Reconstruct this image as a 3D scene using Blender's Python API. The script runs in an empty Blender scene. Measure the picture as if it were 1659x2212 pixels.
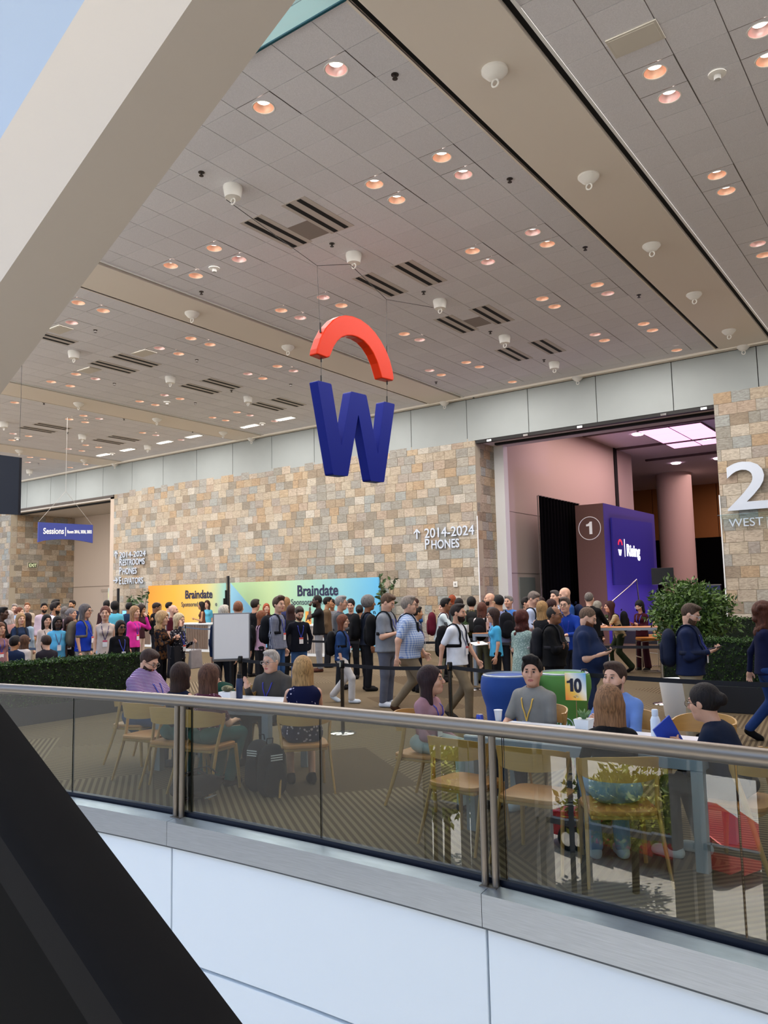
import bpy, bmesh, math, random
import numpy as np
from mathutils import Vector, Matrix
random.seed(7); rng = np.random.default_rng(7)
S = bpy.context.scene; COL = S.collection

# ---------------------------------------------------------------- camera
CX, CY, FPX, CH = 829.5, 1106., 1713.25, 1.85
_y, _p, _r = [math.radians(v) for v in (35.9268, 6.0708, -1.19285)]
FW = np.array([-math.sin(_y)*math.cos(_p), math.cos(_y)*math.cos(_p), math.sin(_p)])
_rt = np.array([math.cos(_y), math.sin(_y), 0.]); _up = np.cross(_rt, FW)
RT = _rt*math.cos(_r)+_up*math.sin(_r); UP = -_rt*math.sin(_r)+_up*math.cos(_r)
cam = bpy.data.cameras.new('camera'); co = bpy.data.objects.new('camera', cam); COL.objects.link(co)
co.matrix_world = Matrix(((RT[0], UP[0], -FW[0], 0), (RT[1], UP[1], -FW[1], 0), (RT[2], UP[2], -FW[2], CH), (0, 0, 0, 1)))
cam.sensor_fit = 'VERTICAL'; cam.sensor_height = 36; cam.sensor_width = 27; cam.lens = 36*FPX/2212
cam.clip_start = .05; cam.clip_end = 400
S.camera = co
S.view_settings.view_transform = 'Standard'; S.view_settings.look = 'None'
S.view_settings.gamma = 1; S.view_settings.use_curve_mapping = False
S.view_settings.exposure = 0.52
try:
    S.cycles.use_denoising = True; S.cycles.max_bounces = 7; S.cycles.diffuse_bounces = 4; S.cycles.glossy_bounces = 3
    S.cycles.transparent_max_bounces = 12; S.cycles.caustics_reflective = False; S.cycles.caustics_refractive = False
    S.cycles.sample_clamp_indirect = 4; S.cycles.use_adaptive_sampling = True
except Exception: pass

# ---------------------------------------------------------------- sky, sun, lamps
w = bpy.data.worlds.new('sky'); S.world = w; w.use_nodes = True
nt = w.node_tree; bg = nt.nodes['Background']
tc = nt.nodes.new('ShaderNodeTexCoord'); sp = nt.nodes.new('ShaderNodeSeparateXYZ'); rp = nt.nodes.new('ShaderNodeValToRGB')
nt.links.new(tc.outputs['Generated'], sp.inputs[0]); nt.links.new(sp.outputs['Z'], rp.inputs[0])
rp.color_ramp.elements[0].position = 0.0; rp.color_ramp.elements[0].color = (.62, .66, .72, 1)
rp.color_ramp.elements[1].position = .5; rp.color_ramp.elements[1].color = (.42, .62, 1.0, 1)
nt.links.new(rp.outputs[0], bg.inputs[0]); bg.inputs[1].default_value = 1.55
def sun_lamp(name, dirv, e, col, ang=.02):
    l = bpy.data.lights.new(name, 'SUN'); l.energy = e; l.color = col; l.angle = ang
    o = bpy.data.objects.new(name, l); COL.objects.link(o)
    o.rotation_euler = Vector(dirv).to_track_quat('-Z', 'Y').to_euler(); return o
def area(name, loc, size, e, col, dirv=(0, 0, -1)):
    l = bpy.data.lights.new(name, 'AREA'); l.shape = 'RECTANGLE'; l.size, l.size_y = size; l.energy = e; l.color = col
    o = bpy.data.objects.new(name, l); COL.objects.link(o); o.location = loc
    o.rotation_euler = Vector(dirv).to_track_quat('-Z', 'Y').to_euler(); return o
sun_lamp('sun', (-.15, .30, -.94), 8.6, (1, .95, .86))
# the hall's rows of recessed lamps, one soft source for each ceiling bay
for X, e in ((-.2, 420), (-8.9, 800), (-18.1, 800), (-27.3, 800), (-36.5, 800)):
    for dx in (-2.15, 2.15): area('bay_lamp', (X+dx, 14.6, 8.338), (2.3, 14), e*.50, (1, .965, .94))
# the room behind the opening: pink and warm event lighting
area('event_wash', (-9.5, 31, 8.3), (4, 9), 300, (1, .68, .66))
area('event_wash', (-7.0, 44, 8.3), (10, 10), 420, (1, .68, .72))
# ---------------------------------------------------------------- helpers
def ray(px, py): return RT*(px-CX)+UP*(CY-py)+FW*FPX
CAM = np.array([0, 0, CH])
def atz(px, py, z=0.): d = ray(px, py); return d*(z-CH)/d[2]+CAM
def aty(px, py, y): d = ray(px, py); return d*y/d[1]+CAM
def atx(px, py, x): d = ray(px, py); return d*x/d[0]+CAM
def hx(h):
    h = h.lstrip('#'); c = [int(h[i:i+2], 16)/255 for i in (0, 2, 4)]
    return tuple(v/12.92 if v < .04045 else ((v+.055)/1.055)**2.4 for v in c)
MATS = {}
def mat(name, col, rough=.6, metal=0., emit=0., spec=None, noise=0., nscale=20., bump=0., stretch=(1, 1, 1), alpha=None):
    if name in MATS: return MATS[name]
    if isinstance(col, str): col = hx(col)
    m = bpy.data.materials.new(name); m.use_nodes = True; MATS[name] = m
    nt = m.node_tree; b = nt.nodes['Principled BSDF']
    b.inputs['Base Color'].default_value = (*col, 1); b.inputs['Roughness'].default_value = rough; b.inputs['Metallic'].default_value = metal
    if spec is not None: b.inputs['Specular IOR Level'].default_value = spec
    if emit: b.inputs['Emission Color'].default_value = (*col, 1); b.inputs['Emission Strength'].default_value = emit
    if noise or bump:
        t = nt.nodes.new('ShaderNodeTexCoord'); mp = nt.nodes.new('ShaderNodeMapping'); mp.inputs['Scale'].default_value = stretch
        n = nt.nodes.new('ShaderNodeTexNoise'); n.inputs['Scale'].default_value = nscale; n.inputs['Detail'].default_value = 4
        nt.links.new(t.outputs['Object'], mp.inputs[0]); nt.links.new(mp.outputs[0], n.inputs[0])
        if noise:
            r = nt.nodes.new('ShaderNodeValToRGB'); r.color_ramp.elements[0].position = .3; r.color_ramp.elements[1].position = .7
            r.color_ramp.elements[0].color = (*[c*(1-noise) for c in col], 1); r.color_ramp.elements[1].color = (*[min(1, c*(1+noise)) for c in col], 1)
            nt.links.new(n.outputs[0], r.inputs[0]); nt.links.new(r.outputs[0], b.inputs['Base Color'])
        if bump:
            bn = nt.nodes.new('ShaderNodeBump'); bn.inputs['Strength'].default_value = bump; bn.inputs['Distance'].default_value = .01
            nt.links.new(n.outputs[0], bn.inputs['Height']); nt.links.new(bn.outputs[0], b.inputs['Normal'])
    return m
def nodes(m): return m.node_tree, m.node_tree.nodes['Principled BSDF']
def link(name, me, parent=None, mats=None, loc=None, rz=None):
    o = bpy.data.objects.new(name, me); COL.objects.link(o)
    if parent: o.parent = parent
    if mats is not None and me is not None and len(me.materials) == 0:
        for m in (mats if isinstance(mats, (list, tuple)) else [mats]): me.materials.append(m)
    if loc is not None: o.location = loc
    if rz is not None: o.rotation_euler = (0, 0, rz)
    return o
def tag(o, label=None, cat=None, group=None, kind=None):
    if label: o['label'] = label
    if cat: o['category'] = cat
    if group: o['group'] = group
    if kind: o['kind'] = kind
    return o
def empty(name, loc=(0, 0, 0), rz=0., label=None, cat=None, group=None, kind=None, parent=None):
    o = bpy.data.objects.new(name, None); COL.objects.link(o); o.location = loc; o.rotation_euler = (0, 0, rz)
    o.empty_display_size = .1
    if parent: o.parent = parent
    return tag(o, label, cat, group, kind)
def copy_tree(o, parent=None):
    c = o.copy(); COL.objects.link(c)
    if parent: c.parent = parent
    for ch in list(o.children): copy_tree(ch, c)
    return c
class MB:
    """collects vertices and faces of one mesh"""
    def __init__(s): s.v = []; s.f = []; s.mi = []; s.k = 0
    def add(s, vs, fs):
        n = len(s.v); s.v += [tuple(map(float, v)) for v in vs]; s.f += [tuple(i+n for i in f) for f in fs]; s.mi += [s.k]*len(fs); return s
    def box(s, a, b, R=None, o=(0, 0, 0)):
        x0, y0, z0 = a; x1, y1, z1 = b
        vs = [(x0, y0, z0), (x1, y0, z0), (x1, y1, z0), (x0, y1, z0), (x0, y0, z1), (x1, y0, z1), (x1, y1, z1), (x0, y1, z1)]
        if R is not None: vs = [tuple(R @ Vector(v)+Vector(o)) for v in vs]
        return s.add(vs, [(0, 3, 2, 1), (4, 5, 6, 7), (0, 1, 5, 4), (1, 2, 6, 5), (2, 3, 7, 6), (3, 0, 4, 7)])
    def hexa(s, p8): return s.add(p8, [(0, 3, 2, 1), (4, 5, 6, 7), (0, 1, 5, 4), (1, 2, 6, 5), (2, 3, 7, 6), (3, 0, 4, 7)])
    def tube(s, pts, r, n=8, cap=True, flat=None):
        pts = [np.array(p, float) for p in pts]; rs = r if isinstance(r, (list, tuple)) else [r]*len(pts)
        vs = []; prev = None
        for i, p in enumerate(pts):
            t = pts[min(i+1, len(pts)-1)]-pts[max(i-1, 0)]; t = t/(np.linalg.norm(t)+1e-9)
            if prev is None:
                a = np.array([0, 0, 1.]) if abs(t[2]) < .9 else np.array([1., 0, 0]); u = np.cross(a, t)
            else: u = prev-np.dot(prev, t)*t
            u /= np.linalg.norm(u)+1e-9; prev = u; v = np.cross(t, u)
            for k in range(n):
                a = 2*math.pi*(k+.5)/n; vs.append(p+rs[i]*(math.cos(a)*u+math.sin(a)*v*(flat or 1)))
        fs = [(i*n+k, i*n+(k+1) % n, (i+1)*n+(k+1) % n, (i+1)*n+k) for i in range(len(pts)-1) for k in range(n)]
        if cap: fs += [tuple(reversed(range(n))), tuple((len(pts)-1)*n+k for k in range(n))]
        return s.add(vs, fs)
    def lathe(s, prof, c=(0, 0, 0), n=24, close=False, cap=True):
        vs = [(c[0]+r*math.cos(2*math.pi*k/n), c[1]+r*math.sin(2*math.pi*k/n), c[2]+z) for r, z in prof for k in range(n)]
        m = len(prof)
        fs = [(i*n+k, i*n+(k+1) % n, (i+1)*n+(k+1) % n, (i+1)*n+k) for i in range(m-1) for k in range(n)]
        if close: fs += [((m-1)*n+k, (m-1)*n+(k+1) % n, (k+1) % n, k) for k in range(n)]
        elif cap:
            if prof[0][0] > 1e-6: fs.append(tuple(reversed(range(n))))
            if prof[-1][0] > 1e-6: fs.append(tuple((m-1)*n+k for k in range(n)))
        return s.add(vs, fs)
    def prism(s, poly, z0, z1, tf=None):
        n = len(poly); vs = [(x, y, z0) for x, y in poly]+[(x, y, z1) for x, y in poly]
        if tf: vs = [tf(*v) for v in vs]
        return s.add(vs, [tuple(reversed(range(n))), tuple(range(n, 2*n))]+[(i, (i+1) % n, n+(i+1) % n, n+i) for i in range(n)])
    def mesh(s, name='m', smooth=False, bevel=0., seg=2, fix=True):
        me = bpy.data.meshes.new(name); me.from_pydata(s.v, [], s.f)
        if any(s.mi): me.polygons.foreach_set('material_index', s.mi)
        if bevel or fix:
            bm = bmesh.new(); bm.from_mesh(me)
            if fix: bmesh.ops.recalc_face_normals(bm, faces=bm.faces)
            if bevel:
                ed = [e for e in bm.edges if len(e.link_faces) == 2 and e.calc_face_angle(0) > .5]
                bmesh.ops.bevel(bm, geom=ed, offset=bevel, segments=seg, affect='EDGES', profile=.5, clamp_overlap=True)
            bm.to_mesh(me); bm.free()
        if smooth:
            me.polygons.foreach_set('use_smooth', [True]*len(me.polygons))
            if smooth != 'all':
                try: me.set_sharp_from_angle(angle=math.radians(40))
                except Exception: pass
        return me
    def obj(s, name, m, parent=None, smooth=False, bevel=0., seg=2, loc=None, rz=None, fix=True):
        return link(name, s.mesh(name, smooth, bevel, seg, fix), parent, m, loc, rz)
def text_mesh(txt, size, ext=.01, bold=0., align='LEFT', bev=0.):
    c = bpy.data.curves.new('t', 'FONT'); c.body = txt; c.size = size; c.extrude = ext; c.offset = bold; c.align_x = align; c.bevel_depth = bev
    c.resolution_u = 4
    o = bpy.data.objects.new('t', c); COL.objects.link(o)
    me = bpy.data.meshes.new_from_object(o.evaluated_get(bpy.context.evaluated_depsgraph_get()))
    bpy.data.objects.remove(o); bpy.data.curves.remove(c); return me
def text(name, txt, size, m, loc, right, up=(0, 0, 1), parent=None, ext=.01, bold=0., align='LEFT', sx=1.):
    """flat or raised lettering; right/up span its plane"""
    me = text_mesh(txt, size, ext, bold, align); r = Vector(right).normalized(); u = Vector(up).normalized(); n = r.cross(u)
    M = Matrix(((r[0]*sx, u[0], n[0], loc[0]), (r[1]*sx, u[1], n[1], loc[1]), (r[2]*sx, u[2], n[2], loc[2]), (0, 0, 0, 1)))
    me.transform(M); return link(name, me, parent, m)
# ---------------------------------------------------------------- smooth solid bodies: distance fields turned into one skin
def _cap(X, Y, Z, p):
    a, b, r0, r1 = p[1:5]; sc = p[5] if len(p) > 5 else None
    if sc is not None:      # elliptical: scale along axis sc[0] by sc[1]
        ax, k = sc; ax = np.asarray(ax, np.float32); c = (X-a[0])*ax[0]+(Y-a[1])*ax[1]+(Z-a[2])*ax[2]
        X = X+c*(k-1)*ax[0]; Y = Y+c*(k-1)*ax[1]; Z = Z+c*(k-1)*ax[2]
        cb = float(np.dot(np.subtract(b, a), ax)); b = np.array(b)+cb*(k-1)*ax
    ba = np.subtract(b, a); L = float(np.dot(ba, ba))+1e-9
    x = X-a[0]; y = Y-a[1]; z = Z-a[2]
    h = np.clip((x*ba[0]+y*ba[1]+z*ba[2])/L, 0, 1)
    x = x-h*ba[0]; y = y-h*ba[1]; z = z-h*ba[2]
    return np.sqrt(x*x+y*y+z*z)-(r0+(r1-r0)*h)
def _ell(X, Y, Z, p):
    c, r, R = p[1], p[2], p[3] if len(p) > 3 else None
    x = X-c[0]; y = Y-c[1]; z = Z-c[2]
    if R is not None:
        x, y, z = (x*R[0][0]+y*R[0][1]+z*R[0][2], x*R[1][0]+y*R[1][1]+z*R[1][2], x*R[2][0]+y*R[2][1]+z*R[2][2])
    k0 = np.sqrt((x/r[0])**2+(y/r[1])**2+(z/r[2])**2); k1 = np.sqrt((x/r[0]**2)**2+(y/r[1]**2)**2+(z/r[2]**2)**2)+1e-9
    return k0*(k0-1)/k1
def bound(p):
    if p[0] == 'c':
        r = max(p[3], p[4]); a, b = np.array(p[1]), np.array(p[2]); return np.minimum(a, b)-r, np.maximum(a, b)+r
    r = max(p[2]); return np.array(p[1])-r, np.array(p[1])+r
def dist(p, X, Y, Z): return _cap(X, Y, Z, p) if p[0] == 'c' else _ell(X, Y, Z, p)
def field(prims, lo, hi, vox, k=.03, subs=(), inflate=0.):
    n = np.ceil((np.array(hi)-lo)/vox).astype(int)+1
    ax = [(lo[i]+vox*np.arange(n[i])).astype(np.float32) for i in range(3)]
    f = np.full(n, .2, np.float32)
    def block(p, pad):
        a, b = bound(p); i0 = np.maximum(((a-pad-lo)/vox).astype(int), 0); i1 = np.minimum(((b+pad-lo)/vox).astype(int)+2, n)
        if (i1 <= i0).any(): return None
        sl = tuple(slice(i0[i], i1[i]) for i in range(3))
        return sl, ax[0][sl[0]][:, None, None], ax[1][sl[1]][None, :, None], ax[2][sl[2]][None, None, :]
    for p in prims:
        kk = p[-1]['k'] if isinstance(p[-1], dict) else k; q = p[:-1] if isinstance(p[-1], dict) else p
        bl = block(q, kk+inflate+2.5*vox)
        if bl is None: continue
        sl, X, Y, Z = bl; d = dist(q, X, Y, Z)-inflate; g = f[sl]
        h = np.clip(.5+.5*(d-g)/kk, 0, 1); f[sl] = d*(1-h)+g*h-kk*h*(1-h)
    for p, kk in subs:
        if p[0] == 'plane':
            _, o, nn = p; d = (ax[0][:, None, None]-o[0])*nn[0]+(ax[1][None, :, None]-o[1])*nn[1]+(ax[2][None, None, :]-o[2])*nn[2]
            f = np.maximum(f, -d); continue
        bl = block(p, kk+2*vox)
        if bl is None: continue
        sl, X, Y, Z = bl; d = -dist(p, X, Y, Z); g = f[sl]; h = np.clip(.5-.5*(d-g)/kk, 0, 1)
        f[sl] = g*h+d*(1-h)+kk*h*(1-h)
    return f
_C = np.array([(i, j, k) for i in (0, 1) for j in (0, 1) for k in (0, 1)]); _E = [(a, b) for a in range(8) for b in range(a+1, 8) if np.abs(_C[a]-_C[b]).sum() == 1]
def nets(f, lo, vox):
    s = f < 0; n = np.array(f.shape)
    tot = np.zeros(n-1, np.int8)
    for c in _C: tot += s[c[0]:n[0]-1+c[0], c[1]:n[1]-1+c[1], c[2]:n[2]-1+c[2]]
    act = (tot > 0) & (tot < 8); ijk = np.argwhere(act)
    if len(ijk) == 0: return np.zeros((0, 3)), np.zeros((0, 4), int)
    idx = np.full(n-1, -1, np.int64); idx[tuple(ijk.T)] = np.arange(len(ijk))
    vals = np.stack([f[tuple((ijk+c).T)] for c in _C], 1)
    P = np.zeros((len(ijk), 3)); W = np.zeros(len(ijk))
    for a, b in _E:
        va, vb = vals[:, a], vals[:, b]; m = (va < 0) != (vb < 0)
        t = np.where(m, va/(va-vb+1e-12), 0)[:, None]; P += np.where(m[:, None], _C[a]+t*(_C[b]-_C[a]), 0); W += m
    V = (ijk+P/W[:, None])*vox+lo
    Q = []
    for ax in range(3):
        u, v = [(1, 2), (2, 0), (0, 1)][ax]
        sl0 = [slice(1, n[i]-1) for i in range(3)]; sl0[ax] = slice(0, n[ax]-1); sl1 = list(sl0); sl1[ax] = slice(1, n[ax])
        A, B = s[tuple(sl0)], s[tuple(sl1)]
        for flip, m in ((False, A & ~B), (True, ~A & B)):
            e = np.argwhere(m)
            if len(e) == 0: continue
            off = np.ones(3, int); off[ax] = 0; e = e+off
            eu = np.zeros(3, int); eu[u] = 1; ev = np.zeros(3, int); ev[v] = 1
            q = [idx[tuple(x.T)] for x in (e-eu-ev, e-ev, e, e-eu)]
            if flip: q = q[::-1]
            q = np.stack(q, 1); Q.append(q[(q >= 0).all(1)])
    return V, np.concatenate(Q) if Q else np.zeros((0, 4), int)
def solid(prims, vox, k=.03, subs=(), inflate=0., box=None):
    bs = [bound(p[:-1] if isinstance(p[-1], dict) else p) for p in prims]
    lo = np.min([b[0] for b in bs], 0)-2*vox-inflate-.01; hi = np.max([b[1] for b in bs], 0)+2*vox+inflate+.01
    if box is not None: lo = np.maximum(lo, box[0]); hi = np.minimum(hi, box[1])
    return nets(field(prims, lo, hi, vox, k, subs, inflate), lo, vox)
def qmesh(parts, name='m', mi=None):
    V = np.concatenate([p[0] for p in parts]); off = np.cumsum([0]+[len(p[0]) for p in parts])[:-1]
    Q = np.concatenate([p[1]+o for p, o in zip(parts, off)])
    me = bpy.data.meshes.new(name); me.vertices.add(len(V)); me.vertices.foreach_set('co', V.astype(np.float32).ravel())
    me.loops.add(len(Q)*4); me.loops.foreach_set('vertex_index', Q.astype(np.int32).ravel())
    me.polygons.add(len(Q)); me.polygons.foreach_set('loop_start', np.arange(0, len(Q)*4, 4, dtype=np.int32))
    me.polygons.foreach_set('use_smooth', np.ones(len(Q), bool))
    if mi is not None:
        me.polygons.foreach_set('material_index', mi(V[Q].mean(1)).astype(np.int32))
    me.update(calc_edges=True); return me
# ---------------------------------------------------------------- materials of the shell
def stone_mat():
    m = mat('slate', (.4, .4, .4), .62); nt, b = nodes(m); L = nt.links
    oi = nt.nodes.new('ShaderNodeObjectInfo'); at = nt.nodes.new('ShaderNodeAttribute'); at.attribute_name = 'rnd'
    ad = nt.nodes.new('ShaderNodeMath'); ad.operation = 'ADD'; fr = nt.nodes.new('ShaderNodeMath'); fr.operation = 'FRACT'
    L.new(oi.outputs['Random'], ad.inputs[0]); L.new(at.outputs['Fac'], ad.inputs[1]); L.new(ad.outputs[0], fr.inputs[0])
    r = nt.nodes.new('ShaderNodeValToRGB'); r.color_ramp.interpolation = 'CONSTANT'
    cols = ['b8a68f', 'c4b49c', '9d9c92', 'cdbea6', 'b09a7e', 'abaca5', 'd6ccba', 'bfa27c', 'b7b2a7', '968d7e', 'ccbfa9', 'a5adac', 'bfaa94', 'd9d3c6', '9c8b74', 'c4b5a0', 'aea59a', 'cbb390', 'a2a29a', 'd0c0aa']
    def _mx(a, b_='b5a596', t=.22): return ''.join('%02x' % round((int(a[i:i+2], 16)*(1-t)+int(b_[i:i+2], 16)*t)*.90) for i in (0, 2, 4))
    cols = [_mx(q) for q in cols]
    e = r.color_ramp.elements; e[0].position = 0; e[0].color = (*hx(cols[0]), 1); e[1].position = 1/20; e[1].color = (*hx(cols[1]), 1)
    for i in range(2, 20): x = e.new(i/20); x.color = (*hx(cols[i]), 1)
    L.new(fr.outputs[0], r.inputs[0])
    g = nt.nodes.new('ShaderNodeNewGeometry'); cm = nt.nodes.new('ShaderNodeCombineXYZ'); m1 = nt.nodes.new('ShaderNodeMath'); m1.operation = 'MULTIPLY'; m1.inputs[1].default_value = 57
    L.new(fr.outputs[0], m1.inputs[0]); va = nt.nodes.new('ShaderNodeVectorMath'); L.new(m1.outputs[0], cm.inputs[0]); L.new(m1.outputs[0], cm.inputs[2])
    L.new(g.outputs['Position'], va.inputs[0]); L.new(cm.outputs[0], va.inputs[1])
    wv = nt.nodes.new('ShaderNodeTexNoise'); wv.inputs['Scale'].default_value = 5; wv.inputs['Detail'].default_value = 8; wv.inputs['Distortion'].default_value = 2.2
    mp = nt.nodes.new('ShaderNodeMapping'); mp.inputs['Rotation'].default_value = (0, .6, 0); mp.inputs['Scale'].default_value = (1, 1, 3.2)
    L.new(va.outputs[0], mp.inputs[0]); L.new(mp.outputs[0], wv.inputs[0])
    cr = nt.nodes.new('ShaderNodeValToRGB'); cr.color_ramp.elements[0].position = .36; cr.color_ramp.elements[0].color = (.74, .69, .64, 1); cr.color_ramp.elements[1].position = .62; cr.color_ramp.elements[1].color = (1.22, 1.2, 1.16, 1)
    L.new(wv.outputs[0], cr.inputs[0]); mx = nt.nodes.new('ShaderNodeMix'); mx.data_type = 'RGBA'; mx.blend_type = 'MULTIPLY'; mx.inputs[0].default_value = .85
    L.new(r.outputs[0], mx.inputs[6]); L.new(cr.outputs[0], mx.inputs[7]); L.new(mx.outputs[2], b.inputs['Base Color'])
    bn = nt.nodes.new('ShaderNodeBump'); bn.inputs['Strength'].default_value = .5; bn.inputs['Distance'].default_value = .01; L.new(wv.outputs[0], bn.inputs['Height']); L.new(bn.outputs[0], b.inputs['Normal'])
    return m
SLATE = stone_mat(); GROUT = mat('grout', 'b9ad98', .9)
def tile_mat():
    m = mat('ceiling_tile', 'dfdde0', .9); nt, b = nodes(m); L = nt.links
    oi = nt.nodes.new('ShaderNodeObjectInfo'); r = nt.nodes.new('ShaderNodeMapRange'); r.inputs['To Min'].default_value = .955; r.inputs['To Max'].default_value = 1.02
    L.new(oi.outputs['Random'], r.inputs[0]); mx = nt.nodes.new('ShaderNodeMix'); mx.data_type = 'RGBA'; mx.blend_type = 'MULTIPLY'; mx.inputs[0].default_value = 1
    g = nt.nodes.new('ShaderNodeNewGeometry'); n = nt.nodes.new('ShaderNodeTexNoise'); n.inputs['Scale'].default_value = 90; L.new(g.outputs['Position'], n.inputs[0])
    n2 = nt.nodes.new('ShaderNodeMapRange'); n2.inputs['From Min'].default_value = .3; n2.inputs['From Max'].default_value = .7; n2.inputs['To Min'].default_value = .9; n2.inputs['To Max'].default_value = 1.05; L.new(n.outputs[0], n2.inputs[0])
    mm = nt.nodes.new('ShaderNodeMath'); mm.operation = 'MULTIPLY'; L.new(r.outputs[0], mm.inputs[0]); L.new(n2.outputs[0], mm.inputs[1])
    mx.inputs[6].default_value = (*hx('dfdde0'), 1); L.new(mm.outputs[0], mx.inputs[7]); L.new(mx.outputs[2], b.inputs['Base Color']); return m
TILE = tile_mat()
def carpet_mat():
    """flat woven carpet: oblong fields of stripes that run in different directions, and plain fields"""
    m = mat('carpet', '7a6a58', .95, spec=.1); nt, b = nodes(m); N = nt.nodes.new; L = nt.links.new
    g = N('ShaderNodeNewGeometry'); mp = N('ShaderNodeMapping'); mp.inputs['Rotation'].default_value = (0, 0, math.radians(-52)); L(g.outputs['Position'], mp.inputs[0])
    s = N('ShaderNodeSeparateXYZ'); L(mp.outputs[0], s.inputs[0])
    def M(op, a, b_=None, c=None):
        n = N('ShaderNodeMath'); n.operation = op
        for i, v in enumerate((a, b_, c)):
            if v is None: continue
            if isinstance(v, (int, float)): n.inputs[i].default_value = v
            else: L(v, n.inputs[i])
        return n.outputs[0]
    def cells(wx, wy, off):
        fx = M('FLOOR', M('DIVIDE', M('ADD', s.outputs[0], off), wx)); fy = M('FLOOR', M('DIVIDE', M('ADD', s.outputs[1], M('MULTIPLY', fx, wy*.37)), wy))
        c = N('ShaderNodeCombineXYZ'); L(fx, c.inputs[0]); L(fy, c.inputs[1]); c.inputs[2].default_value = off
        wn = N('ShaderNodeTexWhiteNoise'); L(c.outputs[0], wn.inputs[0]); return wn
    wn = cells(1.25, 2.1, 0.); wn2 = cells(1.25, 2.1, 0.)
    ang = M('MULTIPLY', M('FLOOR', M('MULTIPLY', wn.outputs[0], 3.99)), math.pi/4)
    u = M('ADD', M('MULTIPLY', s.outputs[0], M('COSINE', ang)), M('MULTIPLY', s.outputs[1], M('SINE', ang)))
    st = M('PINGPONG', M('DIVIDE', u, .062), .5)
    sharp = N('ShaderNodeMapRange'); sharp.inputs['From Min'].default_value = .2; sharp.inputs['From Max'].default_value = .3; L(st, sharp.inputs[0])
    sc = N('ShaderNodeSeparateColor'); L(wn.outputs[1], sc.inputs[0])
    plain = M('GREATER_THAN', sc.outputs[1], .93)
    amt = M('MULTIPLY', sharp.outputs[0], M('SUBTRACT', 1, plain))
    dk = N('ShaderNodeValToRGB'); dk.color_ramp.elements[0].color = (*hx('4b3f32'), 1); dk.color_ramp.elements[1].color = (*hx('5b4c3a'), 1); L(sc.outputs[2], dk.inputs[0])
    lt = N('ShaderNodeValToRGB'); lt.color_ramp.elements[0].color = (*hx('80725c'), 1); lt.color_ramp.elements[1].color = (*hx('72634d'), 1); L(sc.outputs[0], lt.inputs[0])
    mx = N('ShaderNodeMix'); mx.data_type = 'RGBA'; L(amt, mx.inputs[0]); L(dk.outputs[0], mx.inputs[6]); L(lt.outputs[0], mx.inputs[7])
    no = N('ShaderNodeTexNoise'); no.inputs['Scale'].default_value = 160; L(g.outputs['Position'], no.inputs[0])
    m2 = N('ShaderNodeMix'); m2.data_type = 'RGBA'; m2.blend_type = 'OVERLAY'; m2.inputs[0].default_value = .35; L(mx.outputs[2], m2.inputs[6]); L(no.outputs[0], m2.inputs[7]); L(m2.outputs[2], b.inputs['Base Color'])
    return m
CARPET = carpet_mat()
PLASTER = mat('plaster', 'cfc6bc', .85, noise=.03, nscale=3)
WHITE = mat('white_paint', 'e6e6e4', .6)
BLACK = mat('black_recess', '0c0b0b', .9)
GREYPANEL = mat('grey_wall_panel', 'a3a8a6', .7, noise=.02, nscale=2)
STEEL = mat('brushed_steel', 'a9b0ba', .38, .95, noise=.08, nscale=6, stretch=(1, 1, 30))
SATIN = mat('satin_steel', '8a8279', .38, 1.0)
CHROME = mat('chrome', 'd6d6d6', .12, 1.0)
BEIGE = mat('beige_wall', 'cbb8a6', .8)
YW, ZC, TS = 22.65, 8.35, .625
def arc_y(x, d=0.): return 4.70-30.5+math.sqrt((30.5-d)**2-(x+4.1)**2)   # d: offset to the void side
# ---------------------------------------------------------------- floors
f = MB(); n = 40; xs = [-48+i*(60/n) for i in range(n+1)]
edge = [(x, arc_y(x, .0)) if -14 < x < 6 else (x, arc_y(-14 if x < 0 else 6)) for x in xs]
f.v = [(x, y, 0) for x, y in edge]+[(x, 62, 0) for x, y in edge]+[(x, y, -.45) for x, y in edge]+[(x, 62, -.45) for x, y in edge]
k = n+1; f.f = [(i, i+1, k+i+1, k+i) for i in range(n)]+[(2*k+i, 3*k+i, 3*k+i+1, 2*k+i+1) for i in range(n)]+[(i, 2*k+i, 2*k+i+1, i+1) for i in range(n)]+[(k+i, k+i+1, 3*k+i+1, 3*k+i) for i in range(n)]
f.mi = [0]*len(f.f)
tag(f.obj('floor', CARPET, fix=False), 'brown patchwork carpet with stripes in changing directions', None, None, 'structure')
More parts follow.
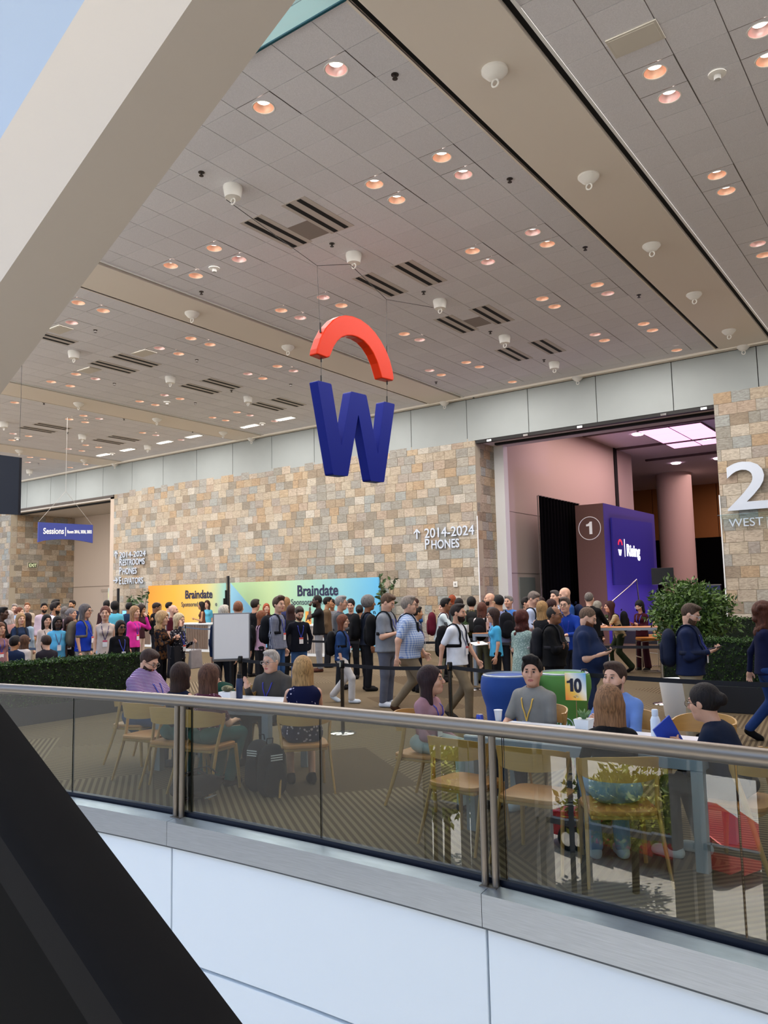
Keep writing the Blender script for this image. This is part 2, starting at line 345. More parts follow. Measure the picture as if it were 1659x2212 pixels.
# ---------------------------------------------------------------- ceiling: bays of tiles between plaster beam strips
tm = MB().box((.005, .003, 0), (TS-.007, TS-.005, .015)).mesh('tile'); tm.materials.append(TILE)
LXE = -5.471
BAYS = [(-3.475, 4.4, 3.6), (-12.84, -4.94, 6.33), (-22.04, -14.3, 6.33), (-31.1, -23.68, 6.33), (-41.2, -32.8, 6.33)]
GRID = mat('ceiling_grid', '6f6a66', .8)
DL = """716,142 560,226 949,336 995,373 804,395 853,429 1147,499 1179,525 1017,540 1051,564 459,535 366,573 513,559 421,595 1286,612 1308,630 1168,643 1193,659 695,641 735,659 606,670 645,685 1386,696 1405,710
1282,720 1302,733 870,720 904,733 801,749 1466,760 1370,779 1005,782 1030,790 925,799 951,809 1113,828 1037,843 169,654 223,671 155,697 412,731 453,744 344,752 385,764 165,808 207,818 113,824 154,833 533,807 566,817 595,790 630,800
303,866 337,873 354,852 389,860 512,889 540,896 459,900 488,907 592,909 36,867 185,896 219,903 142,907 175,913 23,937 57,942 20,950 342,926 370,931 299,936 327,941 179,962 206,966 143,969 170,973 442,937 381,950
59,987 87,991 55,998 158,1010 192,1004 1640,58 1656,122 1410,148 1442,203 1545,373 1566,408 1634,522 1648,547 780,806"""
DLS = []; HOLES = {}
for q_ in DL.split():
    p_ = atz(*map(int, q_.split(',')), ZC); i_, j_ = math.floor((p_[0]-LXE)/TS), math.floor((p_[1]-6.335)/TS)
    cx_ = min(max(p_[0]-LXE-i_*TS, .2), TS-.2); cy_ = min(max(p_[1]-6.335-j_*TS, .2), TS-.2)
    if (i_, j_) in HOLES: continue
    HOLES[(i_, j_)] = (round(cx_, 3), round(cy_, 3)); DLS.append((LXE+i_*TS+cx_, 6.335+j_*TS+cy_))
def holed(c):
    n = 24; b = MB(); bd = []
    for k in range(n):
        a = 2*math.pi*k/n; dx, dy = math.cos(a), math.sin(a); t = min([((TS-.012 if dx > 0 else .006)-c[0])/dx if abs(dx) > 1e-6 else 9, ((TS-.006 if dy > 0 else .004)-c[1])/dy if abs(dy) > 1e-6 else 9]); bd.append((c[0]+dx*t, c[1]+dy*t))
    for qx in (.006, TS-.012):      # snap the nearest border points to the corners
        for qy in (.004, TS-.006):
            k = min(range(n), key=lambda k: (bd[k][0]-qx)**2+(bd[k][1]-qy)**2); bd[k] = (qx, qy)
    vs = [(x, y, 0) for x, y in bd]+[(c[0]+.14*math.cos(2*math.pi*k/n), c[1]+.14*math.sin(2*math.pi*k/n), 0) for k in range(n)]+[(c[0]+.14*math.cos(2*math.pi*k/n), c[1]+.14*math.sin(2*math.pi*k/n), .015) for k in range(n)]
    b.add(vs, [(k, n+k, n+(k+1) % n, (k+1) % n) for k in range(n)]+[(n+k, 2*n+k, 2*n+(k+1) % n, n+(k+1) % n) for k in range(n)]+[(k, (k+1) % n, (k+1) % n) for k in ()])
    me = b.mesh('tile', fix=False); me.materials.append(TILE); return me
for bi, (xa, xb, ya) in enumerate(BAYS):
    yb = 22.42
    c = MB().box((xa, ya, ZC+.12), (xb, yb, ZC+.32)).obj('ceiling', GRID); tag(c, 'suspended ceiling bay of square pale acoustic tiles', None, 'tiled ceiling bays', 'structure')
    kx0 = math.ceil((xa-LXE)/TS-1e-6); kx1 = math.floor((xb-LXE)/TS+1e-6); ky0 = math.ceil((ya-6.335)/TS-1e-6); ky1 = math.floor((yb-6.335)/TS+1e-6)
    cells = [(LXE+i*TS, 6.335+j*TS) for i in range(kx0, kx1) for j in range(ky0, ky1)]
    cells.sort(key=lambda q: q[0]**2+q[1]**2)
    near, far = (cells[:300], cells[300:]) if bi < 4 else ([], cells)
    for x, y in near:
        h_ = HOLES.get((round((x-LXE)/TS), round((y-6.335)/TS)))
        link('tile', tm if h_ is None else holed(h_), c, None, (x, y, ZC))
    fm = MB()
    for x, y in list(far):
        h_ = HOLES.get((round((x-LXE)/TS), round((y-6.335)/TS)))
        if h_ is not None: link('tile', holed(h_), c, None, (x, y, ZC)); far.remove((x, y))
    for x, y in far: fm.box((x+.006, y+.004, ZC), (x+TS-.006, y+TS-.004, ZC+.015))
    for x0, x1 in ((xa, LXE+kx0*TS-.01), (LXE+kx1*TS+.002, xb)):       # cut tiles along the beams
        if x1-x0 > .05:
            for j in range(ky0, ky1): fm.box((x0, 6.335+j*TS+.004, ZC), (x1, 6.335+(j+1)*TS-.004, ZC+.015))
    if 6.335+ky1*TS < yb-.03: fm.box((xa, 6.335+ky1*TS+.004, ZC), (xb, yb, ZC+.015))
    tag(fm.obj('tile', TILE, c), None, None, None, 'stuff')
    for i in range(kx0, kx1+1): MB().box((LXE+i*TS-.018, ya, ZC+.0152), (LXE+i*TS+.016, yb, ZC+.022)).obj('grid_bar', mat('grid_bar', '8f8985', .7), c)
CEILW = mat('ceiling_plaster', 'e6dccf', .85)
for i, (x0, x1, ya) in enumerate([(-4.84, -3.62, 3.6), (-14.2, -12.98, 6.34), (-23.58, -22.18, 6.34), (-32.7, -31.22, 6.34)]):
    b = MB().box((x0, ya, ZC-.03), (x1, 22.5, ZC+.3)).obj('ceiling_beam', CEILW, bevel=.006); tag(b, 'broad flat plaster strip between two ceiling bays', None, 'plaster ceiling strips', 'structure')
    for xa, xb in ((x0-.1, x0), (x1, x1+.1)):
        MB().box((xa, ya, ZC+.035), (xb, 22.4, ZC+.05)).obj('slot', BLACK, b)
    MB().box((x1+.1, ya, ZC-.02), (x1+.145, 22.42, ZC+.03)).obj('edge_strip', WHITE, b); MB().box((x0-.13, ya, ZC-.01), (x0-.1, 22.42, ZC+.03)).obj('edge_strip', CEILW, b)
b = MB().box((-46, 22.42, ZC-.035), (6, 22.66, ZC+.3)).obj('ceiling_border', CEILW); tag(b, 'plaster ceiling border along the stone wall', None, None, 'structure')
MB().box((-44, 22.36, ZC-.06), (6, 22.42, ZC+.02)).obj('cove_strip', mat('cove_white', 'f2e9da', .6), b)
b = MB().box((-46, 6.35, ZC+.3), (8, 62, ZC+.6)).obj('ceiling_slab', PLASTER); tag(b, 'slab above the hall ceiling', None, None, 'structure')
b = MB().box((-46, 6.322, ZC-.0), (-4.94, 6.333, ZC+.3)).obj('ceiling_edge', CEILW); tag(b, 'plaster edge of the ceiling above the void', None, None, 'structure')
# glass upstand above the ceiling edge
def glass_mat(name, tint, refl=1.0, edge=False):
    m = bpy.data.materials.new(name); m.use_nodes = True; nt = m.node_tree; nt.nodes.clear(); N = nt.nodes.new; L = nt.links.new
    o = N('ShaderNodeOutputMaterial'); mx = N('ShaderNodeMixShader'); t = N('ShaderNodeBsdfTransparent'); g = N('ShaderNodeBsdfGlossy'); g.inputs['Roughness'].default_value = .0
    g.inputs[0].default_value = (1, 1, 1, 1); t.inputs[0].default_value = (*tint, 1); fr = N('ShaderNodeFresnel'); fr.inputs['IOR'].default_value = 1.5
    mu = N('ShaderNodeMath'); mu.operation = 'MULTIPLY'; mu.inputs[1].default_value = refl; mu.use_clamp = True; gq = N('ShaderNodeNewGeometry'); sb_ = N('ShaderNodeMath'); sb_.operation = 'SUBTRACT'; sb_.inputs[0].default_value = 1; L(gq.outputs['Backfacing'], sb_.inputs[1]); m3 = N('ShaderNodeMath'); m3.operation = 'MULTIPLY'; L(fr.outputs[0], m3.inputs[0]); L(sb_.outputs[0], m3.inputs[1]); L(m3.outputs[0], mu.inputs[0]); L(mu.outputs[0], mx.inputs[0]); L(t.outputs[0], mx.inputs[1]); L(g.outputs[0], mx.inputs[2]); L(mx.outputs[0], o.inputs[0]); return m
GLASS = glass_mat('clear_glass', (.80, .845, .80), 2.4)
SKYGL = glass_mat('pale_glass', (.80, .93, .95), 2.2)
b = MB().box((-9.5, 6.295, ZC-.01), (-4.94, 6.31, ZC+1.5)).obj('glass_upstand', SKYGL); tag(b, 'pale glass upstand above the front edge of the ceiling', 'glass panel')
MB().box((-9.5, 6.29, ZC-.03), (-4.94, 6.32, ZC-.01)).obj('edge', mat('glass_edge', '0f4f5c', .2), b)
# ---------------------------------------------------------------- grey header wall with joints
hd = MB(); xs = [-46.46+2.235*i for i in range(24)]
root = tag(MB().box((-46, YW+.05, 6.87), (6, YW+.5, ZC+.2)).obj('wall_header', BLACK), 'band of large grey panels above the stone wall', None, None, 'structure')
for i in range(len(xs)-1):
    lo = 6.9
    MB().box((xs[i]+.012, YW+.0, lo), (xs[i+1]-.012, YW+.06, 8.3)).obj('panel', GREYPANEL, root)
# ---------------------------------------------------------------- stone walls
def stone_wall(name, label, o, u, nrm, W, H, dens=300, course=.305, sw=.455, keepz=0., ledge=None):
    """courses of slate: o = lower corner, u = run, nrm = outward"""
    u = np.array(u, float); nrm = np.array(nrm, float); o = np.array(o, float)
    def P(s, z, d): return tuple(o+u*s+nrm*d+np.array([0, 0, z]))
    b = MB(); b.hexa([P(0, 0, -.35), P(W, 0, -.35), P(W, 0, -.014), P(0, 0, -.014), P(0, H-.004, -.35), P(W, H-.004, -.35), P(W, H-.004, -.014), P(0, H-.004, -.014)])
    root = tag(b.obj(name, GROUT), label, None, None, 'structure')
    st = []; nc = round(H/course); ch = H/nc
    for r in range(nc):
        s = -rng.random()*sw
        while s < W:
            w = sw*(1 if rng.random() < .85 else .62); a, e = max(s, 0), min(s+w, W)
            if e-a > .04: st.append((a, e, r*ch, (r+1)*ch))
            s += w
    def key(q): p = np.array(P((q[0]+q[1])/2, (q[2]+q[3])/2, 0))-CAM; return -(q[1]-q[0])*(q[3]-q[2])*abs(np.dot(p, nrm))/np.linalg.norm(p)**3 if q[3] > 1.3 else 0
    st.sort(key=key); near, far = st[:dens], st[dens:]
    cache = {}; R = Matrix(((u[0], nrm[0], 0), (u[1], nrm[1], 0), (u[2], nrm[2], 1)))
    for a, e, z0, z1 in near:
        k = round((e-a)*100)
        if k not in cache:
            d = .012; x = (e-a)/2-.004; z = ch/2-.004
            vs = [(-x, -.02, -z), (x, -.02, -z), (x, -.02, z), (-x, -.02, z)]+[(sx*(x-.004), -.0, sz*(z-.004)) for sx, sz in ((-1, -1), (1, -1), (1, 1), (-1, 1))]
            me = MB().add(vs, [(4, 5, 6, 7), (0, 1, 5, 4), (1, 2, 6, 5), (2, 3, 7, 6), (3, 0, 4, 7)]).mesh('stone'); me.materials.append(SLATE); cache[k] = me
        s_ = link('stone', cache[k], root); c = P((a+e)/2, (z0+z1)/2, rng.uniform(-.004, .004))
        s_.matrix_local = Matrix.Translation(c) @ R.to_4x4()
    if far:
        fm = MB(); rn = []
        for a, e, z0, z1 in far:
            d = rng.uniform(-.004, .004); g = .004
            fm.add([P(a+g, z0+g, d), P(e-g, z0+g, d), P(e-g, z1-g, d), P(a+g, z1-g, d), P(a+g, z0+g, -.02), P(e-g, z0+g, -.02), P(e-g, z1-g, -.02), P(a+g, z1-g, -.02)],
                   [(0, 1, 2, 3), (0, 4, 5, 1), (1, 5, 6, 2), (2, 6, 7, 3), (3, 7, 4, 0)]); rn += [rng.random()]*5
        me = fm.mesh('stone', fix=False); at = me.attributes.new('rnd', 'FLOAT', 'FACE'); at.data.foreach_set('value', rn)
        tag(link('stone', me, root, SLATE), None, None, None, 'stuff')
    return root
stone_wall('wall_stone', 'long slate stone wall of mixed tan and grey blocks', (-32.15, YW, 0), (1, 0, 0), (0, -1, 0), 19.49, 7.0)
stone_wall('wall_stone_return', 'stone side of the long wall at the event room opening', (-12.66, YW+.025, 0), (0, 1, 0), (1, 0, 0), 1.40, 6.98, 120, sw=.44)
stone_wall('wall_pillar', 'slate stone pier behind the steel numeral', (-4.965, 21.8, 0), (1, 0, 0), (0, -1, 0), 4.0, 7.0, 120)
stone_wall('wall_pillar_side', 'side of the slate pier facing the opening', (-4.965, 21.8+1.4, 0), (0, -1, 0), (-1, 0, 0), 1.37, 7.0, 0)
stone_wall('wall_recess_side', 'stone side of the recess with the dark exit sign', (-41.25, YW+.03, 0), (0, 1, 0), (1, 0, 0), 3.77, 6.95, 220)
stone_wall('wall_far_front', 'sunlit stone front beside the recess', (-46, YW-.02, 0), (1, 0, 0), (0, -1, 0), 4.75, 6.95, 40)
b = MB().box((-12.66, 23.95, 0), (-12.3, 24.25, 7.0)).obj('trim_1', WHITE); tag(b, 'white frame beside the stone wall end', None, None, 'structure')
MB().box((-12.675, YW-.012, 0), (-12.645, YW+.02, 4.4)).obj('trim_2', WHITE)['kind'] = 'structure'
MB().box((-4.985, 21.78, 0), (-4.955, 21.82, 4.3)).obj('trim_3', WHITE)['kind'] = 'structure'
# recess: back wall, soffit, doors
b = MB().box((-41.3, 26.45, 0), (-32.1, 26.7, 6.9)).obj('wall_recess', BEIGE); tag(b, 'beige back wall of the recess', None, None, 'structure')
MB().box((-41.3, 26.43, 2.72), (-32.1, 26.45, 2.75)).obj('joint', mat('joint_brown', '8d7c6c', .8), b)
b = MB().box((-32.5, 22.7, 0), (-32.15, 26.45, 6.9)).obj('wall_recess_right', BEIGE)['kind'] = 'structure'
b = MB().box((-41.2, 22.7, 6.72), (-32.2, 26.4, 6.95)).obj('ceiling_recess', PLASTER); tag(b, 'soffit of the recess', None, None, 'structure')
MB().box((-41.2, 23.0, 6.66), (-32.2, 23.2, 6.73)).obj('track', BLACK, b)
MB().box((-41.2, 22.64, 6.8), (-32.2, 22.78, 6.9)).obj('track', mat('track_brown', '4b4038', .6), b)
DOORM = mat('door_paint', 'c4b2a0', .6)
for i, (x0, x1) in enumerate(((-38.35, -35.9), (-35.85, -33.6))):
    d = tag(MB().box((x0, 26.38, 0), (x1, 26.44, 2.42)).obj('door_%d' % (i+1), DOORM, bevel=.01), 'beige emergency exit door in the recess, %s leaf' % ('western' if i == 0 else 'eastern'), None, None, 'structure')
    MB().tube([(x0+.2, 26.33, 1.02), (x1-.2, 26.33, 1.02)], .025).obj('push_bar', SATIN, d)
    text('lettering', 'Emergency Exit Only', .13, mat('ink', '2b2624', .8), (x0+.35, 26.375, 1.62 if i == 0 else 1.48), (1, 0, 0), parent=d, ext=.002)
b = MB().box((-38.5, 26.36, 2.42), (-33.4, 26.45, 2.56)).obj('trim_door', mat('door_frame', 'b09f8e', .6)); b['kind'] = 'structure'
# ---------------------------------------------------------------- event room beyond the opening
PINKW = mat('room_wall', 'c9b9ae', .85)
sof = MB().box((-12.64, YW+.5, 6.87), (-4.9, 24.25, 7.2)).obj('ceiling_opening', PLASTER); tag(sof, 'soffit of the opening with folding-wall tracks', None, None, 'structure')
MB().box((-12.64, YW+.02, 6.80), (-4.97, YW+.16, 6.9)).obj('track', mat('dark_bronze', '1d1917', .5, .3), sof)
MB().box((-12.3, 23.35, 6.8), (-4.97, 23.5, 6.88)).obj('track', BLACK, sof)
for x in (-12.2, -10.9, -9.1, -6.6, -5.5): MB().box((x, YW-.02, 6.8), (x+.16, YW+.03, 6.86)).obj('bracket', CHROME, sof)
b = MB().box((-12.9, 24.25, 0), (-12.6, 35.5, 9.6)).obj('wall_room_left', PINKW); tag(b, 'pale side wall of the event room washed in pink light', None, None, 'structure')
for z in (2.55, 4.7): MB().box((-12.6, 24.3, z), (-12.592, 35.4, z+.018)).obj('joint', mat('joint_grey', '8b7d76', .8), b)
d = tag(MB().box((-12.6, 25.35, 0), (-12.56, 26.6, 2.42)).obj('door_3', mat('grey_door', '8d9490', .6)), 'grey service door in the pink-lit side wall', None, None, 'structure')
b = MB().box((-12.85, 35.5, 0), (-12.55, 35.85, 9.6)).obj('trim_4', BLACK); b['kind'] = 'structure'
b = MB().box((-12.9, 35.85, 0), (-12.6, 38.0, 9.6)).obj('wall_room_left', PINKW); b['kind'] = 'structure'
OR = mat('orange_felt', 'b0783c', .8)
b = MB().box((-26, 52.1, 0), (2, 52.4, 9.6)).obj('wall_room_back', BLACK); tag(b, 'back wall of the event room', None, None, 'structure')
for i in range(14): MB().box((-26+i*2.0, 52.0, 5.1), (-24.04+i*2.0, 52.1, 8.45)).obj('panel', OR, b)
b = MB().box((-26, 51.4, 0), (2, 51.5, 5.05)).obj('black_drape', mat('black_drape', '050506', .95, spec=.05)); tag(b, 'black drape across the back of the event room', 'curtain')
b = MB().box((-7.9, 50.4, 0), (2, 50.5, 4.9)).obj('blue_drape', mat('blue_drape', '23206e', .8)); tag(b, 'violet blue drape beside the stone pier', 'curtain')
b = MB().box((-27, 24.3, 8.45), (6, 56, 8.7)).obj('ceiling_room', TILE); tag(b, 'ceiling of the event room', None, None, 'structure')
LM = mat('event_light', (1, .62, .85), emit=6)
for (x, y), pl_ in zip(((-10.6, 33), (-8.6, 36), (-11.6, 42), (-9.5, 42), (-7.7, 38)), ('nearest the opening', 'before the round column', 'deepest by the black post', 'above the round column', 'nearest the stone pier')):
    l = tag(MB().lathe([(.0, 0), (.2, 0), (.26, .05)], (x, y, 8.39), 16).obj('room_downlight', LM), None, None); tag(l, 'pink glowing downlight in the event room, '+pl_, 'ceiling light', 'event room downlights')
for x, y, sx, sy, pl_ in ((-9.6, 30.5, 1.2, .5, 'nearest the opening'), (-7.6, 33.6, 1.2, .5, 'beside the stone pier'), (-9.4, 37, 1.2, .5, 'deepest in the room')):
    l = empty('room_vent', (x, y, 8.42), 0, 'dark rectangular event room ceiling vent, '+pl_, 'vent', 'event room vents')
    MB().box((0, 0, 0), (sx, sy, .03)).obj('frame', mat('vent_frame', '5b5250', .7), l); MB().box((.08, .08, -.01), (sx-.08, sy-.08, .0)).obj('slot', BLACK, l)
for y in (27.5, 31.6, 35.7, 39.8): MB().box((-12.5, y, 8.36), (4, y+.18, 8.46)).obj('ceiling_joint', mat('joint_dark', '57484a', .8))['kind'] = 'structure'
b = MB().lathe([(.95, 0), (.95, 8.5)], (-12.9, 46, 0), 48).obj('column', mat('column_plaster', 'd8bfb0', .8), smooth=True); tag(b, 'thick round plaster column in the event room', None, None, 'structure')
MB().box((-46.5, 4, -.4), (-46.2, 6, 9)).obj('wall_left', PLASTER)['kind'] = 'structure'
MB().box((-46.5, YW, 0), (-46.2, 62, 9.6)).obj('wall_left', PLASTER)['kind'] = 'structure'
MB().box((-1.0, 21.9, 0), (6, 22.6, 8.4)).obj('wall_right', PLASTER)['kind'] = 'structure'
MB().box((7.5, 3.6, -.4), (7.8, 62, 9)).obj('wall_right', PLASTER)['kind'] = 'structure'
MB().box((-46.5, 62, 0), (8, 62.3, 9.6)).obj('wall_back', BLACK)['kind'] = 'structure'
# ---------------------------------------------------------------- edge of the void: steel curb, white panels, rail
PANEL = mat('white_cladding', 'e6edf2', .5)
def arc_box(x0, x1, d0, d1, z0, z1, n=8, z1b=None):
    b = MB(); vs = []
    for i in range(n+1):
        x = x0+(x1-x0)*i/n
        for d, z in ((d0, z0), (d1, z0), (d1, z1 if z1b is None else z1b), (d0, z1)): vs.append((x, arc_y(x, d), z))
    fs = [(4*i+j, 4*i+(j+1) % 4, 4*i+4+(j+1) % 4, 4*i+4+j) for i in range(n) for j in range(4)]+[(0, 3, 2, 1), (4*n, 4*n+1, 4*n+2, 4*n+3)]
    return b.add(vs, fs)
PX = [-5.60+3.02*i for i in range(-3, 5)]
cl = tag(arc_box(-14, 6, .0, -.25, -7.5, -.46, 24).obj('wall_atrium', mat('cladding_joint', 'a3a7a8', .8)), 'curved white clad wall under the glass railing', None, None, 'structure')  # grey backing that shows in the joints between the white panels
for i in range(len(PX)-1):
    for z0, z1 in ((-1.115, -.215), (-2.15, -1.14), (-3.2, -2.175), (-4.3, -3.225)):
        arc_box(PX[i]+.008, PX[i+1]-.008, .10, .0, z0, z1).obj('panel', PANEL, cl, bevel=.004, seg=1)
cu = tag(arc_box(-14, 6, .02, -.02, -.21, -.012, 24).obj('trim_curb', STEEL), 'brushed steel curb under the glass railing', None, None, 'structure')
for i in range(len(PX)-1):
    arc_box(PX[i]+.002, PX[i+1]-.002, .155, .02, -.2, -.004, 10, .012).obj('fascia', STEEL, cu, smooth=True)
    arc_box(PX[i]+.002, PX[i+1]-.002, .145, .1, -.215, -.2, 10).obj('drip_edge', mat('drip', '565b60', .5, .5), cu)
arc_box(-14, 6, -.005, -.05, -.004, .045, 30).obj('glass_shoe', mat('shoe_dark', '1c2230', .4, .4), cu)
rail = empty('glass_railing', (-4.1, 4.7, 0), 0, 'curved glass railing with steel posts and thick round handrail', 'railing')
def rel(o, p=(-4.1, 4.7, 0)): o.matrix_parent_inverse = Matrix.Translation((-p[0], -p[1], -p[2])); return o
rel(MB().tube([(x, arc_y(x, .02), .985) for x in np.linspace(-14, 6, 60)], .051, 16).obj('handrail', SATIN, rail, smooth='all'))
for x in PX:
    for dx in (-.038, .038):
        rel(MB().tube([(x+dx, arc_y(x, .03), .0), (x+dx, arc_y(x, .02), .95)], .024, 14).obj('post', SATIN, rail, smooth=True))
    rel(MB().box((x-.06, arc_y(x, .075), -.0), (x+.06, arc_y(x, -.02), .012)).obj('post_foot', SATIN, rail))
for i in range(len(PX)-1):
    m_ = PX[i]+1.53
    for x0, x1 in ((PX[i]-.0+.10, m_-.006), (m_+.006, PX[i+1]+.088)):
        g = rel(arc_box(x0, x1, -.022, -.034, .02, .94, 6).obj('glass_pane', GLASS, rail)); g.data.materials.append(mat('pane_edge', '0d1a1a', .2))
        for p_ in g.data.polygons[-2:]: p_.material_index = 1
# diagonal white brace (stringer of the upper escalator)
k = 1.7
def BR(x, y, z): return np.array([0, 0, CH])+k*(np.array([x, y, z])-np.array([0, 0, 1.8]))
d_ = np.array([-.8690, 0, -.4975]); d_ /= np.linalg.norm(d_)
y1 = 3.4; B0 = aty(415, 0, y1); A0 = aty(183, 0, y1); nn = np.array([-d_[2], 0, d_[0]])
A0 = B0+nn*np.dot(A0-B0, nn); y2 = y1*2.378/2.0
def pr(t): return [B0+d_*t, np.array([*(B0+d_*t)])+[0, y2-y1, 0], (A0+d_*t)+[0, y2-y1, 0], A0+d_*t]
lo_, hi_ = pr(9), pr(-9)
br = MB().hexa([tuple(p) for p in (lo_[0], lo_[1], lo_[2], lo_[3], hi_[0], hi_[1], hi_[2], hi_[3])]).obj('diagonal_beam', mat('beam_plaster', 'c8bcae', .85)); tag(br, 'broad pale diagonal beam crossing above the void', None, None, 'structure')
# black escalator handrail next to the camera
h0 = aty(0, 1630, .5); h1 = aty(415, 2212, .5); dv = (h1-h0)/np.linalg.norm(h1-h0); up_ = np.cross(dv, [0, 1, 0]); up_ = up_ if up_[2] > 0 else -up_
es = empty('escalator_balustrade', tuple(h0), 0, 'black rubber escalator handrail on dark balustrade panel', 'escalator')
RUB = mat('black_rubber', '100d0c', .8, spec=.2)
def hp(t, dy, u): return tuple(dv*t+np.array([0, dy, 0])+up_*u)
prof = [(.05, -.05), (.05, -.012), (.042, 0), (-.03, .0), (-.045, -.012), (-.045, -.05)]
b = MB(); b.add([hp(t, a, c) for t in (-3, 1.2) for a, c in prof], [(i, (i+1) % 6, 6+(i+1) % 6, 6+i) for i in range(6)]+[(0, 1, 2, 3, 4, 5), (11, 10, 9, 8, 7, 6)]).obj('handrail', RUB, es, smooth=True)
MB().hexa([hp(t, a, c) for t in (-3, 1.2) for a, c in ((-.02, -.04), (.03, -.04), (.03, -1.3), (-.02, -1.3))]).obj('side_panel', mat('dark_panel', '0b0908', .8, spec=.1), es)
# ---------------------------------------------------------------- ceiling fittings
_ord = 'first second third fourth fifth sixth seventh eighth ninth tenth eleventh twelfth thirteenth fourteenth fifteenth sixteenth'.split()
CEIL_THINGS = {}
def ceil_label(o, what): CEIL_THINGS.setdefault(what, []).append(o)
def bay_name(x):
    for n_, (a, b_, _q) in zip(('the pier bay', 'the emblem bay', 'the banner bay', 'the recess bay', 'the farthest bay'), BAYS):
        if a-.1 < x < b_+.1: return n_
    return ('pier strip' if x > -6 else 'emblem strip' if x > -16 else 'banner strip' if x > -26 else 'recess strip')
def finish_labels():
    for what, obs in CEIL_THINGS.items():
        g = {}
        for o in obs: g.setdefault(bay_name(o.location.x), []).append(o)
        for b_, os_ in g.items():
            rows = {}
            for o in os_: rows.setdefault(round(-o.location.y/.7), []).append(o)
            for i, k in enumerate(sorted(rows)):
                r = sorted(rows[k], key=lambda o: -o.location.x)
                for j, o in enumerate(r): o['label'] = what+(' on ' if 'strip' in b_ else ' in ')+b_+', '+_ord[min(i, 15)]+' from the stone wall'+(', '+_ord[j]+' from east' if len(r) > 1 else '')
BULB = mat('lamp_glow', (1, .82, .74), emit=5); COPPER = mat('copper_reflector', 'efc0a4', .36, .6); RIM = mat('fitting_white', 'e6e2da', .5); PINKR = mat('pink_reflector', 'f2cdc8', .34, .8)
rim = MB().lathe([(.136, 0), (.150, -.006), (.154, .0), (.150, .004), (.136, .004)], n=24, close=True).mesh('rim', True); rim.materials.append(RIM)
cone = MB().lathe([(.139, .0), (.13, .04), (.10, .085), (.075, .10)], n=24, cap=False).mesh('reflector', 'all', fix=False); cone.materials.append(COPPER)
cone2 = cone.copy(); cone2.materials.clear(); cone2.materials.append(PINKR)
disc = MB().lathe([(.0, .092), (.093, .092)], n=20, cap=False).mesh('lens', fix=False); disc.materials.append(BULB)
for i, (x, y) in enumerate(DLS):
    l = empty('ceiling_downlight', (x, y, ZC), 0, 'round recessed downlight with copper reflector in the tiled ceiling', 'ceiling light', 'recessed downlights')
    link('rim', rim, l); link('reflector', cone2 if (i % 3 == 0) else cone, l); link('lens', disc, l); ceil_label(l, 'copper downlight' if i % 3 else 'pink downlight')
# rigging points: white cups with a ring
cup = MB().lathe([(.0, 0), (.15, 0), (.155, -.03), (.125, -.19), (.06, -.2), (.0, -.2)], n=20).mesh('cup', True); cup.materials.append(RIM)
cup2 = MB().lathe([(.0, 0), (.165, 0), (.165, -.03), (.10, -.10), (.05, -.13), (.0, -.13)], n=20).mesh('cup', True); cup2.materials.append(RIM)
ring = MB().tube([(.045*math.cos(a), 0, -.045+.05*math.sin(a)) for a in np.linspace(0, 6.28, 13)], .012, 6).mesh('ring', True); ring.materials.append(RIM)
RG = "503,403 764,548 950,649 1090,726 1197,783|1068,146 1271,376 1407,526 1499,632 1574,711 1613,754 415,673 622,746 170,869 339,903 482,932 562,949 42,971 182,992 265,1003 1257,818 975,872|160,759 368,814 536,857 9,912 178,939 319,962 64,1015"
for gi, grp in enumerate(RG.split('|')):
    for q in grp.split():
        px, py = map(int, q.split(',')); p = atz(px, py, ZC)
        l = empty('rigging_point', (p[0], min(p[1], 22.46), ZC-.031 if gi == 1 else ZC), 0, ('squat white rigging cup with ring on a plaster strip' if gi == 1 else 'tall white rigging cup with ring under the ceiling tiles'), 'rigging point', 'squat rigging cups' if gi == 1 else 'tall rigging cups')
        link('cup', cup2 if gi == 1 else cup, l); link('ring', ring, l).location.z = -.13 if gi == 1 else -.2; ceil_label(l, 'squat rigging cup' if gi == 1 else 'tall rigging cup')
# sprinkler heads
sph = MB().lathe([(0, 0), (.05, 0), (.05, -.008), (.015, -.012), (.015, -.05), (.035, -.055), (.035, -.062), (0, -.065)], n=10).mesh('sprinkler_head'); sph.materials.append(mat('sprinkler_metal', '4c4643', .4, .7))
for q in "435,372 853,161 1101,386 717,526 1264,534 915,630 435,630 1380,637 1059,716 1175,777 206,713 425,777 247,828 500,843 422,870 95,870 146,934 268,904 416,931 83,1001 942,825 1023,856 695,712 628,830".split():
    px, py = map(int, q.split(',')); p = atz(px, py, ZC); ceil_label(tag(link('sprinkler', sph, None, None, (p[0], p[1], ZC)), 'small dark sprinkler head on a ceiling tile', 'sprinkler', 'ceiling sprinklers'), 'dark sprinkler')
for px, py in ((463, 578), (1549, 158), (361, 868), (567, 914), (38, 946), (243, 979)):
    p = atz(px, py, ZC); l = empty('smoke_detector', (p[0], p[1], ZC), 0, 'small white domed smoke detector on the ceiling', 'smoke detector', 'smoke detectors')
    MB().lathe([(0, 0), (.11, 0), (.11, -.02), (.06, -.035), (0, -.035)], n=18).obj('base', RIM, l, smooth=True); ceil_label(l, 'smoke detector'); MB().lathe([(.045, -.035), (.04, -.09), (0, -.1)], n=14).obj('dome', mat('det_grey', 'aaa7a2', .5), l, smooth=True)
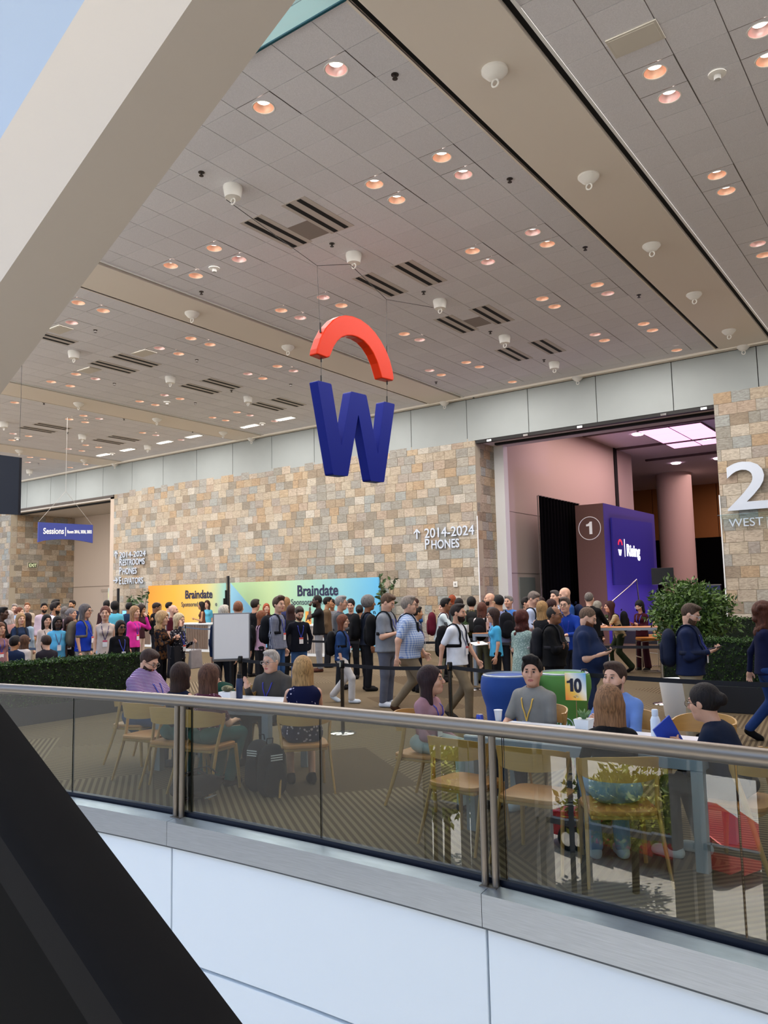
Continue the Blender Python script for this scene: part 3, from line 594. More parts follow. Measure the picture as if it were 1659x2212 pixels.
# slot air diffusers
VF = mat('diffuser_frame', 'c3bbb4', .7)
for px, py in ((688, 466), (598, 502), (906, 591), (822, 616), (1063, 680), (986, 701), (1182, 749), (1110, 765), (294, 779), (246, 793), (479, 829), (433, 840), (579, 878), (105, 728), (622, 869), (113, 921), (82, 928), (268, 947), (235, 954)):
    p = atz(px, py, ZC); x = LXE+round((p[0]-.25-LXE)/TS)*TS+.0; y = 6.335+round((p[1]-TS-6.335)/TS)*TS
    l = empty('air_diffuser', (p[0], p[1], ZC), 0, 'linear ceiling air diffuser with two black slots', 'air vent', 'ceiling slot diffusers')
    ceil_label(l, 'slot diffuser'); MB().box((-.26, -.66, -.006), (.26, .66, .006)).obj('plate', VF, l)
    for sx in (-.13, .11): MB().box((sx-.045, -.63, -.012), (sx+.045, .63, -.005)).obj('slot', BLACK, l)
for px, py in ((668, 497), (1025, 697)):
    p = atz(px, py, ZC); tag(MB().box((-.3, -.3, -.004), (.3, .3, .004)).obj('return_grille', mat('return_grey', '8d837d', .9), loc=(p[0], p[1], ZC)), 'brownish grey return grille between slot diffusers, '+('nearer the rail' if px < 900 else 'nearer the stone wall'), 'air vent', 'return grilles')
for px, py, n_ in ((1372, 83, 0), (128, 711, 1), (311, 762, 2), (193, 799, 3)):
    p = atz(px, py, ZC); tag(MB().box((-.30, -.19, -.02), (.30, .19, 0)).box((-.27, -.16, -.026), (.27, .16, -.02)).obj('speaker_panel', mat('speaker_panel', 'cfc8bb', .6), loc=(p[0], p[1], ZC), bevel=.006), ('large' if n_ == 0 else 'flat')+' off-white ceiling speaker panel '+['beside two downlights over the pier', 'half behind the diagonal beam', 'beside slot diffusers west of the emblem', 'west of the second diffuser pair'][n_], 'speaker', None if n_ == 0 else 'ceiling speaker panels')
LIN = mat('linear_lamp', (1, .95, .85), emit=3.0)
for px, py in ((539, 920), (419, 942), (355, 955), (276, 971), (223, 982), (617, 904)):
    p = atz(px, py, ZC); l = empty('linear_light', (p[0], p[1], ZC), 0, 'short rectangular wall washer light near the ceiling border', 'ceiling light', 'wall washer lights')
    ceil_label(l, 'wall washer lamp'); MB().box((-.42, -.13, -.02), (.42, .13, 0)).obj('frame', RIM, l); MB().box((-.38, -.10, -.026), (.38, .10, -.02)).obj('lens', LIN, l)
# ---------------------------------------------------------------- hanging emblem: orange arc above a blue letter
X0 = -8.8; TH = .19
def yz(cx, cy): p = atx(640+cx/5.265, 640+cy/5.265, X0); return p[1], p[2]
def ext(poly, name, m, parent, th=TH, bev=.025):
    n = len(poly); b = MB(); vs = [(X0, y, z) for y, z in poly]+[(X0-th, y, z) for y, z in poly]
    b.add(vs, [tuple(range(n)), tuple(range(2*n-1, n-1, -1))]+[(i, n+i, n+(i+1) % n, (i+1) % n) for i in range(n)])
    return b.obj(name, m, parent, smooth=False, bevel=bev, seg=3)
def rnd_corner(poly, r=.05, n=4):
    out = []; N = len(poly)
    for i in range(N):
        p0, p, p1 = [np.array(poly[j % N]) for j in (i-1, i, i+1)]; a = p0-p; b = p1-p; la, lb = np.linalg.norm(a), np.linalg.norm(b); rr = min(r, la*.45, lb*.45); a /= la; b /= lb
        for k in range(n+1): t = k/n; out.append(tuple((1-t)**2*(p+a*rr)+2*t*(1-t)*p+t*t*(p+b*rr)))
    return out
Wp = [(240, 955), (400, 995), (515, 1705), (622, 1080), (798, 1122), (930, 1800), (997, 1195), (1122, 1225), (1000, 2117), (845, 2100), (708, 1340), (590, 2048), (420, 2030)]
wz = rnd_corner([yz(*q) for q in Wp], .035, 3)
BLUE = mat('emblem_blue', '081a78', .5, spec=.12); ORG = mat('emblem_orange', 'c62c06', .4, spec=.15)
o = ext(wz, 'hanging_letter', BLUE, None); tag(o, 'thick dark blue letter W hanging below the orange arc', 'hanging sign', None)
oc = [(235, 655), (245, 590), (285, 470), (345, 355), (430, 262), (500, 225), (570, 213), (650, 225), (740, 262), (830, 330), (900, 405), (965, 500), (1025, 610), (1070, 725), (1100, 840), (1115, 935)]
ic = [(1105, 962), (975, 930), (955, 860), (925, 760), (880, 655), (830, 575), (770, 510), (700, 468), (640, 450), (575, 450), (520, 470), (470, 515), (430, 580), (405, 645), (385, 690)]
o = ext([yz(*q) for q in oc+ic+[(350, 700)]], 'hanging_arc', ORG, None); tag(o, 'glossy orange arc hanging above the blue letter W', 'hanging sign', None)
WIRE = mat('steel_wire', '3a3634', .4, .8)
n1 = atx(685, 574, X0-.09); n2 = atx(835, 647, X0-.09); rg = [atz(*q, ZC-.25) for q in ((503, 425), (764, 568), (950, 660))]
for q in rg: q[0] = X0-.09
hw = empty('suspension_cables', tuple(n1), 0, 'thin steel bridle cables holding the arc and letter', 'cable')
def relh(o, r): o.matrix_parent_inverse = Matrix.Translation(-r.location); return o
a1 = atx(692, 716, X0-.09); a2 = atx(836, 765, X0-.09)
for a, b in ((rg[0], n1), (n1, rg[1]), (rg[1], n2), (n2, rg[2])): relh(MB().tube([a, b], .006, 6).obj('cable', WIRE, hw), hw)
for a, b in ((n1, a1), (n2, a2)): relh(MB().tube([a, b], .005, 6).obj('wire', WIRE, hw), hw); relh(MB().tube([b+[0, 0, .16], b-[0, 0, .02]], .018, 6).obj('turnbuckle', WIRE, hw), hw)
for (x, y, y2_) in ((694, 769, 824), (836, 819, 868)):
    a = atx(x, y, X0-.09); b = atx(x, y2_, X0-.09); relh(MB().tube([a+[0, 0, .03], b-[0, 0, .03]], .005, 6).obj('wire', WIRE, hw), hw)
    for q in (a-[0, 0, .05], b+[0, 0, .05]): relh(MB().tube([q+[0, 0, .06], q-[0, 0, .06]], .016, 6).obj('turnbuckle', WIRE, hw), hw)
# ---------------------------------------------------------------- signs
SW = mat('sign_white', 'f4f1ec', .5, emit=.15); SB = mat('sign_violet', '3c4796', .7)
X1 = -25.0; q = [atx(*p, X1) for p in ((83, 1146), (201, 1134), (201, 1173), (81, 1183))]
ya, yb = q[0][1], q[1][1]; zt, zb_ = q[1][2], q[2][2]
sg = empty('sessions_banner', (X1, ya, zb_), 0, 'violet blue hanging fabric banner lettered Sessions', 'banner')
poly = [(ya, zt-.03), (yb, zt), (yb, zb_)]+[(yb+(ya-yb)*t, zb_+.10*math.sin(math.pi*t)-.03*t) for t in np.linspace(.1, .9, 8)]+[(ya, zb_-.06)]
n = len(poly); b = MB(); b.add([(0, y-ya, z-zb_) for y, z in poly]+[(-.05, y-ya, z-zb_) for y, z in poly], [tuple(range(n)), tuple(range(2*n-1, n-1, -1))]+[(i, n+i, n+(i+1) % n, (i+1) % n) for i in range(n)]); b.obj('panel', SB, sg)
H_ = zt-zb_; L_ = yb-ya
text('lettering', 'Sessions', .28, SW, (.008, L_*.08, H_*.36), (0, 1, .05), (0, 0, 1), sg, .004, .006, sx=.82)
MB().box((.0, L_*.475, H_*.3), (.012, L_*.485, H_*.78)).obj('divider', SW, sg)
text('lettering', 'Room 2016, 2020, 2022', .15, SW, (.008, L_*.51, H_*.46), (0, 1, .05), (0, 0, 1), sg, .004, .006, sx=.66)
top = atx(142, 1061, X1-.02)-np.array([X1, ya, zb_])
for a, b_ in (((-.02, .02, H_), top), ((-.02, L_-.02, H_), top), (top, (top[0], top[1], ZC-zb_))): MB().tube([a, b_], .006, 5).obj('cable', mat('pale_wire', 'b5b0aa', .5), sg)
METAL = mat('sign_aluminium', 'c9ced6', .4, .5)
def letters(name, lines, size, x, z0, dz, lab, y=YW-.05, sx=.9, e=.018, bold=.004, ax=None):
    r = empty(name, (x, y, z0), 0, lab, 'sign lettering')
    for i, t in enumerate(lines): text('lettering', t, size, METAL, (0, 0, -i*dz), (1, 0, 0), parent=r, ext=e, bold=bold, sx=sx)
    return r
def arrow(r, loc, s, ang):
    b = MB(); R = Matrix.Rotation(ang, 3, 'Y')
    pts = [(-.06, 0), (.06, 0), (.06, .62), (.26, .42), (.33, .5), (0, .84), (-.33, .5), (-.26, .42), (-.06, .62)]; n = len(pts)
    vs = [tuple(R @ Vector((x*s, d, (z-.42)*s))+Vector(loc)) for d in (-.018, .018) for x, z in pts]
    b.add(vs, [tuple(range(n)), tuple(range(2*n-1, n-1, -1))]+[(i, n+i, n+(i+1) % n, (i+1) % n) for i in range(n)]); b.obj('arrow', METAL, r, fix=True)
def capsword(r, t, size, loc):      # small capitals behind a tall initial
    text('lettering', t[0], size*1.2, METAL, loc, (1, 0, 0), parent=r, ext=.018, bold=.006, sx=.78)
    text('lettering', t[1:], size*.98, METAL, (loc[0]+size*.62, loc[1], loc[2]), (1, 0, 0), parent=r, ext=.018, bold=.006, sx=.82)
p = aty(917, 1161, YW-.05); r = letters('wall_sign_phones', ['2014-2024'], .46, p[0], p[2]-.02, .5, 'aluminium lettering 2014-2024 over Phones by the wall corner', sx=.98)
p2 = aty(917, 1184, YW-.05); capsword(r, 'PHONES', .42, (0, 0, p2[2]-p[2]-.02)); arrow(r, (-.3, 0, .16), .42, 0)
p = aty(258, 1205, YW-.05); r = letters('wall_sign_restrooms', ['2014-2024'], .36, p[0], p[2], .5, 'aluminium lettering listing Restrooms, Phones and Elevators by the recess', sx=1.25)
for i, (t, yy) in enumerate((('RESTROOMS', 1222), ('PHONES', 1241), ('ELEVATORS', 1262))):
    p2 = aty(258, yy, YW-.05); capsword(r, t, .40, (0, 0, p2[2]-p[2]))
arrow(r, (-.25, 0, .16), .42, 0); arrow(r, (-.25, 0, p2[2]-p[2]+.18), .42, math.pi/2)
# the big 2 above WEST on the pier
YP = 21.7; a = aty(1573, 1104, YP); 
pr_ = empty('numeral_sign', (a[0], YP, a[2]), 0, 'large brushed aluminium numeral 2 above the word WEST', 'sign lettering')
pl = [(.02, 1.02), (.14, 1.18), (.34, 1.30), (.56, 1.31), (.78, 1.22), (.90, 1.02), (.89, .80), (.76, .58), (.30, .22), (.98, .22), (.98, .0), (.0, .0), (.0, .17), (.56, .60), (.68, .78), (.70, .93), (.62, 1.06), (.50, 1.11), (.34, 1.08), (.22, 1.0), (.14, .90)]
def smooth_poly(pl, keep):
    return pl
n = len(pl); b = MB(); vs = [(x, d, z) for d in (-.05, .05) for x, z in pl]; b.add(vs, [tuple(range(n)), tuple(range(2*n-1, n-1, -1))]+[(i, n+i, n+(i+1) % n, (i+1) % n) for i in range(n)])
me = text_mesh('2', 1.0, .03, .012); xs_ = [v.co.x for v in me.vertices]; zs_ = [v.co.y for v in me.vertices]
sxx, szz = 1.02/(max(xs_)-min(xs_)), 1.24/(max(zs_)-min(zs_)); x0_, z0_ = min(xs_), min(zs_)
me.transform(Matrix(((sxx, 0, 0, -x0_*sxx), (0, 0, -1, 0), (0, szz, 0, -z0_*szz), (0, 0, 0, 1)))); link('numeral', me, pr_, METAL)
w_ = aty(1573, 1139, YP); text('lettering', 'WEST', .30, METAL, (0.0, 0, w_[2]-a[2]), (1, 0, 0), parent=pr_, ext=.015, bold=.0, sx=1.05)
MB().box((-.22, -.2, -.12), (2.2, .08, -.10)).obj('glass_shelf', SKYGL, pr_)
# exit signs
e1 = empty('exit_sign', (-41.24, 23.9, 3.95), 0, 'dark framed exit sign on the stone of the recess', 'exit sign')
MB().box((0, -.28, -.16), (.05, .28, .16)).obj('frame', mat('exit_frame', 'c9c0a8', .5), e1); MB().box((.05, -.24, -.13), (.056, .24, .13)).obj('face', mat('exit_dark', '2e3322', .5), e1)
text('lettering', 'EXIT', .25, mat('exit_cream', 'e9f2c2', .5, emit=.4), (.062, -.21, -.09), (0, 1, 0), parent=e1, ext=.003, bold=.004, sx=.85)
e2 = empty('exit_sign', (-33.9, 26.45, 3.35), 0, 'green glowing exit sign above the beige doors', 'exit sign')
MB().box((-.34, -.03, -.16), (.34, .0, .16)).obj('face', mat('exit_green', (.12, .75, .12), emit=.7), e2); text('lettering', 'EXIT', .24, mat('exit_white', 'd5ffcf', .5, emit=.8), (-.26, -.04, -.09), (1, 0, 0), parent=e2, ext=.003, bold=.006, sx=.85)
# black hanging panel near the rail
q = [aty(*p, 8.) for p in ((-60, 975), (42, 988), (39, 1112), (-60, 1108))]
hbn = empty('hanging_black_banner', tuple(q[0]), 0, 'plain black hanging banner panel under the ceiling', 'banner')
b = MB().hexa([tuple(q[3]-q[0]), tuple(q[2]-q[0]), tuple(q[2]-q[0]+[0, .05, 0]), tuple(q[3]-q[0]+[0, .05, 0]), (0, 0, 0), tuple(q[1]-q[0]), tuple(q[1]-q[0]+[0, .05, 0]), (0, .05, 0)]); b.obj('panel', mat('banner_black', '10111c', .85), hbn)
for x in (.05, (q[1]-q[0])[0]-.05): MB().tube([(x, .025, -.02), (x, .025, ZC-q[0][2])], .004, 5).obj('cable', WIRE, hbn)
# wall switch plates
for X, Z, nm in ((aty(985, 1262, YW-.03)), (aty(2, 1290, YW-.05))) if False else []: pass
p = aty(984, 1262, YW-.02); l = empty('wall_switch', tuple(p), 0, 'small white switch plate on the stone wall', 'switch'); MB().box((-.08, -.02, -.09), (.08, .01, .09)).obj('plate', RIM, l, bevel=.006); MB().box((-.025, -.03, -.035), (.025, -.02, .035)).obj('button', mat('btn', '9b9690', .5), l)

finish_labels()
# ---------------------------------------------------------------- the street side of the building, behind the viewer
b = MB().box((-46, -7.3, -5.9), (14, 4.6, -5.5)).obj('floor_lower', mat('lower_floor', 'c4c0b8', .6)); tag(b, 'pale stone floor of the lobby one level down', None, None, 'structure')
b = MB().box((-120, -90, -5.95), (80, -7.3, -5.6)).obj('street', mat('concrete_street', 'd0cbc0', .9, noise=.1, nscale=.8)); tag(b, 'sunlit pale concrete street outside the glass front', None, None, 'structure')
b = MB().box((-19, -7.6, 14), (14, 6.3, 14.4)).obj('roof', WHITE); tag(b, 'white roof over the void, unseen, drawn out to shade the upper wall', None, None, 'structure')  # added out of view; its length is set to keep the sun out
b = MB().box((-46, 6.36, ZC+.6), (14, 6.7, 14.2)).obj('wall_upper', mat('pale_blue_wall', 'a3b4cc', .7)); tag(b, 'white upper wall above the void', None, None, 'structure')
b = MB().box((14, -7.6, -5.9), (14.4, 6.7, 14.4)).obj('wall_east', PLASTER); tag(b, 'end wall of the lobby', None, None, 'structure')
fc = empty('window_front', (-15, -7, -5.5), 0, 'tall glazed street front with grey mullions', None, None, 'structure'); MU = mat('mullion', '6d7276', .4, .6)
for i in range(20): MB().box((-30+i*3.0, -.12, 0), (-29.85+i*3.0, .12, 19.5)).obj('mullion', MU, fc)
for z in (0, 2.2, 5.6, 9.5, 14): MB().box((-30, -.08, z), (29, .08, z+(.35 if z == 5.6 else .12))).obj('transom', MU, fc)
DW = mat('blind_grey', 'a8a5a0', .8)  # added solid panels, unseen; they keep bright street reflections out of the railing glass
for x0, x1, z0_, z1_ in ((-15, 3.1, 0, 6.6), (3.9, 5.4, 0, 6.6), (7.7, 8.1, 0, 6.6), (9.75, 10.0, 0, 6.6), (10.6, 11.9, 0, 6.6), (14.5, 30, 0, 6.6), (3.1, 14.5, 3.7, 6.6)): MB().box((x0, -.2, z0_), (x1, .15, z1_)).obj('reflection_blind', DW, fc)
def leafball(rad, n, ls, seed=0, flat=.8):
    r = np.random.default_rng(seed); d = r.normal(size=(n, 3)); d /= np.linalg.norm(d, axis=1)[:, None]
    lob = 1+.22*np.sin(d[:, 0]*7+1)*np.sin(d[:, 1]*6)+.12*np.sin(d[:, 2]*11+d[:, 0]*5)
    p = d*(rad*lob*(r.random(n)**.35))[:, None]; p[:, 2] *= flat; return p, d
def leaves_mesh(P, D, ls, seed=0, asp=.45, out=.6):
    r = np.random.default_rng(seed+5); n = len(P); a = r.normal(size=(n, 3))+D*out; a /= np.linalg.norm(a, axis=1)[:, None]
    t = np.cross(a, r.normal(size=(n, 3))); t /= np.linalg.norm(t, axis=1)[:, None]; b_ = np.cross(a, t)
    s = ls*(.7+.6*r.random(n))[:, None]; w_ = s*asp*.5
    V = np.stack([P, P+a*s*.45+t*w_+b_*s*.06, P+a*s, P+a*s*.45-t*w_+b_*s*.06], 1).reshape(-1, 3); Q = np.arange(n*4).reshape(-1, 4)
    me = qmesh([(V, Q)], 'foliage'); me.polygons.foreach_set('use_smooth', np.zeros(n, bool)); return me
def leaf_mat(name, c0, c1, rough=.45):
    m = mat(name, c0, rough, spec=.3); nt, b = nodes(m); g = nt.nodes.new('ShaderNodeNewGeometry'); r = nt.nodes.new('ShaderNodeValToRGB')
    r.color_ramp.elements[0].color = (*hx(c0), 1); r.color_ramp.elements[1].color = (*hx(c1), 1); nt.links.new(g.outputs['Random Per Island'], r.inputs[0]); nt.links.new(r.outputs[0], b.inputs['Base Color']); return m
TL = leaf_mat('street_leaves', '5f7a2c', 'b7b84a')
for i, (x, y, z, r) in enumerate(((-13.4, -9.4, -3.3, 1.35), (-9.6, -9.9, -3.5, 1.1), (-18.0, -9.4, -3.2, 1.3), (-4.2, -9.8, -3.4, 1.2), (-24.5, -9.5, -3, 1.3))):
    t = empty('street_tree', (x, y, -5.6), 0, ['broad leafy street tree outside the glass front, in line with the first table', 'leafy street tree before the red car', 'leafy street tree outside, west of the centre', 'leafy street tree outside, eastern one', 'leafy street tree outside, westernmost'][i], 'tree', 'street trees')
    MB().tube([(0, 0, 0), (.05, 0, z+5.2)], .09, 8).obj('trunk', mat('bark', '4f4335', .9), t); P_, D_ = leafball(r, 2600, .2, i); o = link('foliage', leaves_mesh(P_, D_, .22, i), t, TL, (0, 0, z+5.6)); o['kind'] = 'stuff'
car = empty('red_car', (-10.6, -12.6, -5.6), math.radians(8), 'red estate car parked on the street outside', 'car')
RED = mat('car_red', 'b5121f', .25, .2); b = MB()
prof = [(-2.3, .35), (-2.3, .85), (-2.1, 1.0), (-1.5, 1.08), (-.7, 1.5), (.9, 1.55), (1.9, 1.12), (2.25, .95), (2.3, .35)]
b.prism(prof, -.88, .88, lambda x, z, y: (x, y, z)); b.obj('body', RED, car, bevel=.05); MB().prism([(-1.35, 1.08), (-.68, 1.44), (.85, 1.48), (1.6, 1.12)], -.9, .9, lambda x, z, y: (x, y, z)).obj('side_window', mat('car_glass', '14181c', .1), car)
for x in (-1.4, 1.4):
    for y in (-.8, .8): wl = MB().tube([(x, y-.11, .34), (x, y+.11, .34)], .34, 20).obj('wheel', mat('tyre', '151515', .8), car); MB().tube([(x, y-.125, .34), (x, y+.125, .34)], .2, 12).obj('hub', CHROME, wl)
# ---------------------------------------------------------------- people
SKIN = {'l': 'cf9c80', 'p': 'd8a88e', 't': 'b88560', 'b': '8a5c40', 'd': '4a2f21'}
def skin_mat(k):
    m = mat('skin_'+k, SKIN[k], .55, noise=.05, nscale=25); return m
LIPS = {'l': 'b0625a', 'p': 'b8655f', 't': '9a5547', 'b': '6f4036', 'd': '3f241f'}
def hair_mat(c):
    n = 'hair_'+c
    if n in MATS: return MATS[n]
    m = mat(n, c, .62, noise=.5, nscale=16, stretch=(6, 6, .6), bump=1.0, spec=.25); return m
def cloth(c, pat=None, c2='ffffff'):
    n = 'cloth_'+c+(pat or '')+(c2 if pat else '')
    if n in MATS: return MATS[n]
    if not pat: return mat(n, c, .85, spec=.15, noise=.12, nscale=7, bump=.35)
    m = mat(n, c, .85, spec=.15); nt, b = nodes(m); N = nt.nodes.new; L = nt.links.new
    t = N('ShaderNodeTexCoord'); mp = N('ShaderNodeMapping'); L(t.outputs['Object'], mp.inputs[0]); mx = N('ShaderNodeMix'); mx.data_type = 'RGBA'
    mx.inputs[6].default_value = (*hx(c), 1); mx.inputs[7].default_value = (*hx(c2), 1)
    def band(axis, sc, th):
        s = N('ShaderNodeSeparateXYZ'); L(mp.outputs[0], s.inputs[0]); a = N('ShaderNodeMath'); a.operation = 'MULTIPLY'; a.inputs[1].default_value = sc; L(s.outputs[axis], a.inputs[0])
        f_ = N('ShaderNodeMath'); f_.operation = 'FRACT'; L(a.outputs[0], f_.inputs[0]); g = N('ShaderNodeMath'); g.operation = 'LESS_THAN'; g.inputs[1].default_value = th; L(f_.outputs[0], g.inputs[0]); return g.outputs[0]
    def comb(a, b_, op='MAXIMUM'):
        n_ = N('ShaderNodeMath'); n_.operation = op; L(a, n_.inputs[0]); L(b_, n_.inputs[1]); return n_.outputs[0]
    if pat == 'stripe': fac = band(2, 62, .38)
    elif pat == 'stripe2': fac = band(2, 38, .45)
    elif pat in ('plaid', 'check'):
        mp.inputs['Rotation'].default_value = (0, 0, .6)
        k = 30 if pat == 'plaid' else 42; s_ = N('ShaderNodeMath'); s_.operation = 'ADD'; L(band(2, k, .36), s_.inputs[0]); L(band(0, k, .36), s_.inputs[1]); h = N('ShaderNodeMath'); h.operation = 'MULTIPLY'; h.inputs[1].default_value = .5; L(s_.outputs[0], h.inputs[0]); fac = h.outputs[0]
    elif pat in ('dots', 'floral', 'lace'):
        v = N('ShaderNodeTexVoronoi'); v.inputs['Scale'].default_value = {'dots': 62, 'floral': 26, 'lace': 40}[pat]; L(mp.outputs[0], v.inputs[0]); no = N('ShaderNodeTexNoise'); no.inputs['Scale'].default_value = 9; L(mp.outputs[0], no.inputs[0])
        g = N('ShaderNodeMath'); g.operation = 'LESS_THAN'; g.inputs[1].default_value = {'dots': .30, 'floral': .34, 'lace': .42}[pat]; L(v.outputs['Distance'], g.inputs[0]); g2 = N('ShaderNodeMath'); g2.operation = 'GREATER_THAN'; g2.inputs[1].default_value = .5 if pat != 'lace' else .3; L(no.outputs[0], g2.inputs[0]); fac = comb(g.outputs[0], g2.outputs[0], 'MINIMUM')
    elif pat == 'camo':
        no = N('ShaderNodeTexNoise'); no.inputs['Scale'].default_value = 16; L(mp.outputs[0], no.inputs[0]); g = N('ShaderNodeMath'); g.operation = 'GREATER_THAN'; g.inputs[1].default_value = .52; L(no.outputs[0], g.inputs[0]); fac = g.outputs[0]
    L(fac, mx.inputs[0]); L(mx.outputs[2], b.inputs['Base Color']); return m
def V3(*a): return np.array(a, float)
def unit(v): v = np.array(v, float); return v/(np.linalg.norm(v)+1e-9)
def rotm(yaw, pitch):      # head frame: rows = right, forward, up ; yaw + = to the person's left
    cy, sy = math.cos(yaw), math.sin(yaw); cp, sp = math.cos(pitch), math.sin(pitch)
    f = V3(-sy*cp, cy*cp, -sp); r = V3(cy, sy, 0); u = np.cross(r, f); return np.array([r, f, u])
ARMS = {  # (upper arm, forearm, palm normal, curl) for the right side; x is outward
 'down': ((.13, -.03, -1), (.03, .22, -1), (-1, .1, 0), .5), 'swingf': ((.10, .38, -1), (.0, .62, -.9), (-1, 0, 0), .5), 'swingb': ((.22, -.5, -1), (.1, -.1, -1), (-1, 0, 0), .5),
 'phone': ((.16, .12, -1), (-.42, 1, .28), (-.2, -.5, 1), .9), 'phonelow': ((.2, .05, -1), (-.45, 1, -.05), (-.1, -.3, 1), .9), 'crossed': ((.12, .42, -1), (-1, .28, .12), (0, -1, .1), .35),
 'head': ((.35, .75, -.35), (-.35, -.1, 1), (0, -1, 0), .3), 'headside': ((.6, .7, -.3), (-.45, -.35, 1), (-1, 0, 0), .4), 'table': ((.2, .5, -1), (-.45, 1, -.02), (0, 0, -1), .35), 'tablein': ((.18, .62, -.85), (-.9, .75, .0), (0, 0, -1), .4), 'pocket': ((.42, -.25, -1), (-.28, .38, -1), (-1, 0, 0), .6),
 'gesture': ((.2, .35, -1), (-.1, .65, .9), (-.4, -1, 0), .2), 'clasp': ((.25, .5, -.9), (-.85, .75, .55), (-1, 0, 0), .5), 'fwd': ((.1, .55, -1), (-.1, 1, .05), (0, 0, -1), .4), 'hang': ((.10, -.02, -1), (0, .1, -1), (-1, 0, 0), 1.1), 'lap': ((.16, .22, -1), (-.35, 1, -.38), (0, 0, -1), .5), 'hold': ((.15, .25, -1), (-.25, 1, .35), (-1, 0, 0), 1.25), 'lean': ((.25, .65, -.8), (-.1, 1, -.25), (0, 0, -1), .3)}
PEOPLE = []
def person(at, yaw, h, label, sex='m', fat=0., skin='l', hair=('short', '3a2a20'), top=('20304a', None, 'short'), legs=('2a2a30',), arms=('down', 'down'), pose='stand', lean=0., head=(0., 0.), beard=None, glasses=None, lan=None, shoe='1c1a1a',
           seat=.46, dist=12., extra=None, collar=None, bag=None, sway=0., lanside=0., kneedir=0., feet=(.42, .42), tl=1.):
    """one clothed figure: skin body with head and hands, clothes and hair as children; local frame faces +Y"""
    s = h/1.75; vx = min(max(dist*.00135, .0085), .03); fine = min(max(dist*.0006, .0045), .014)
    root = empty('person', at, yaw, label, 'person'); root.scale = (s, s, s); PEOPLE.append(root)
    F = sex == 'f'; sh = (.150 if F else .184)+.030*fat; hw = (.083 if F else .082)+.02*fat
    sit = pose == 'sit'; pz = (seat+.105)/s if sit else .93
    P = V3(0, 0, pz); U = unit((sway, math.sin(lean), math.cos(lean)))*tl; Fw = unit((0, math.cos(lean), -math.sin(lean))); X = V3(1, 0, 0)
    C = P+U*.33; Nk = P+U*.545+Fw*.005; S_ = P+U*.462
    HR = rotm(*head); hv = unit(U*.9+V3(0, 0, .6)+HR[1]*.25); Hc = Nk+hv*.150+HR[1]*.014
    hs = 1.10
    def HS(q): return (Hc+(q[0]-Hc)*hs, q[1])
    def hp(x, y, z): return Hc+HR[0]*x+HR[1]*y+HR[2]*z
    # ---- joints
    arms_ = []
    for side, a in ((1, arms[0]), (-1, arms[1])):
        ua, fa, pn, cu = ARMS[a]; flip = V3(side, 1, 1); sj = S_+X*side*(sh-.008)-U*.022
        u_ = unit(np.array(ua)*flip); f_ = unit(np.array(fa)*flip); el = sj+u_*.285; wr = el+f_*.25; arms_.append((sj, el, wr, f_, unit(np.array(pn)*flip), cu, side, a))
    legs_ = []
    for side, fo in ((1, feet[0]), (-1, feet[1])):
        hj = P+V3(side*hw, 0, -.03)
        if sit: kn = V3(side*(hw+.03), .43, seat/s+.04)+V3(kneedir, 0, 0); an = V3(side*(hw+.02)+kneedir, fo, .085)
        elif pose == 'walk':
            st = .22*side*(1 if feet[0] > 0 else -1); kn = V3(side*hw, .10+max(st, 0)*.5+(.02 if st > 0 else -.03), .50); an = V3(side*hw, st, .09+(.05 if st < 0 else 0))
        else: kn = V3(side*(hw+.015), .012, .50); an = V3(side*(hw+.03), -.02, .085)
        legs_.append((hj, kn, an, side))
    # ---- body skin
    b_ = []
    cw = (.128 if F else .150)+.042*fat
    b_ += [('c', P+U*.02, C, cw*.9, cw*.88, (Fw, 1.4)), ('c', S_-X*(sh-.03)-U*.01, S_+X*(sh-.03)-U*.01, .045, .045), ('c', Nk-U*.05, Hc-HR[2]*.03, .054, .05)]
    for sj, el, wr, *_ in arms_: b_ += [('c', sj, el, .049-.008*F+.01*fat, .037-.004*F+.008*fat), ('c', el, wr, .038-.004*F+.008*fat, .025)]
    for hj, kn, an, sd in legs_: b_ += [('c', hj, kn, .076, .052), ('c', kn, an, .052, .036)]
    body = [solid(b_, max(vx, .018), .03)]
    jw = .0 if F else .006; ch = .07+fat*.012
    hd = [('e', hp(0, -.012, .030), (.076, .096, .092), HR), ('e', hp(0, .012, -.035), (.062+jw+.008*fat, .076, .082), HR, {'k': .03}), ('e', hp(0, .048, -.088), (.030+jw+.01*fat, .034, .026), HR, {'k': .03}), ('c', hp(-.028, .080, .030), hp(.028, .080, .030), .013, .013, {'k': .016}),
          ('c', hp(0, .088, .018), hp(0, .108, -.022), .008, .0135, {'k': .010}), ('e', hp(0, .102, -.027), (.017, .012, .010), HR, {'k': .008}), ('c', hp(-.015, .0800, -.055), hp(.015, .0800, -.055), .0075, .0075, {'k': .012}), ('c', hp(-.010, .0785, -.064), hp(.010, .0785, -.064), .0078, .0078, {'k': .010}),
          ('e', hp(-.040, .052, -.022), (.028, .03, .028), HR, {'k': .02}), ('e', hp(.040, .052, -.022), (.028, .03, .028), HR, {'k': .02}), ('c', Nk, hp(0, -.02, -.06), .053, .05, {'k': .03})]
    for sd in (-1, 1): hd += [('e', hp(sd*.079, -.004, -.002), (.010, .021, .032), HR, {'k': .008})]
    subs = [(('e', hp(sd*.031, .098, .010), (.017, .016, .0105), HR), .01) for sd in (-1, 1)]+[(('e', hp(0, .103, -.0595), (.020, .02, .0015), HR), .003)]
    body.append(HS(solid(hd, fine, .022, subs, box=(Hc-.17, Hc+.17))))
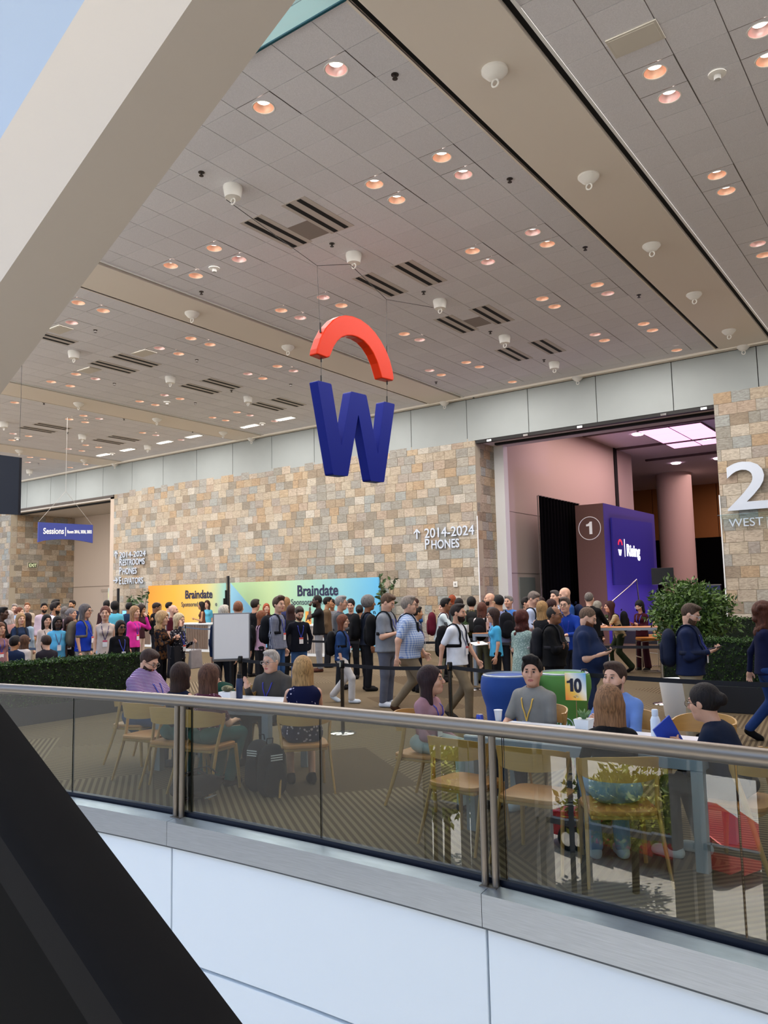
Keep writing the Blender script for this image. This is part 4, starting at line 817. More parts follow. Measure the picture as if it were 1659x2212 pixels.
    for sj, el, wr, fd, pn, cu, sd, an in arms_:
        if an in ('pocket',): continue
        ac = unit(np.cross(fd, pn)); thumb = -sd*ac if np.dot(np.cross(fd, pn), X*sd) > 0 else ac
        thumb = ac*(1 if np.dot(ac, V3(-sd, .6, .3)) > 0 else -1)
        if dist > 17: body.append(solid([('e', wr+fd*.06, (.036, .036, .036)), ('c', wr+fd*.06, wr+fd*.11+pn*.02, .03, .02)], .014, .02)); continue
        pa = [('c', wr-fd*.03, wr+fd*.03, .024, .027, {'k': .02}), ('e', wr+fd*.055, (.040, .047, .016), np.array([ac, fd, pn]), {'k': .015})]
        for i, (o, ln) in enumerate(((-.029, .058), (-.010, .068), (.010, .072), (.029, .064))):
            b0 = wr+fd*.088+thumb*o; d1 = unit(fd*math.cos(cu*.8)+pn*math.sin(cu*.8)+thumb*o*(2.5 if cu < .4 else .6)); d2 = unit(fd*math.cos(cu*1.9)+pn*math.sin(cu*1.9)+thumb*o)
            m_ = b0+d1*ln*.52; pa += [('c', b0, m_, .0092, .0085, {'k': .006}), ('c', m_, m_+d2*ln*.5, .0085, .0068, {'k': .005})]
        t0 = wr+fd*.03+thumb*.028; t1 = t0+unit(thumb*.75+fd*.75+pn*.35)*.036; pa += [('c', t0, t1, .013, .0105, {'k': .01}), ('c', t1, t1+unit(thumb*.2+fd*.95+pn*.4)*.034, .0105, .0085, {'k': .006})]
        body.append(solid(pa, .0055 if dist < 9 else .0075, .01))
    sm = skin_mat(skin); lm = mat('lips_'+skin, LIPS[skin], .45); em = mat('eye_dark', '2a1c16', .3); ew = mat('eye_white', 'b9aea6', .35); brow = hair_mat(hair[1] if hair[0] not in ('bald',) else '5a4636')
    eyes = [hp(sd*.031, .089, .010) for sd in (-1, 1)]; lip = hp(0, .09, -.0595); brs = [hp(sd*.032, .092, .0335) for sd in (-1, 1)]
    def mi(c):
        r = np.zeros(len(c), int); c = Hc+(c-Hc)/hs; d = c-lip; q = np.abs(d @ HR[0])/.024, np.abs(d @ HR[1])/.02, np.abs(d @ HR[2])/.0105
        r[(q[0]**2+q[2]**2 < 1) & (q[1] < 1)] = 1
        for e in brs:
            d = c-e; m_ = (np.abs(d @ HR[0]) < .017) & (np.abs(d @ HR[2]-np.abs(d @ HR[0])*-.1) < .0035) & (np.abs(d @ HR[1]) < .02); r[m_] = 2
        if dist > 17:
            for e in eyes: d = c-e; r[(np.abs(d @ HR[0]) < .014) & (np.abs(d @ HR[2]) < .007) & (np.abs(d @ HR[1]) < .02)] = 3
        if dist < 7 or beard != 'stubble': return r
        return r
    bo = link('body', qmesh(body, 'body', mi), root, [sm, lm, brow, em])
    if dist <= 17:
        for e in eyes:
            eo = MB(); n_ = 10; eb = link('eye', qmesh([HS(solid([('e', e-HR[1]*.0015, (.0125, .0125, .0066), HR)], .0035, .001))], 'eye', lambda c, e=e: ((np.linalg.norm((Hc+(c-Hc)/hs-e)-HR[1]*np.dot(Hc+(c-Hc)/hs-e, HR[1])[:, None], axis=1) < .0080)).astype(int)), root, [ew, em])
    # ---- hair
    st, hc = hair[0], hair[1]
    if st != 'bald':
        hpz = []; sb = []
        vol = {'short': .010, 'buzz': .006, 'bob': .02, 'long': .018, 'curly': .03, 'bun': .012, 'pony': .012, 'afro': .03, 'balding': .008, 'quiff': .014, 'fade': .008, 'half': .018}.get(st, .015)
        hpz.append(('e', hp(0, -.018, .034), (.076+vol, .096+vol, .094+vol), HR))
        face = ('e', hp(0, .115, -.055), (.088, .10, .128), HR)
        if st in ('short', 'buzz', 'quiff', 'fade'):
            sb = [(('e', hp(0, .108, -.055), (.13, .092, .139), HR), .012), (('plane', hp(0, -.05, -.055), -(HR[2]*.8-HR[1]*.25)), 0)]+[(('e', hp(sd*.095, .045, -.045), (.04, .05, .062), HR), .008) for sd in (-1, 1)]
            sb[1] = (('plane', hp(0, -.09, -.060), (HR[2]*.85+HR[1]*.12)), 0)
            if st == 'quiff': hpz += [('c', hp(-.045, .055, .115), hp(.045, .06, .118), .028, .026, {'k': .03}), ('c', hp(0, .02, .128), hp(0, .06, .125), .03, .026, {'k': .03})]
            if st == 'short': hpz += [('e', hp(.01, .03, .105), (.062, .06, .032), HR, {'k': .02})]
            if st == 'fade': hpz += [('e', hp(0, .025, .108), (.062, .072, .03), HR, {'k': .02})]
        elif st == 'balding': sb = [(('e', hp(0, .055, .09), (.075, .105, .085), HR), .01), (('e', hp(0, .10, -.055), (.13, .105, .125), HR), .01), (('plane', hp(0, -.09, -.06), HR[2]*.9+HR[1]*.12), 0)]
        else:
            L_ = {'bob': .17, 'long': .36, 'curly': .30, 'bun': 0, 'pony': 0, 'afro': .0, 'half': .26}.get(st, .2)
            sb = [(face, .012)]; dn = -V3(0, 0, 1)*.75-HR[2]*.25
            if L_:
                o = -HR[1]*.045
                hpz += [('c', hp(0, -.045, -.01), hp(0, -.055, -.02)+dn*(L_-.05), .088, .080+vol*.4, (HR[1], 1.5), {'k': .03})]
                for sd in (-1, 1): hpz += [('c', hp(sd*.072, -.02, 0), hp(sd*.082, -.008, 0)+dn*(L_-.07), .030, .026, {'k': .03})]
                if st == 'curly':
                    r_ = np.random.default_rng(int(h*1000)); 
                    for _ in range(16): a = r_.uniform(-2.4, 2.4); z_ = r_.uniform(-L_*.8, .09); hpz += [('e', hp(.095*math.sin(a), -.045-.07*math.cos(a), 0)+V3(0, 0, z_), (.032, .032, .036), None, {'k': .015})]
                sb += [(('e', hp(0, .09, -.14), (.062, .10, .12), HR), .01)]
            if st == 'bun': hpz += [('e', hp(0, -.125, .02), (.045, .04, .045), HR, {'k': .02})]; sb += [(('plane', hp(0, -.09, -.075), HR[2]), 0)]
            if st == 'pony': hpz += [('c', hp(0, -.11, .03), hp(0, -.135, -.16), .032, .02, {'k': .02})]; sb += [(('e', hp(0, -.0, -.16), (.08, .08, .08), HR), .01)]
            if st == 'afro': sb += [(('plane', hp(0, -.09, -.07), HR[2]), 0)]
        hpz = [tuple(x for x in q if x is not None) for q in hpz]
        ho = link('hair', qmesh([HS(solid(hpz, fine*1.25, .02, sb))], 'hair'), root, hair_mat(hc))
    if beard:
        big = beard.startswith('+'); bc = beard.lstrip('+'); ln = .045 if big else .0; g = .009 if big else .0035
        bp = [('e', hp(0, .014, -.040), (.063+jw+.008*fat+g, .077+g, .083+g), HR), ('e', hp(0, .050, -.092), (.034+g, .036+g, .03+g), HR, {'k': .03})]
        if big: bp += [('e', hp(0, .065, -.135), (.045, .04, .05), HR, {'k': .03})]
        bs = [(('e', hp(0, .085, .015), (.15, .15, .058), HR), .01), (('plane', hp(0, .012, -.0), HR[1]), 0), (('e', hp(0, .10, -.060), (.022, .04, .009), HR), .004), (('plane', hp(0, 0, -.020), -HR[2]), 0)]
        link('beard', qmesh([HS(solid(bp, fine*1.1, .02, bs))], 'beard'), root, hair_mat(bc))
    if glasses and dist < 20:
        gm = mat('glasses_'+glasses, glasses, .3, .3); b = MB()
        for sd in (-1, 1):
            c0 = hp(sd*.033, .108, .006); b.tube([c0+HR[0]*.026*math.cos(a)+HR[2]*.019*math.sin(a) for a in np.linspace(0, 6.283, 15)], .0022 if dist < 8 else .0032, 5, cap=False); b.tube([hp(sd*.058, .106, .012), hp(sd*.083, .07, .012), hp(sd*.086, -.01, .006)], .002 if dist < 8 else .003, 5)
        b.tube([hp(-.008, .110, .012), hp(.008, .110, .012)], .002, 5); b.v = [tuple(Hc+(np.array(v)-Hc)*hs) for v in b.v]; go = b.obj('glasses', gm, root, smooth='all')
        if glasses in ('0c0c10', '15130f'):
            for sd in (-1, 1): MB().add([Hc+hs*(hp(sd*.033, .111, .006)-Hc)+HR[0]*.024*math.cos(a)+HR[2]*.017*math.sin(a) for a in np.linspace(0, 6.283, 13)[:-1]], [tuple(range(12))]).obj('lens', mat('dark_lens', '0b0b0e', .15), go, fix=False)
    # ---- top
    tc_, tp, sl = top[0], top[1], top[2]; dress = sl.endswith('dress'); sl = sl.replace('dress', ''); tm_ = cloth(tc_, tp, top[3] if len(top) > 3 else 'ffffff')
    bz = P+U*(.10 if fat > 0 else .05)
    tp_ = [('c', P+U*(.02 if not sit else .04), P+U*.16, cw+.016, cw+.0+.012, (Fw, 1.35)), ('c', P+U*.16, C+U*.04, cw+.012, (cw+.022), (Fw, 1.38)), ('c', Nk-U*.07+X*.02, S_+X*(sh-.03)-U*.028, .062, .05), ('c', Nk-U*.07-X*.02, S_-X*(sh-.03)-U*.028, .062, .05), ('c', S_-X*(sh-.06)-U*.05, S_+X*(sh-.06)-U*.05, .07, .07)]
    if fat > 0: tp_ += [('e', bz+Fw*.035*fat+U*.07, (cw+.04*fat, .135+.06*fat, .20+.02*fat), np.array([X, Fw, U]))]
    if F: tp_ += [('e', C+U*.02+Fw*.085+X*sd*.062, (.062, .055, .06), None) for sd in (-1, 1)]; tp_ = [tuple(x for x in q if x is not None) for q in tp_]
    if not sit and not dress: tp_ += [('c', P-U*.14, P+U*.03, cw+.060+.012*fat, cw+.03, (Fw, 1.32))]
    for sj, el, wr, fd, pn, cu, sd, an in arms_:
        r0 = .055+.012*fat-.007*F
        if sl == 'none': continue
        if sl == 'short': tp_ += [('c', sj, sj+(el-sj)*.74, r0, r0-.004)]
        elif sl == 'roll': tp_ += [('c', sj, el, r0, r0-.010), ('c', el, el+(wr-el)*.25, r0-.011, r0-.014)]
        else: tp_ += [('c', sj, el, r0, r0-.012), ('c', el, wr-fd*.005, r0-.012, .036)]
    if dress:
        if sit: tp_ += [('c', hj+V3(0, .02, .0), kn, .115, .085) for hj, kn, an, sd in legs_]+[('c', V3(0, .1, pz-.03), V3(0, .4, seat/s+.05), .13, .10)]
        else: tp_ += [('c', P+V3(0, 0, .02), V3(0, .0, .60 if len(top) < 5 else top[4]), cw+.045, cw+.08, (Fw, 1.2))]; sbs0 = [(('plane', V3(0, 0, .55), V3(0, 0, 1)), 0)]
    sbs = [(('c', Nk-U*.03, Nk+U*.1, .056, .07), .012)]
    if dress and not sit: sbs += sbs0
    if not dress and not sit: sbs.append((('plane', P-U*.085, U), 0))
    link('dress' if dress else 'shirt', qmesh([solid(tp_, vx, .045, sbs)], 'shirt'), root, tm_)
    # ---- trousers or skin legs, shoes
    if legs[0] != 'bare':
        fl = legs[1] if len(legs) > 1 else 0.; wd = .094+.014*fat
        lp = [('c', P+V3(0, 0, .06), P-V3(0, 0, .03), cw+.004+.012*fat, cw+.006+.01*fat, (V3(0, 1, 0), 1.28))]
        for hj, kn, an, sd in legs_:
            lp += [('c', hj, kn, wd, .070+.006*fat), ('c', kn, an+V3(0, 0, .01), .070+fl*.3, .060+fl)]
            if sit: lp += [('e', hj+V3(0, -.03, -.0), (.105+.02*fat, .12, .09))]
        ls_ = [(('plane', V3(0, 0, .055), V3(0, 0, 1)), 0)]
        link('trousers', qmesh([solid(lp, vx*1.1, .025, ls_)], 'trousers'), root, cloth(legs[0]))
    for hj, kn, an, sd in legs_:
        dz = an[2]-.085; c = V3(an[0], an[1]+.055, .043+dz); R_ = np.eye(3)
        if pose == 'walk' and an[1] < 0: R_ = np.array([[1, 0, 0], [0, .87, .5], [0, -.5, .87]]).T; c = V3(an[0], an[1]+.05, .075)
        so = qmesh([solid([('c', c+R_.T@V3(0, -.085, -.004), c+R_.T@V3(0, .085, -.01), .043, .040), ('e', c+R_.T@V3(0, .05, -.01), (.050, .085, .036), R_), ('c', an, an-V3(0, -.01, .04), .045, .045)], max(vx, .012), .03, [(('plane', V3(0, 0, .004), V3(0, 0, 1)), 0)])], 'shoe'); link('shoe', so, root, cloth(shoe))
    # ---- lanyard and badge
    def front(x, z0):
        best = None; q0 = P+U*z0+X*x; ys = np.linspace(.36, -.02, 96); pt = q0[None]+Fw[None]*ys[:, None]
        d = np.full(len(ys), .2)
        for p in tp_:
            q = p[:-1] if isinstance(p[-1], dict) else p; e_ = dist_pts(q, pt); hh_ = np.clip(.5+.5*(e_-d)/.045, 0, 1); d = e_*(1-hh_)+d*hh_-.045*hh_*(1-hh_)
        w_ = np.where(d < .002)[0]; return pt[w_[0]]+Fw*.010 if len(w_) else q0+Fw*.12
    def cast(o, dv, L=.5):
        dv = unit(dv); ts = np.linspace(L, 0, 110); pt = o[None]+dv[None]*ts[:, None]; d = np.full(len(ts), .2)
        for p in tp_:
            q = p[:-1] if isinstance(p[-1], dict) else p; e_ = dist_pts(q, pt); hh_ = np.clip(.5+.5*(e_-d)/.045, 0, 1); d = e_*(1-hh_)+d*hh_-.045*hh_*(1-hh_)
        w_ = np.where(d < .002)[0]; return (pt[w_[0]] if len(w_) else o+dv*.12)+dv*.007, dv
    if lan:
        lc, bc = lan[0], lan[1]; lm_ = mat('lanyard_'+lc, lc, .6); low = .20 if not sit else .17
        ctr = front(lanside, low)
        pts = [Nk+X*.058-Fw*.03-U*.005, Nk+X*.070+Fw*.03-U*.03, front(.06, .42), front(.045, .33), front(.02+lanside*.5, .26), ctr]
        pts2 = [Nk-X*.058-Fw*.03-U*.005, Nk-X*.070+Fw*.03-U*.03, front(-.06, .42), front(-.045, .33), front(-.02+lanside*.5, .26), ctr]
        b = MB(); b.tube(pts, .009, 4, flat=.35).tube(pts2, .009, 4, flat=.35).tube([pts[0], Nk-Fw*.062+U*.0, pts2[0]], .009, 4, flat=.4); lo_ = b.obj('lanyard', lm_, root)
        bq = MB(); a0 = ctr+Fw*.006; hx_, hz_ = .042, .125
        vs = [a0+X*(sx*hx_)-U*zz+Fw*d for d in (0, .004) for sx, zz in ((-1, 0), (1, 0), (1, hz_), (-1, hz_))]
        bq.hexa(vs); bd = bq.obj('badge', mat('badge_white', 'ece9ea', .4), lo_)
        vs = [a0+X*(sx*hx_*1.0)-U*zz+Fw*d for d in (.0042, .0055) for sx, zz in ((-1, .002), (1, .002), (1, .034), (-1, .034))]
        MB().hexa(vs).obj('badge_band', mat('badge_'+bc, bc, .5), lo_)
    if collar:
        pts = [Nk+(X*math.cos(a)*.066+Fw*(math.sin(a)*.062+.006))+U*(-.010-.022*max(0, math.sin(a))) for a in np.linspace(math.pi*.62, math.pi*2.38, 14)]
        MB().tube(pts, .016, 6, flat=.7).obj('collar', cloth(collar), root, smooth='all')
    root['_j'] = 0; del root['_j']
    info = dict(cast=cast, root=root, P=P, U=U, Fw=Fw, X=X, arms=arms_, Nk=Nk, Hc=Hc, HR=HR, hp=hp, s=s, front=front, cw=cw, sh=sh, C=C, S=S_, fat=fat)
    def world(p): c, sn = math.cos(yaw), math.sin(yaw); p = np.array(p)*s; return np.array(at)+V3(c*p[0]-sn*p[1], sn*p[0]+c*p[1], p[2])
    info['world'] = world; info['yaw'] = yaw; info['at'] = at
    if bag: backpack_on(info, *bag)
    return info
def dist_pts(p, pt):
    return dist(p, pt[:, 0], pt[:, 1], pt[:, 2])
def backpack_mesh(w_=.15, d_=.095, h_=.23, vox=.014):
    bm = [('c', V3(0, 0, -.12), V3(0, 0, .10), w_, w_*.93, (V3(0, 1, 0), w_/d_))]
    pk = [('c', V3(0, -.075, -.13), V3(0, -.075, -.02), w_*.78, w_*.74, (V3(0, 1, 0), 2.6))]
    return qmesh([solid(bm, vox, .02)], 'bag'), qmesh([solid(pk, vox, .02)], 'pocket')
_bp = {}
def ribbon(cs, w_, t_=.007):
    b = MB(); vs = []; m = len(cs)
    for i, (p, n_) in enumerate(cs):
        tg = unit(cs[min(i+1, m-1)][0]-cs[max(i-1, 0)][0]); sd_ = unit(np.cross(tg, n_)); nn_ = np.cross(sd_, tg)
        vs += [p-sd_*w_-nn_*t_*.5, p+sd_*w_-nn_*t_*.5, p+sd_*w_+nn_*t_, p-sd_*w_+nn_*t_]
    return b.add(vs, [(4*i+j, 4*i+(j+1) % 4, 4*i+4+(j+1) % 4, 4*i+4+j) for i in range(m-1) for j in range(4)]+[(3, 2, 1, 0), (4*m-4, 4*m-3, 4*m-2, 4*m-1)])
def backpack_on(I, color, label, one=False):
    """a worn backpack: shell, front pocket and shoulder straps"""
    m = cloth(color); r = empty('backpack', tuple(I['world'](I['P']+I['U']*.27-I['Fw']*(I['cw']/1.38+.115))), I['yaw'], label, 'backpack'); r.scale = (I['s'],)*3
    if 'a' not in _bp: _bp['a'] = backpack_mesh()
    for nm, me in zip(('bag_shell', 'front_pocket'), _bp['a']):
        me = me.copy(); me.materials.clear(); me.materials.append(m); link(nm, me, r)
    o = I['P']+I['U']*.27-I['Fw']*(I['cw']/1.38+.115)
    for sd in ((1, -1) if not one else (1,)):
        x = sd*.10; U_, F_, X_ = unit(I['U']), I['Fw'], I['X']; c0 = I['P']+I['U']*.37+X_*x; cs = [I['cast'](c0, F_*math.cos(math.radians(t))+U_*math.sin(math.radians(t))) for t in (158, 135, 112, 92, 74, 56, 38, 20, 4)]
        cs += [I['cast'](I['P']+I['U']*z_+X_*x*1.08, F_) for z_ in (.31, .25)]+[I['cast'](I['P']+I['U']*.21, F_*math.cos(a)+X_*sd*math.sin(a)) for a in (.75, 1.15, 1.6, 2.0)]
        ribbon([(p-o, n_) for p, n_ in cs], .024).obj('strap', m, r, smooth='all')
    if 'lettering' in label: text('print', 'workday', .085, mat('print_white', 'd8d8dc', .6), (.13, -.135, -.1), (-1, 0, 0), parent=r, ext=.002, bold=.002)
    MB().tube([V3(-.03, .06, .24), V3(-.03, .05, .28), V3(.03, .05, .28), V3(.03, .06, .24)], .007, 5).obj('carry_loop', m, r)
def bag_floor(at, rz, color, label, tilt=0., lying=False):
    r = empty('backpack', at, rz, label, 'backpack'); 
    if 'a' not in _bp: _bp['a'] = backpack_mesh()
    if lying: r.rotation_euler = (math.radians(80), 0, rz)
    for nm, me in zip(('bag_shell', 'front_pocket'), _bp['a']):
        me = me.copy(); me.materials.clear(); me.materials.append(cloth(color)); link(nm, me, r).location = (0, 0, .24)
    for sd in (-1, 1): MB().tube([V3(sd*.07, .08, .42), V3(sd*.09, .15, .33), V3(sd*.09, .14, .18), V3(sd*.1, .07, .06)], .02, 6, flat=.35).obj('strap', cloth(color), r)
    MB().tube([V3(-.03, .05, .47), V3(-.03, .04, .52), V3(.03, .04, .52), V3(.03, .05, .47)], .007, 5).obj('carry_loop', cloth(color), r)
    for i in range(3): MB().box((-.06, -.112, .38-i*.022), (.06, -.108, .39-i*.022)).obj('print_line', mat('print_white', 'd8d8dc', .6), r)
    return r
def place(px, py, d, face):
    """where the head shows in the photograph and how far off the person stands -> spot on the floor, turn, height"""
    r = ray(px, py); hd = r[:2]/np.linalg.norm(r[:2]); t = d/np.linalg.norm(r[:2]); z = CH+r[2]*t
    a = math.radians(face); right = V3(hd[1], -hd[0]); f = -math.cos(a)*hd+math.sin(a)*right
    return (hd[0]*d, hd[1]*d, 0.), math.atan2(-f[0], f[1]), z
def P_(px, py, d, face, label, **k):
    at, yaw, z = place(px, py, d, face)
    cr = k.pop('down', 0.)    # stooping shortens the figure
    return person(at, yaw, min(max(z+cr, 1.5), 1.97), label, dist=d, **k)
def phone_in(I, i, label, color='101014', paper=None, cat='phone', tilt=.5):
    sj, el, wr, fd, pn, cu, sd, an = I['arms'][i]; p = I['world'](wr+fd*.10+pn*.022)
    f = I['world'](wr+fd*.2+pn*.02)-I['world'](wr+fd*.1+pn*.02); f = unit(f); n = unit(I['world'](wr+pn)-I['world'](wr)); x = unit(np.cross(f, n)); n = np.cross(x, f)
    w_, l_, t_ = paper or (.037, .075, .005)
    b = MB(); b.hexa([tuple(x*a*w_+f*c*l_+n*e*t_) for e in (-1, 1) for a, c in ((-1, -1), (1, -1), (1, 1), (-1, 1))])
    o = b.obj('phone' if paper is None else 'paper_sheets', mat('obj_'+color, color, .3), None, bevel=.003, loc=tuple(p)); return tag(o, label, cat)
# ---------------------------------------------------------------- the crowd in the hall
NV, BK, WH, GY = '1b2440', '151517', 'e4e4e6', '8b8e94'
LAN = ('2b3aa8', 'd8504a')
# near walkers
I_PLAID = P_(878, 1290, 12.6, 88, 'stout grey-haired man in blue plaid shirt, sunglasses and sling bag, walking', fat=1.25, hair=('short', '8d8177'), top=('b9c4d6', 'plaid', 'short', '5f7db8'), legs=('84755f',), arms=('swingb', 'swingf'), pose='walk', glasses='15130f', lan=LAN, shoe='4a3020', skin='p', collar='a9b6cf')
P_(832, 1284, 13.7, 68, 'tall man in grey polo with black backpack looking down at his hands', fat=.75, hair=('short', '5a4434'), top=('7f848c', None, 'short'), legs=('5d606c',), arms=('phone', 'phone'), head=(0, .45), bag=(BK, 'black backpack worn by the man in the grey polo'), lan=LAN, skin='p', shoe='cfd2d8', collar='6c7178')
P_(984, 1307, 12.0, 62, 'bearded young man in white T-shirt walking with black backpack', fat=.25, hair=('fade', '2b2220'), beard='2a1d18', top=('e9ecf4', None, 'short'), legs=('7b6c56',), arms=('swingb', 'swingf'), pose='walk', bag=('141416', 'black backpack worn by the man in the white T-shirt'), lan=('30355c', 'c84a50'), head=(.1, 0), shoe='3a3430', skin='l')
I = P_(1262, 1314, 10.6, 82, 'large bearded man in navy polo shirt looking at his phone', fat=1.6, hair=('buzz', '6a5443'), beard='+6a3f28', top=('1d2a4a', None, 'short'), legs=('2c3a5c',), arms=('phone', 'down'), head=(-.05, .42), lan=('2a2f58', 'c87a50'), skin='p', collar='18223c'); phone_in(I, 0, 'black phone held by the large bearded man in navy')
I = P_(1483, 1306, 10.7, 80, 'man in navy hooded jacket and khaki trousers looking at his phone', fat=.9, hair=('fade', '4a382c'), beard='5a4434', top=('1a2442', None, 'long'), legs=('a3957c',), arms=('phone', 'phone'), head=(-.05, .40), glasses='b9b9bd', lan=LAN, lanside=.05, bag=('20263a', 'navy backpack hanging low on the man in the hooded jacket'), skin='p'); phone_in(I, 0, 'dark phone in the hands of the man in the hooded jacket')
P_(1643, 1304, 10.9, 100, 'woman in navy top and blue jeans walking, cut by the picture edge', sex='f', hair=('curly', '4a2618'), top=('141a38', None, 'long'), legs=('22396a',), pose='walk', arms=('swingf', 'swingb'), shoe='101010', skin='p')
I = P_(737, 1330, 14.3, 75, 'woman in blue blouse and pale trousers with black backpack', sex='f', fat=.4, hair=('long', '6a3b28'), top=('27426f', None, 'roll'), legs=('c9c4c0', .01), arms=('down', 'pocket'), glasses='3a2c28', lan=LAN, bag=(BK, 'black backpack worn by the woman in the blue blouse'), pose='walk', shoe='d7dde2', skin='p')
P_(1125, 1321, 12.4, 150, 'woman with auburn bob in mint lace dress seen from behind', sex='f', hair=('curly', '4c211b'), top=('8fa8a0', 'lace', 'shortdress', 'b9ccc4'), legs=('bare',), arms=('phone', 'phone'), skin='p')
P_(1192, 1312, 12.0, 72, 'balding man with glasses in black jacket, arms crossed', fat=.9, hair=('balding', '2a2624'), glasses='2e2a2a', top=('121214', None, 'long'), legs=('1c1c20',), arms=('crossed', 'crossed'), skin='b', collar='7fa3d0', bag=('26262b', 'large dark grey backpack with white lettering'))
I = P_(1069, 1316, 14.2, -80, 'woman in light blue staff T-shirt holding papers and a badge', sex='f', hair=('long', '33211c'), glasses='4a4a50', top=('4fb0dd', None, 'short'), legs=('141416',), arms=('phonelow', 'down'), lan=('3c3c50', 'd87a40'), skin='l'); phone_in(I, 0, 'white paper sheets held by the woman in light blue', 'eeeeee', (.10, .14, .004), 'paper')
P_(1040, 1303, 17, 165, 'woman with long brown hair, pale blouse and olive trousers at high table', sex='f', hair=('long', '5a3528'), top=('dccdc9', None, 'long'), legs=('5c5a44', .03), arms=('lean', 'lean'), bag=('17171a', 'black backpack worn by the woman in the pale blouse'), skin='l')
P_(1169, 1301, 14.6, 150, 'woman with long straight blonde hair seen from behind', sex='f', hair=('long', 'a07c50'), top=('1b1b1f', None, 'none'), legs=('202026',), arms=('phone', 'phone'), skin='p')
P_(1228, 1289, 14.8, -20, 'man with glasses in bright blue shirt leaning on the table', hair=('short', '4c403a'), glasses='55504c', top=('1f3f9a', None, 'long'), legs=('22242c',), arms=('lean', 'table'), lan=LAN, lean=.25, skin='p', collar='1a3684')
P_(599, 1291, 15.3, 62, 'tall man in navy checked shirt and jeans with backpack', hair=('quiff', '4a372c'), top=('2a3350', 'check', 'long', 'b8bccb'), legs=('32517e',), arms=('down', 'down'), head=(-.35, 0), lan=LAN, bag=('1a1c22', 'black backpack worn by the man in the checked shirt'), skin='p')
P_(645, 1311, 15.9, 20, 'man in black sweater looking down, hands in jeans pockets', hair=('short', '3c322c'), top=('12141f', None, 'long'), legs=('3b5a86',), arms=('pocket', 'pocket'), head=(0, .5), lan=LAN, beard='4a3a30', skin='p', collar='d9d9b0')
P_(733, 1289, 16.4, 80, 'grey-haired man with glasses in grey blazer holding a phone', hair=('short', '8e8a86'), glasses='66625e', top=('4c4e52', None, 'long'), legs=('22242a',), arms=('phone', 'phone'), lan=LAN, skin='l')
P_(688, 1287, 20.3, -85, 'bearded man in black T-shirt and grey trousers touching his face', hair=('buzz', '17120f'), beard='14100e', top=('121214', None, 'short'), legs=('8c8c90',), arms=('pocket', 'head'), skin='d', shoe='4a2a20')
P_(562, 1321, 17.4, 100, 'girl with long auburn hair in pink T-shirt and black backpack', sex='f', hair=('long', '7c4a30'), top=('c39db5', None, 'short'), legs=('17171b',), arms=('lean', 'down'), bag=('131315', 'black backpack over the pink T-shirt'), skin='p')
P_(482, 1309, 14.6, 165, 'white-haired man in navy suit behind the whiteboard', hair=('short', 'c9bfb0'), top=('18233e', None, 'long'), legs=('14161c',), arms=('down', 'down'), bag=('1c2436', 'dark blue backpack worn by the man in the navy suit'), skin='p')
P_(514, 1300, 15.4, 175, 'bald man behind the whiteboard', hair=('buzz', '8a5a40'), top=('23262e', None, 'long'), legs=('17181c',), skin='p')
P_(549, 1296, 19.5, 140, 'dark-haired man with glasses in black jacket behind the whiteboard', hair=('short', '2c2420'), glasses='222222', top=('131316', None, 'long'), legs=('17181c',), skin='l')
P_(575, 1305, 24, 10, 'ginger-haired woman smiling far behind the pink T-shirt', sex='f', hair=('long', 'a04a2c'), top=('2a2224', None, 'long'), legs=('17181c',), skin='p')
P_(615, 1292, 21, 120, 'blonde woman with loose hair behind the tall checked shirt', sex='f', hair=('long', '8f6a48'), top=('30345a', None, 'long'), legs=('17181c',), skin='p')
P_(628, 1309, 18, 170, 'dark-haired woman seen from behind between two men', sex='f', hair=('long', '3a2420'), top=('1c1c20', None, 'long'), legs=('17181c',), skin='l')
P_(705, 1291, 21.5, 90, 'dark-haired man in olive shirt behind the black T-shirt', hair=('short', '14110f'), top=('5f4c38', None, 'long'), legs=('23252c',), skin='t')
P_(717, 1295, 22, 0, 'dark-haired man in patterned grey shirt', hair=('short', '1b1715'), top=('8e8f94', 'check', 'long', '5a5c60'), legs=('23252c',), head=(0, .4), skin='t')
P_(758, 1295, 18.4, -10, 'smiling woman with short black hair', sex='f', hair=('bun', '16110f'), top=('242428', None, 'long'), legs=('17181c',), arms=('phone', 'phone'), head=(0, .2), skin='p')
P_(776, 1308, 18.8, 170, 'small dark-haired woman with black backpack seen from behind', sex='f', hair=('bun', '1e1614'), top=('b9aaa4', None, 'long'), legs=('17181c',), bag=('111113', 'black backpack between the grey blazer and the grey polo'), skin='t')
P_(792, 1289, 16.0, 100, 'grey curly-haired man with a heavy black backpack', hair=('afro', '6e6a68'), top=('1c2230', None, 'long'), legs=('191a1f',), bag=('0f0f12', 'heavy black backpack of the curly-haired man'), skin='b')
P_(897, 1312, 15.6, 110, 'person in dark striped top half hidden by the plaid shirt', hair=('short', '28201c'), top=('15172a', 'stripe2', 'long', '8f8f98'), legs=('1c1c24',), skin='t')
P_(899, 1294, 24, -30, 'woman with glasses in blue blazer by the stone wall', sex='f', hair=('bun', '3f241d'), glasses='333333', top=('1c4a86', None, 'long'), legs=('1a1a20',), arms=('phone', 'phone'), head=(0, .4), skin='p')
P_(950, 1293, 17.4, 88, 'dark-haired man with glasses and pale shirt wearing a maroon backpack', hair=('short', '16110f'), glasses='222222', top=('c4cfd0', 'dots', 'long', '7d8f94'), legs=('86846f',), arms=('lean', 'lean'), lean=.15, bag=('5a1828', 'maroon backpack of the man at the high table'), skin='b')
P_(962, 1301, 18.2, -70, 'woman with reddish brown hair beside the maroon backpack', sex='f', hair=('long', '6a3a26'), top=('17171f', None, 'long'), legs=('17181c',), skin='p')
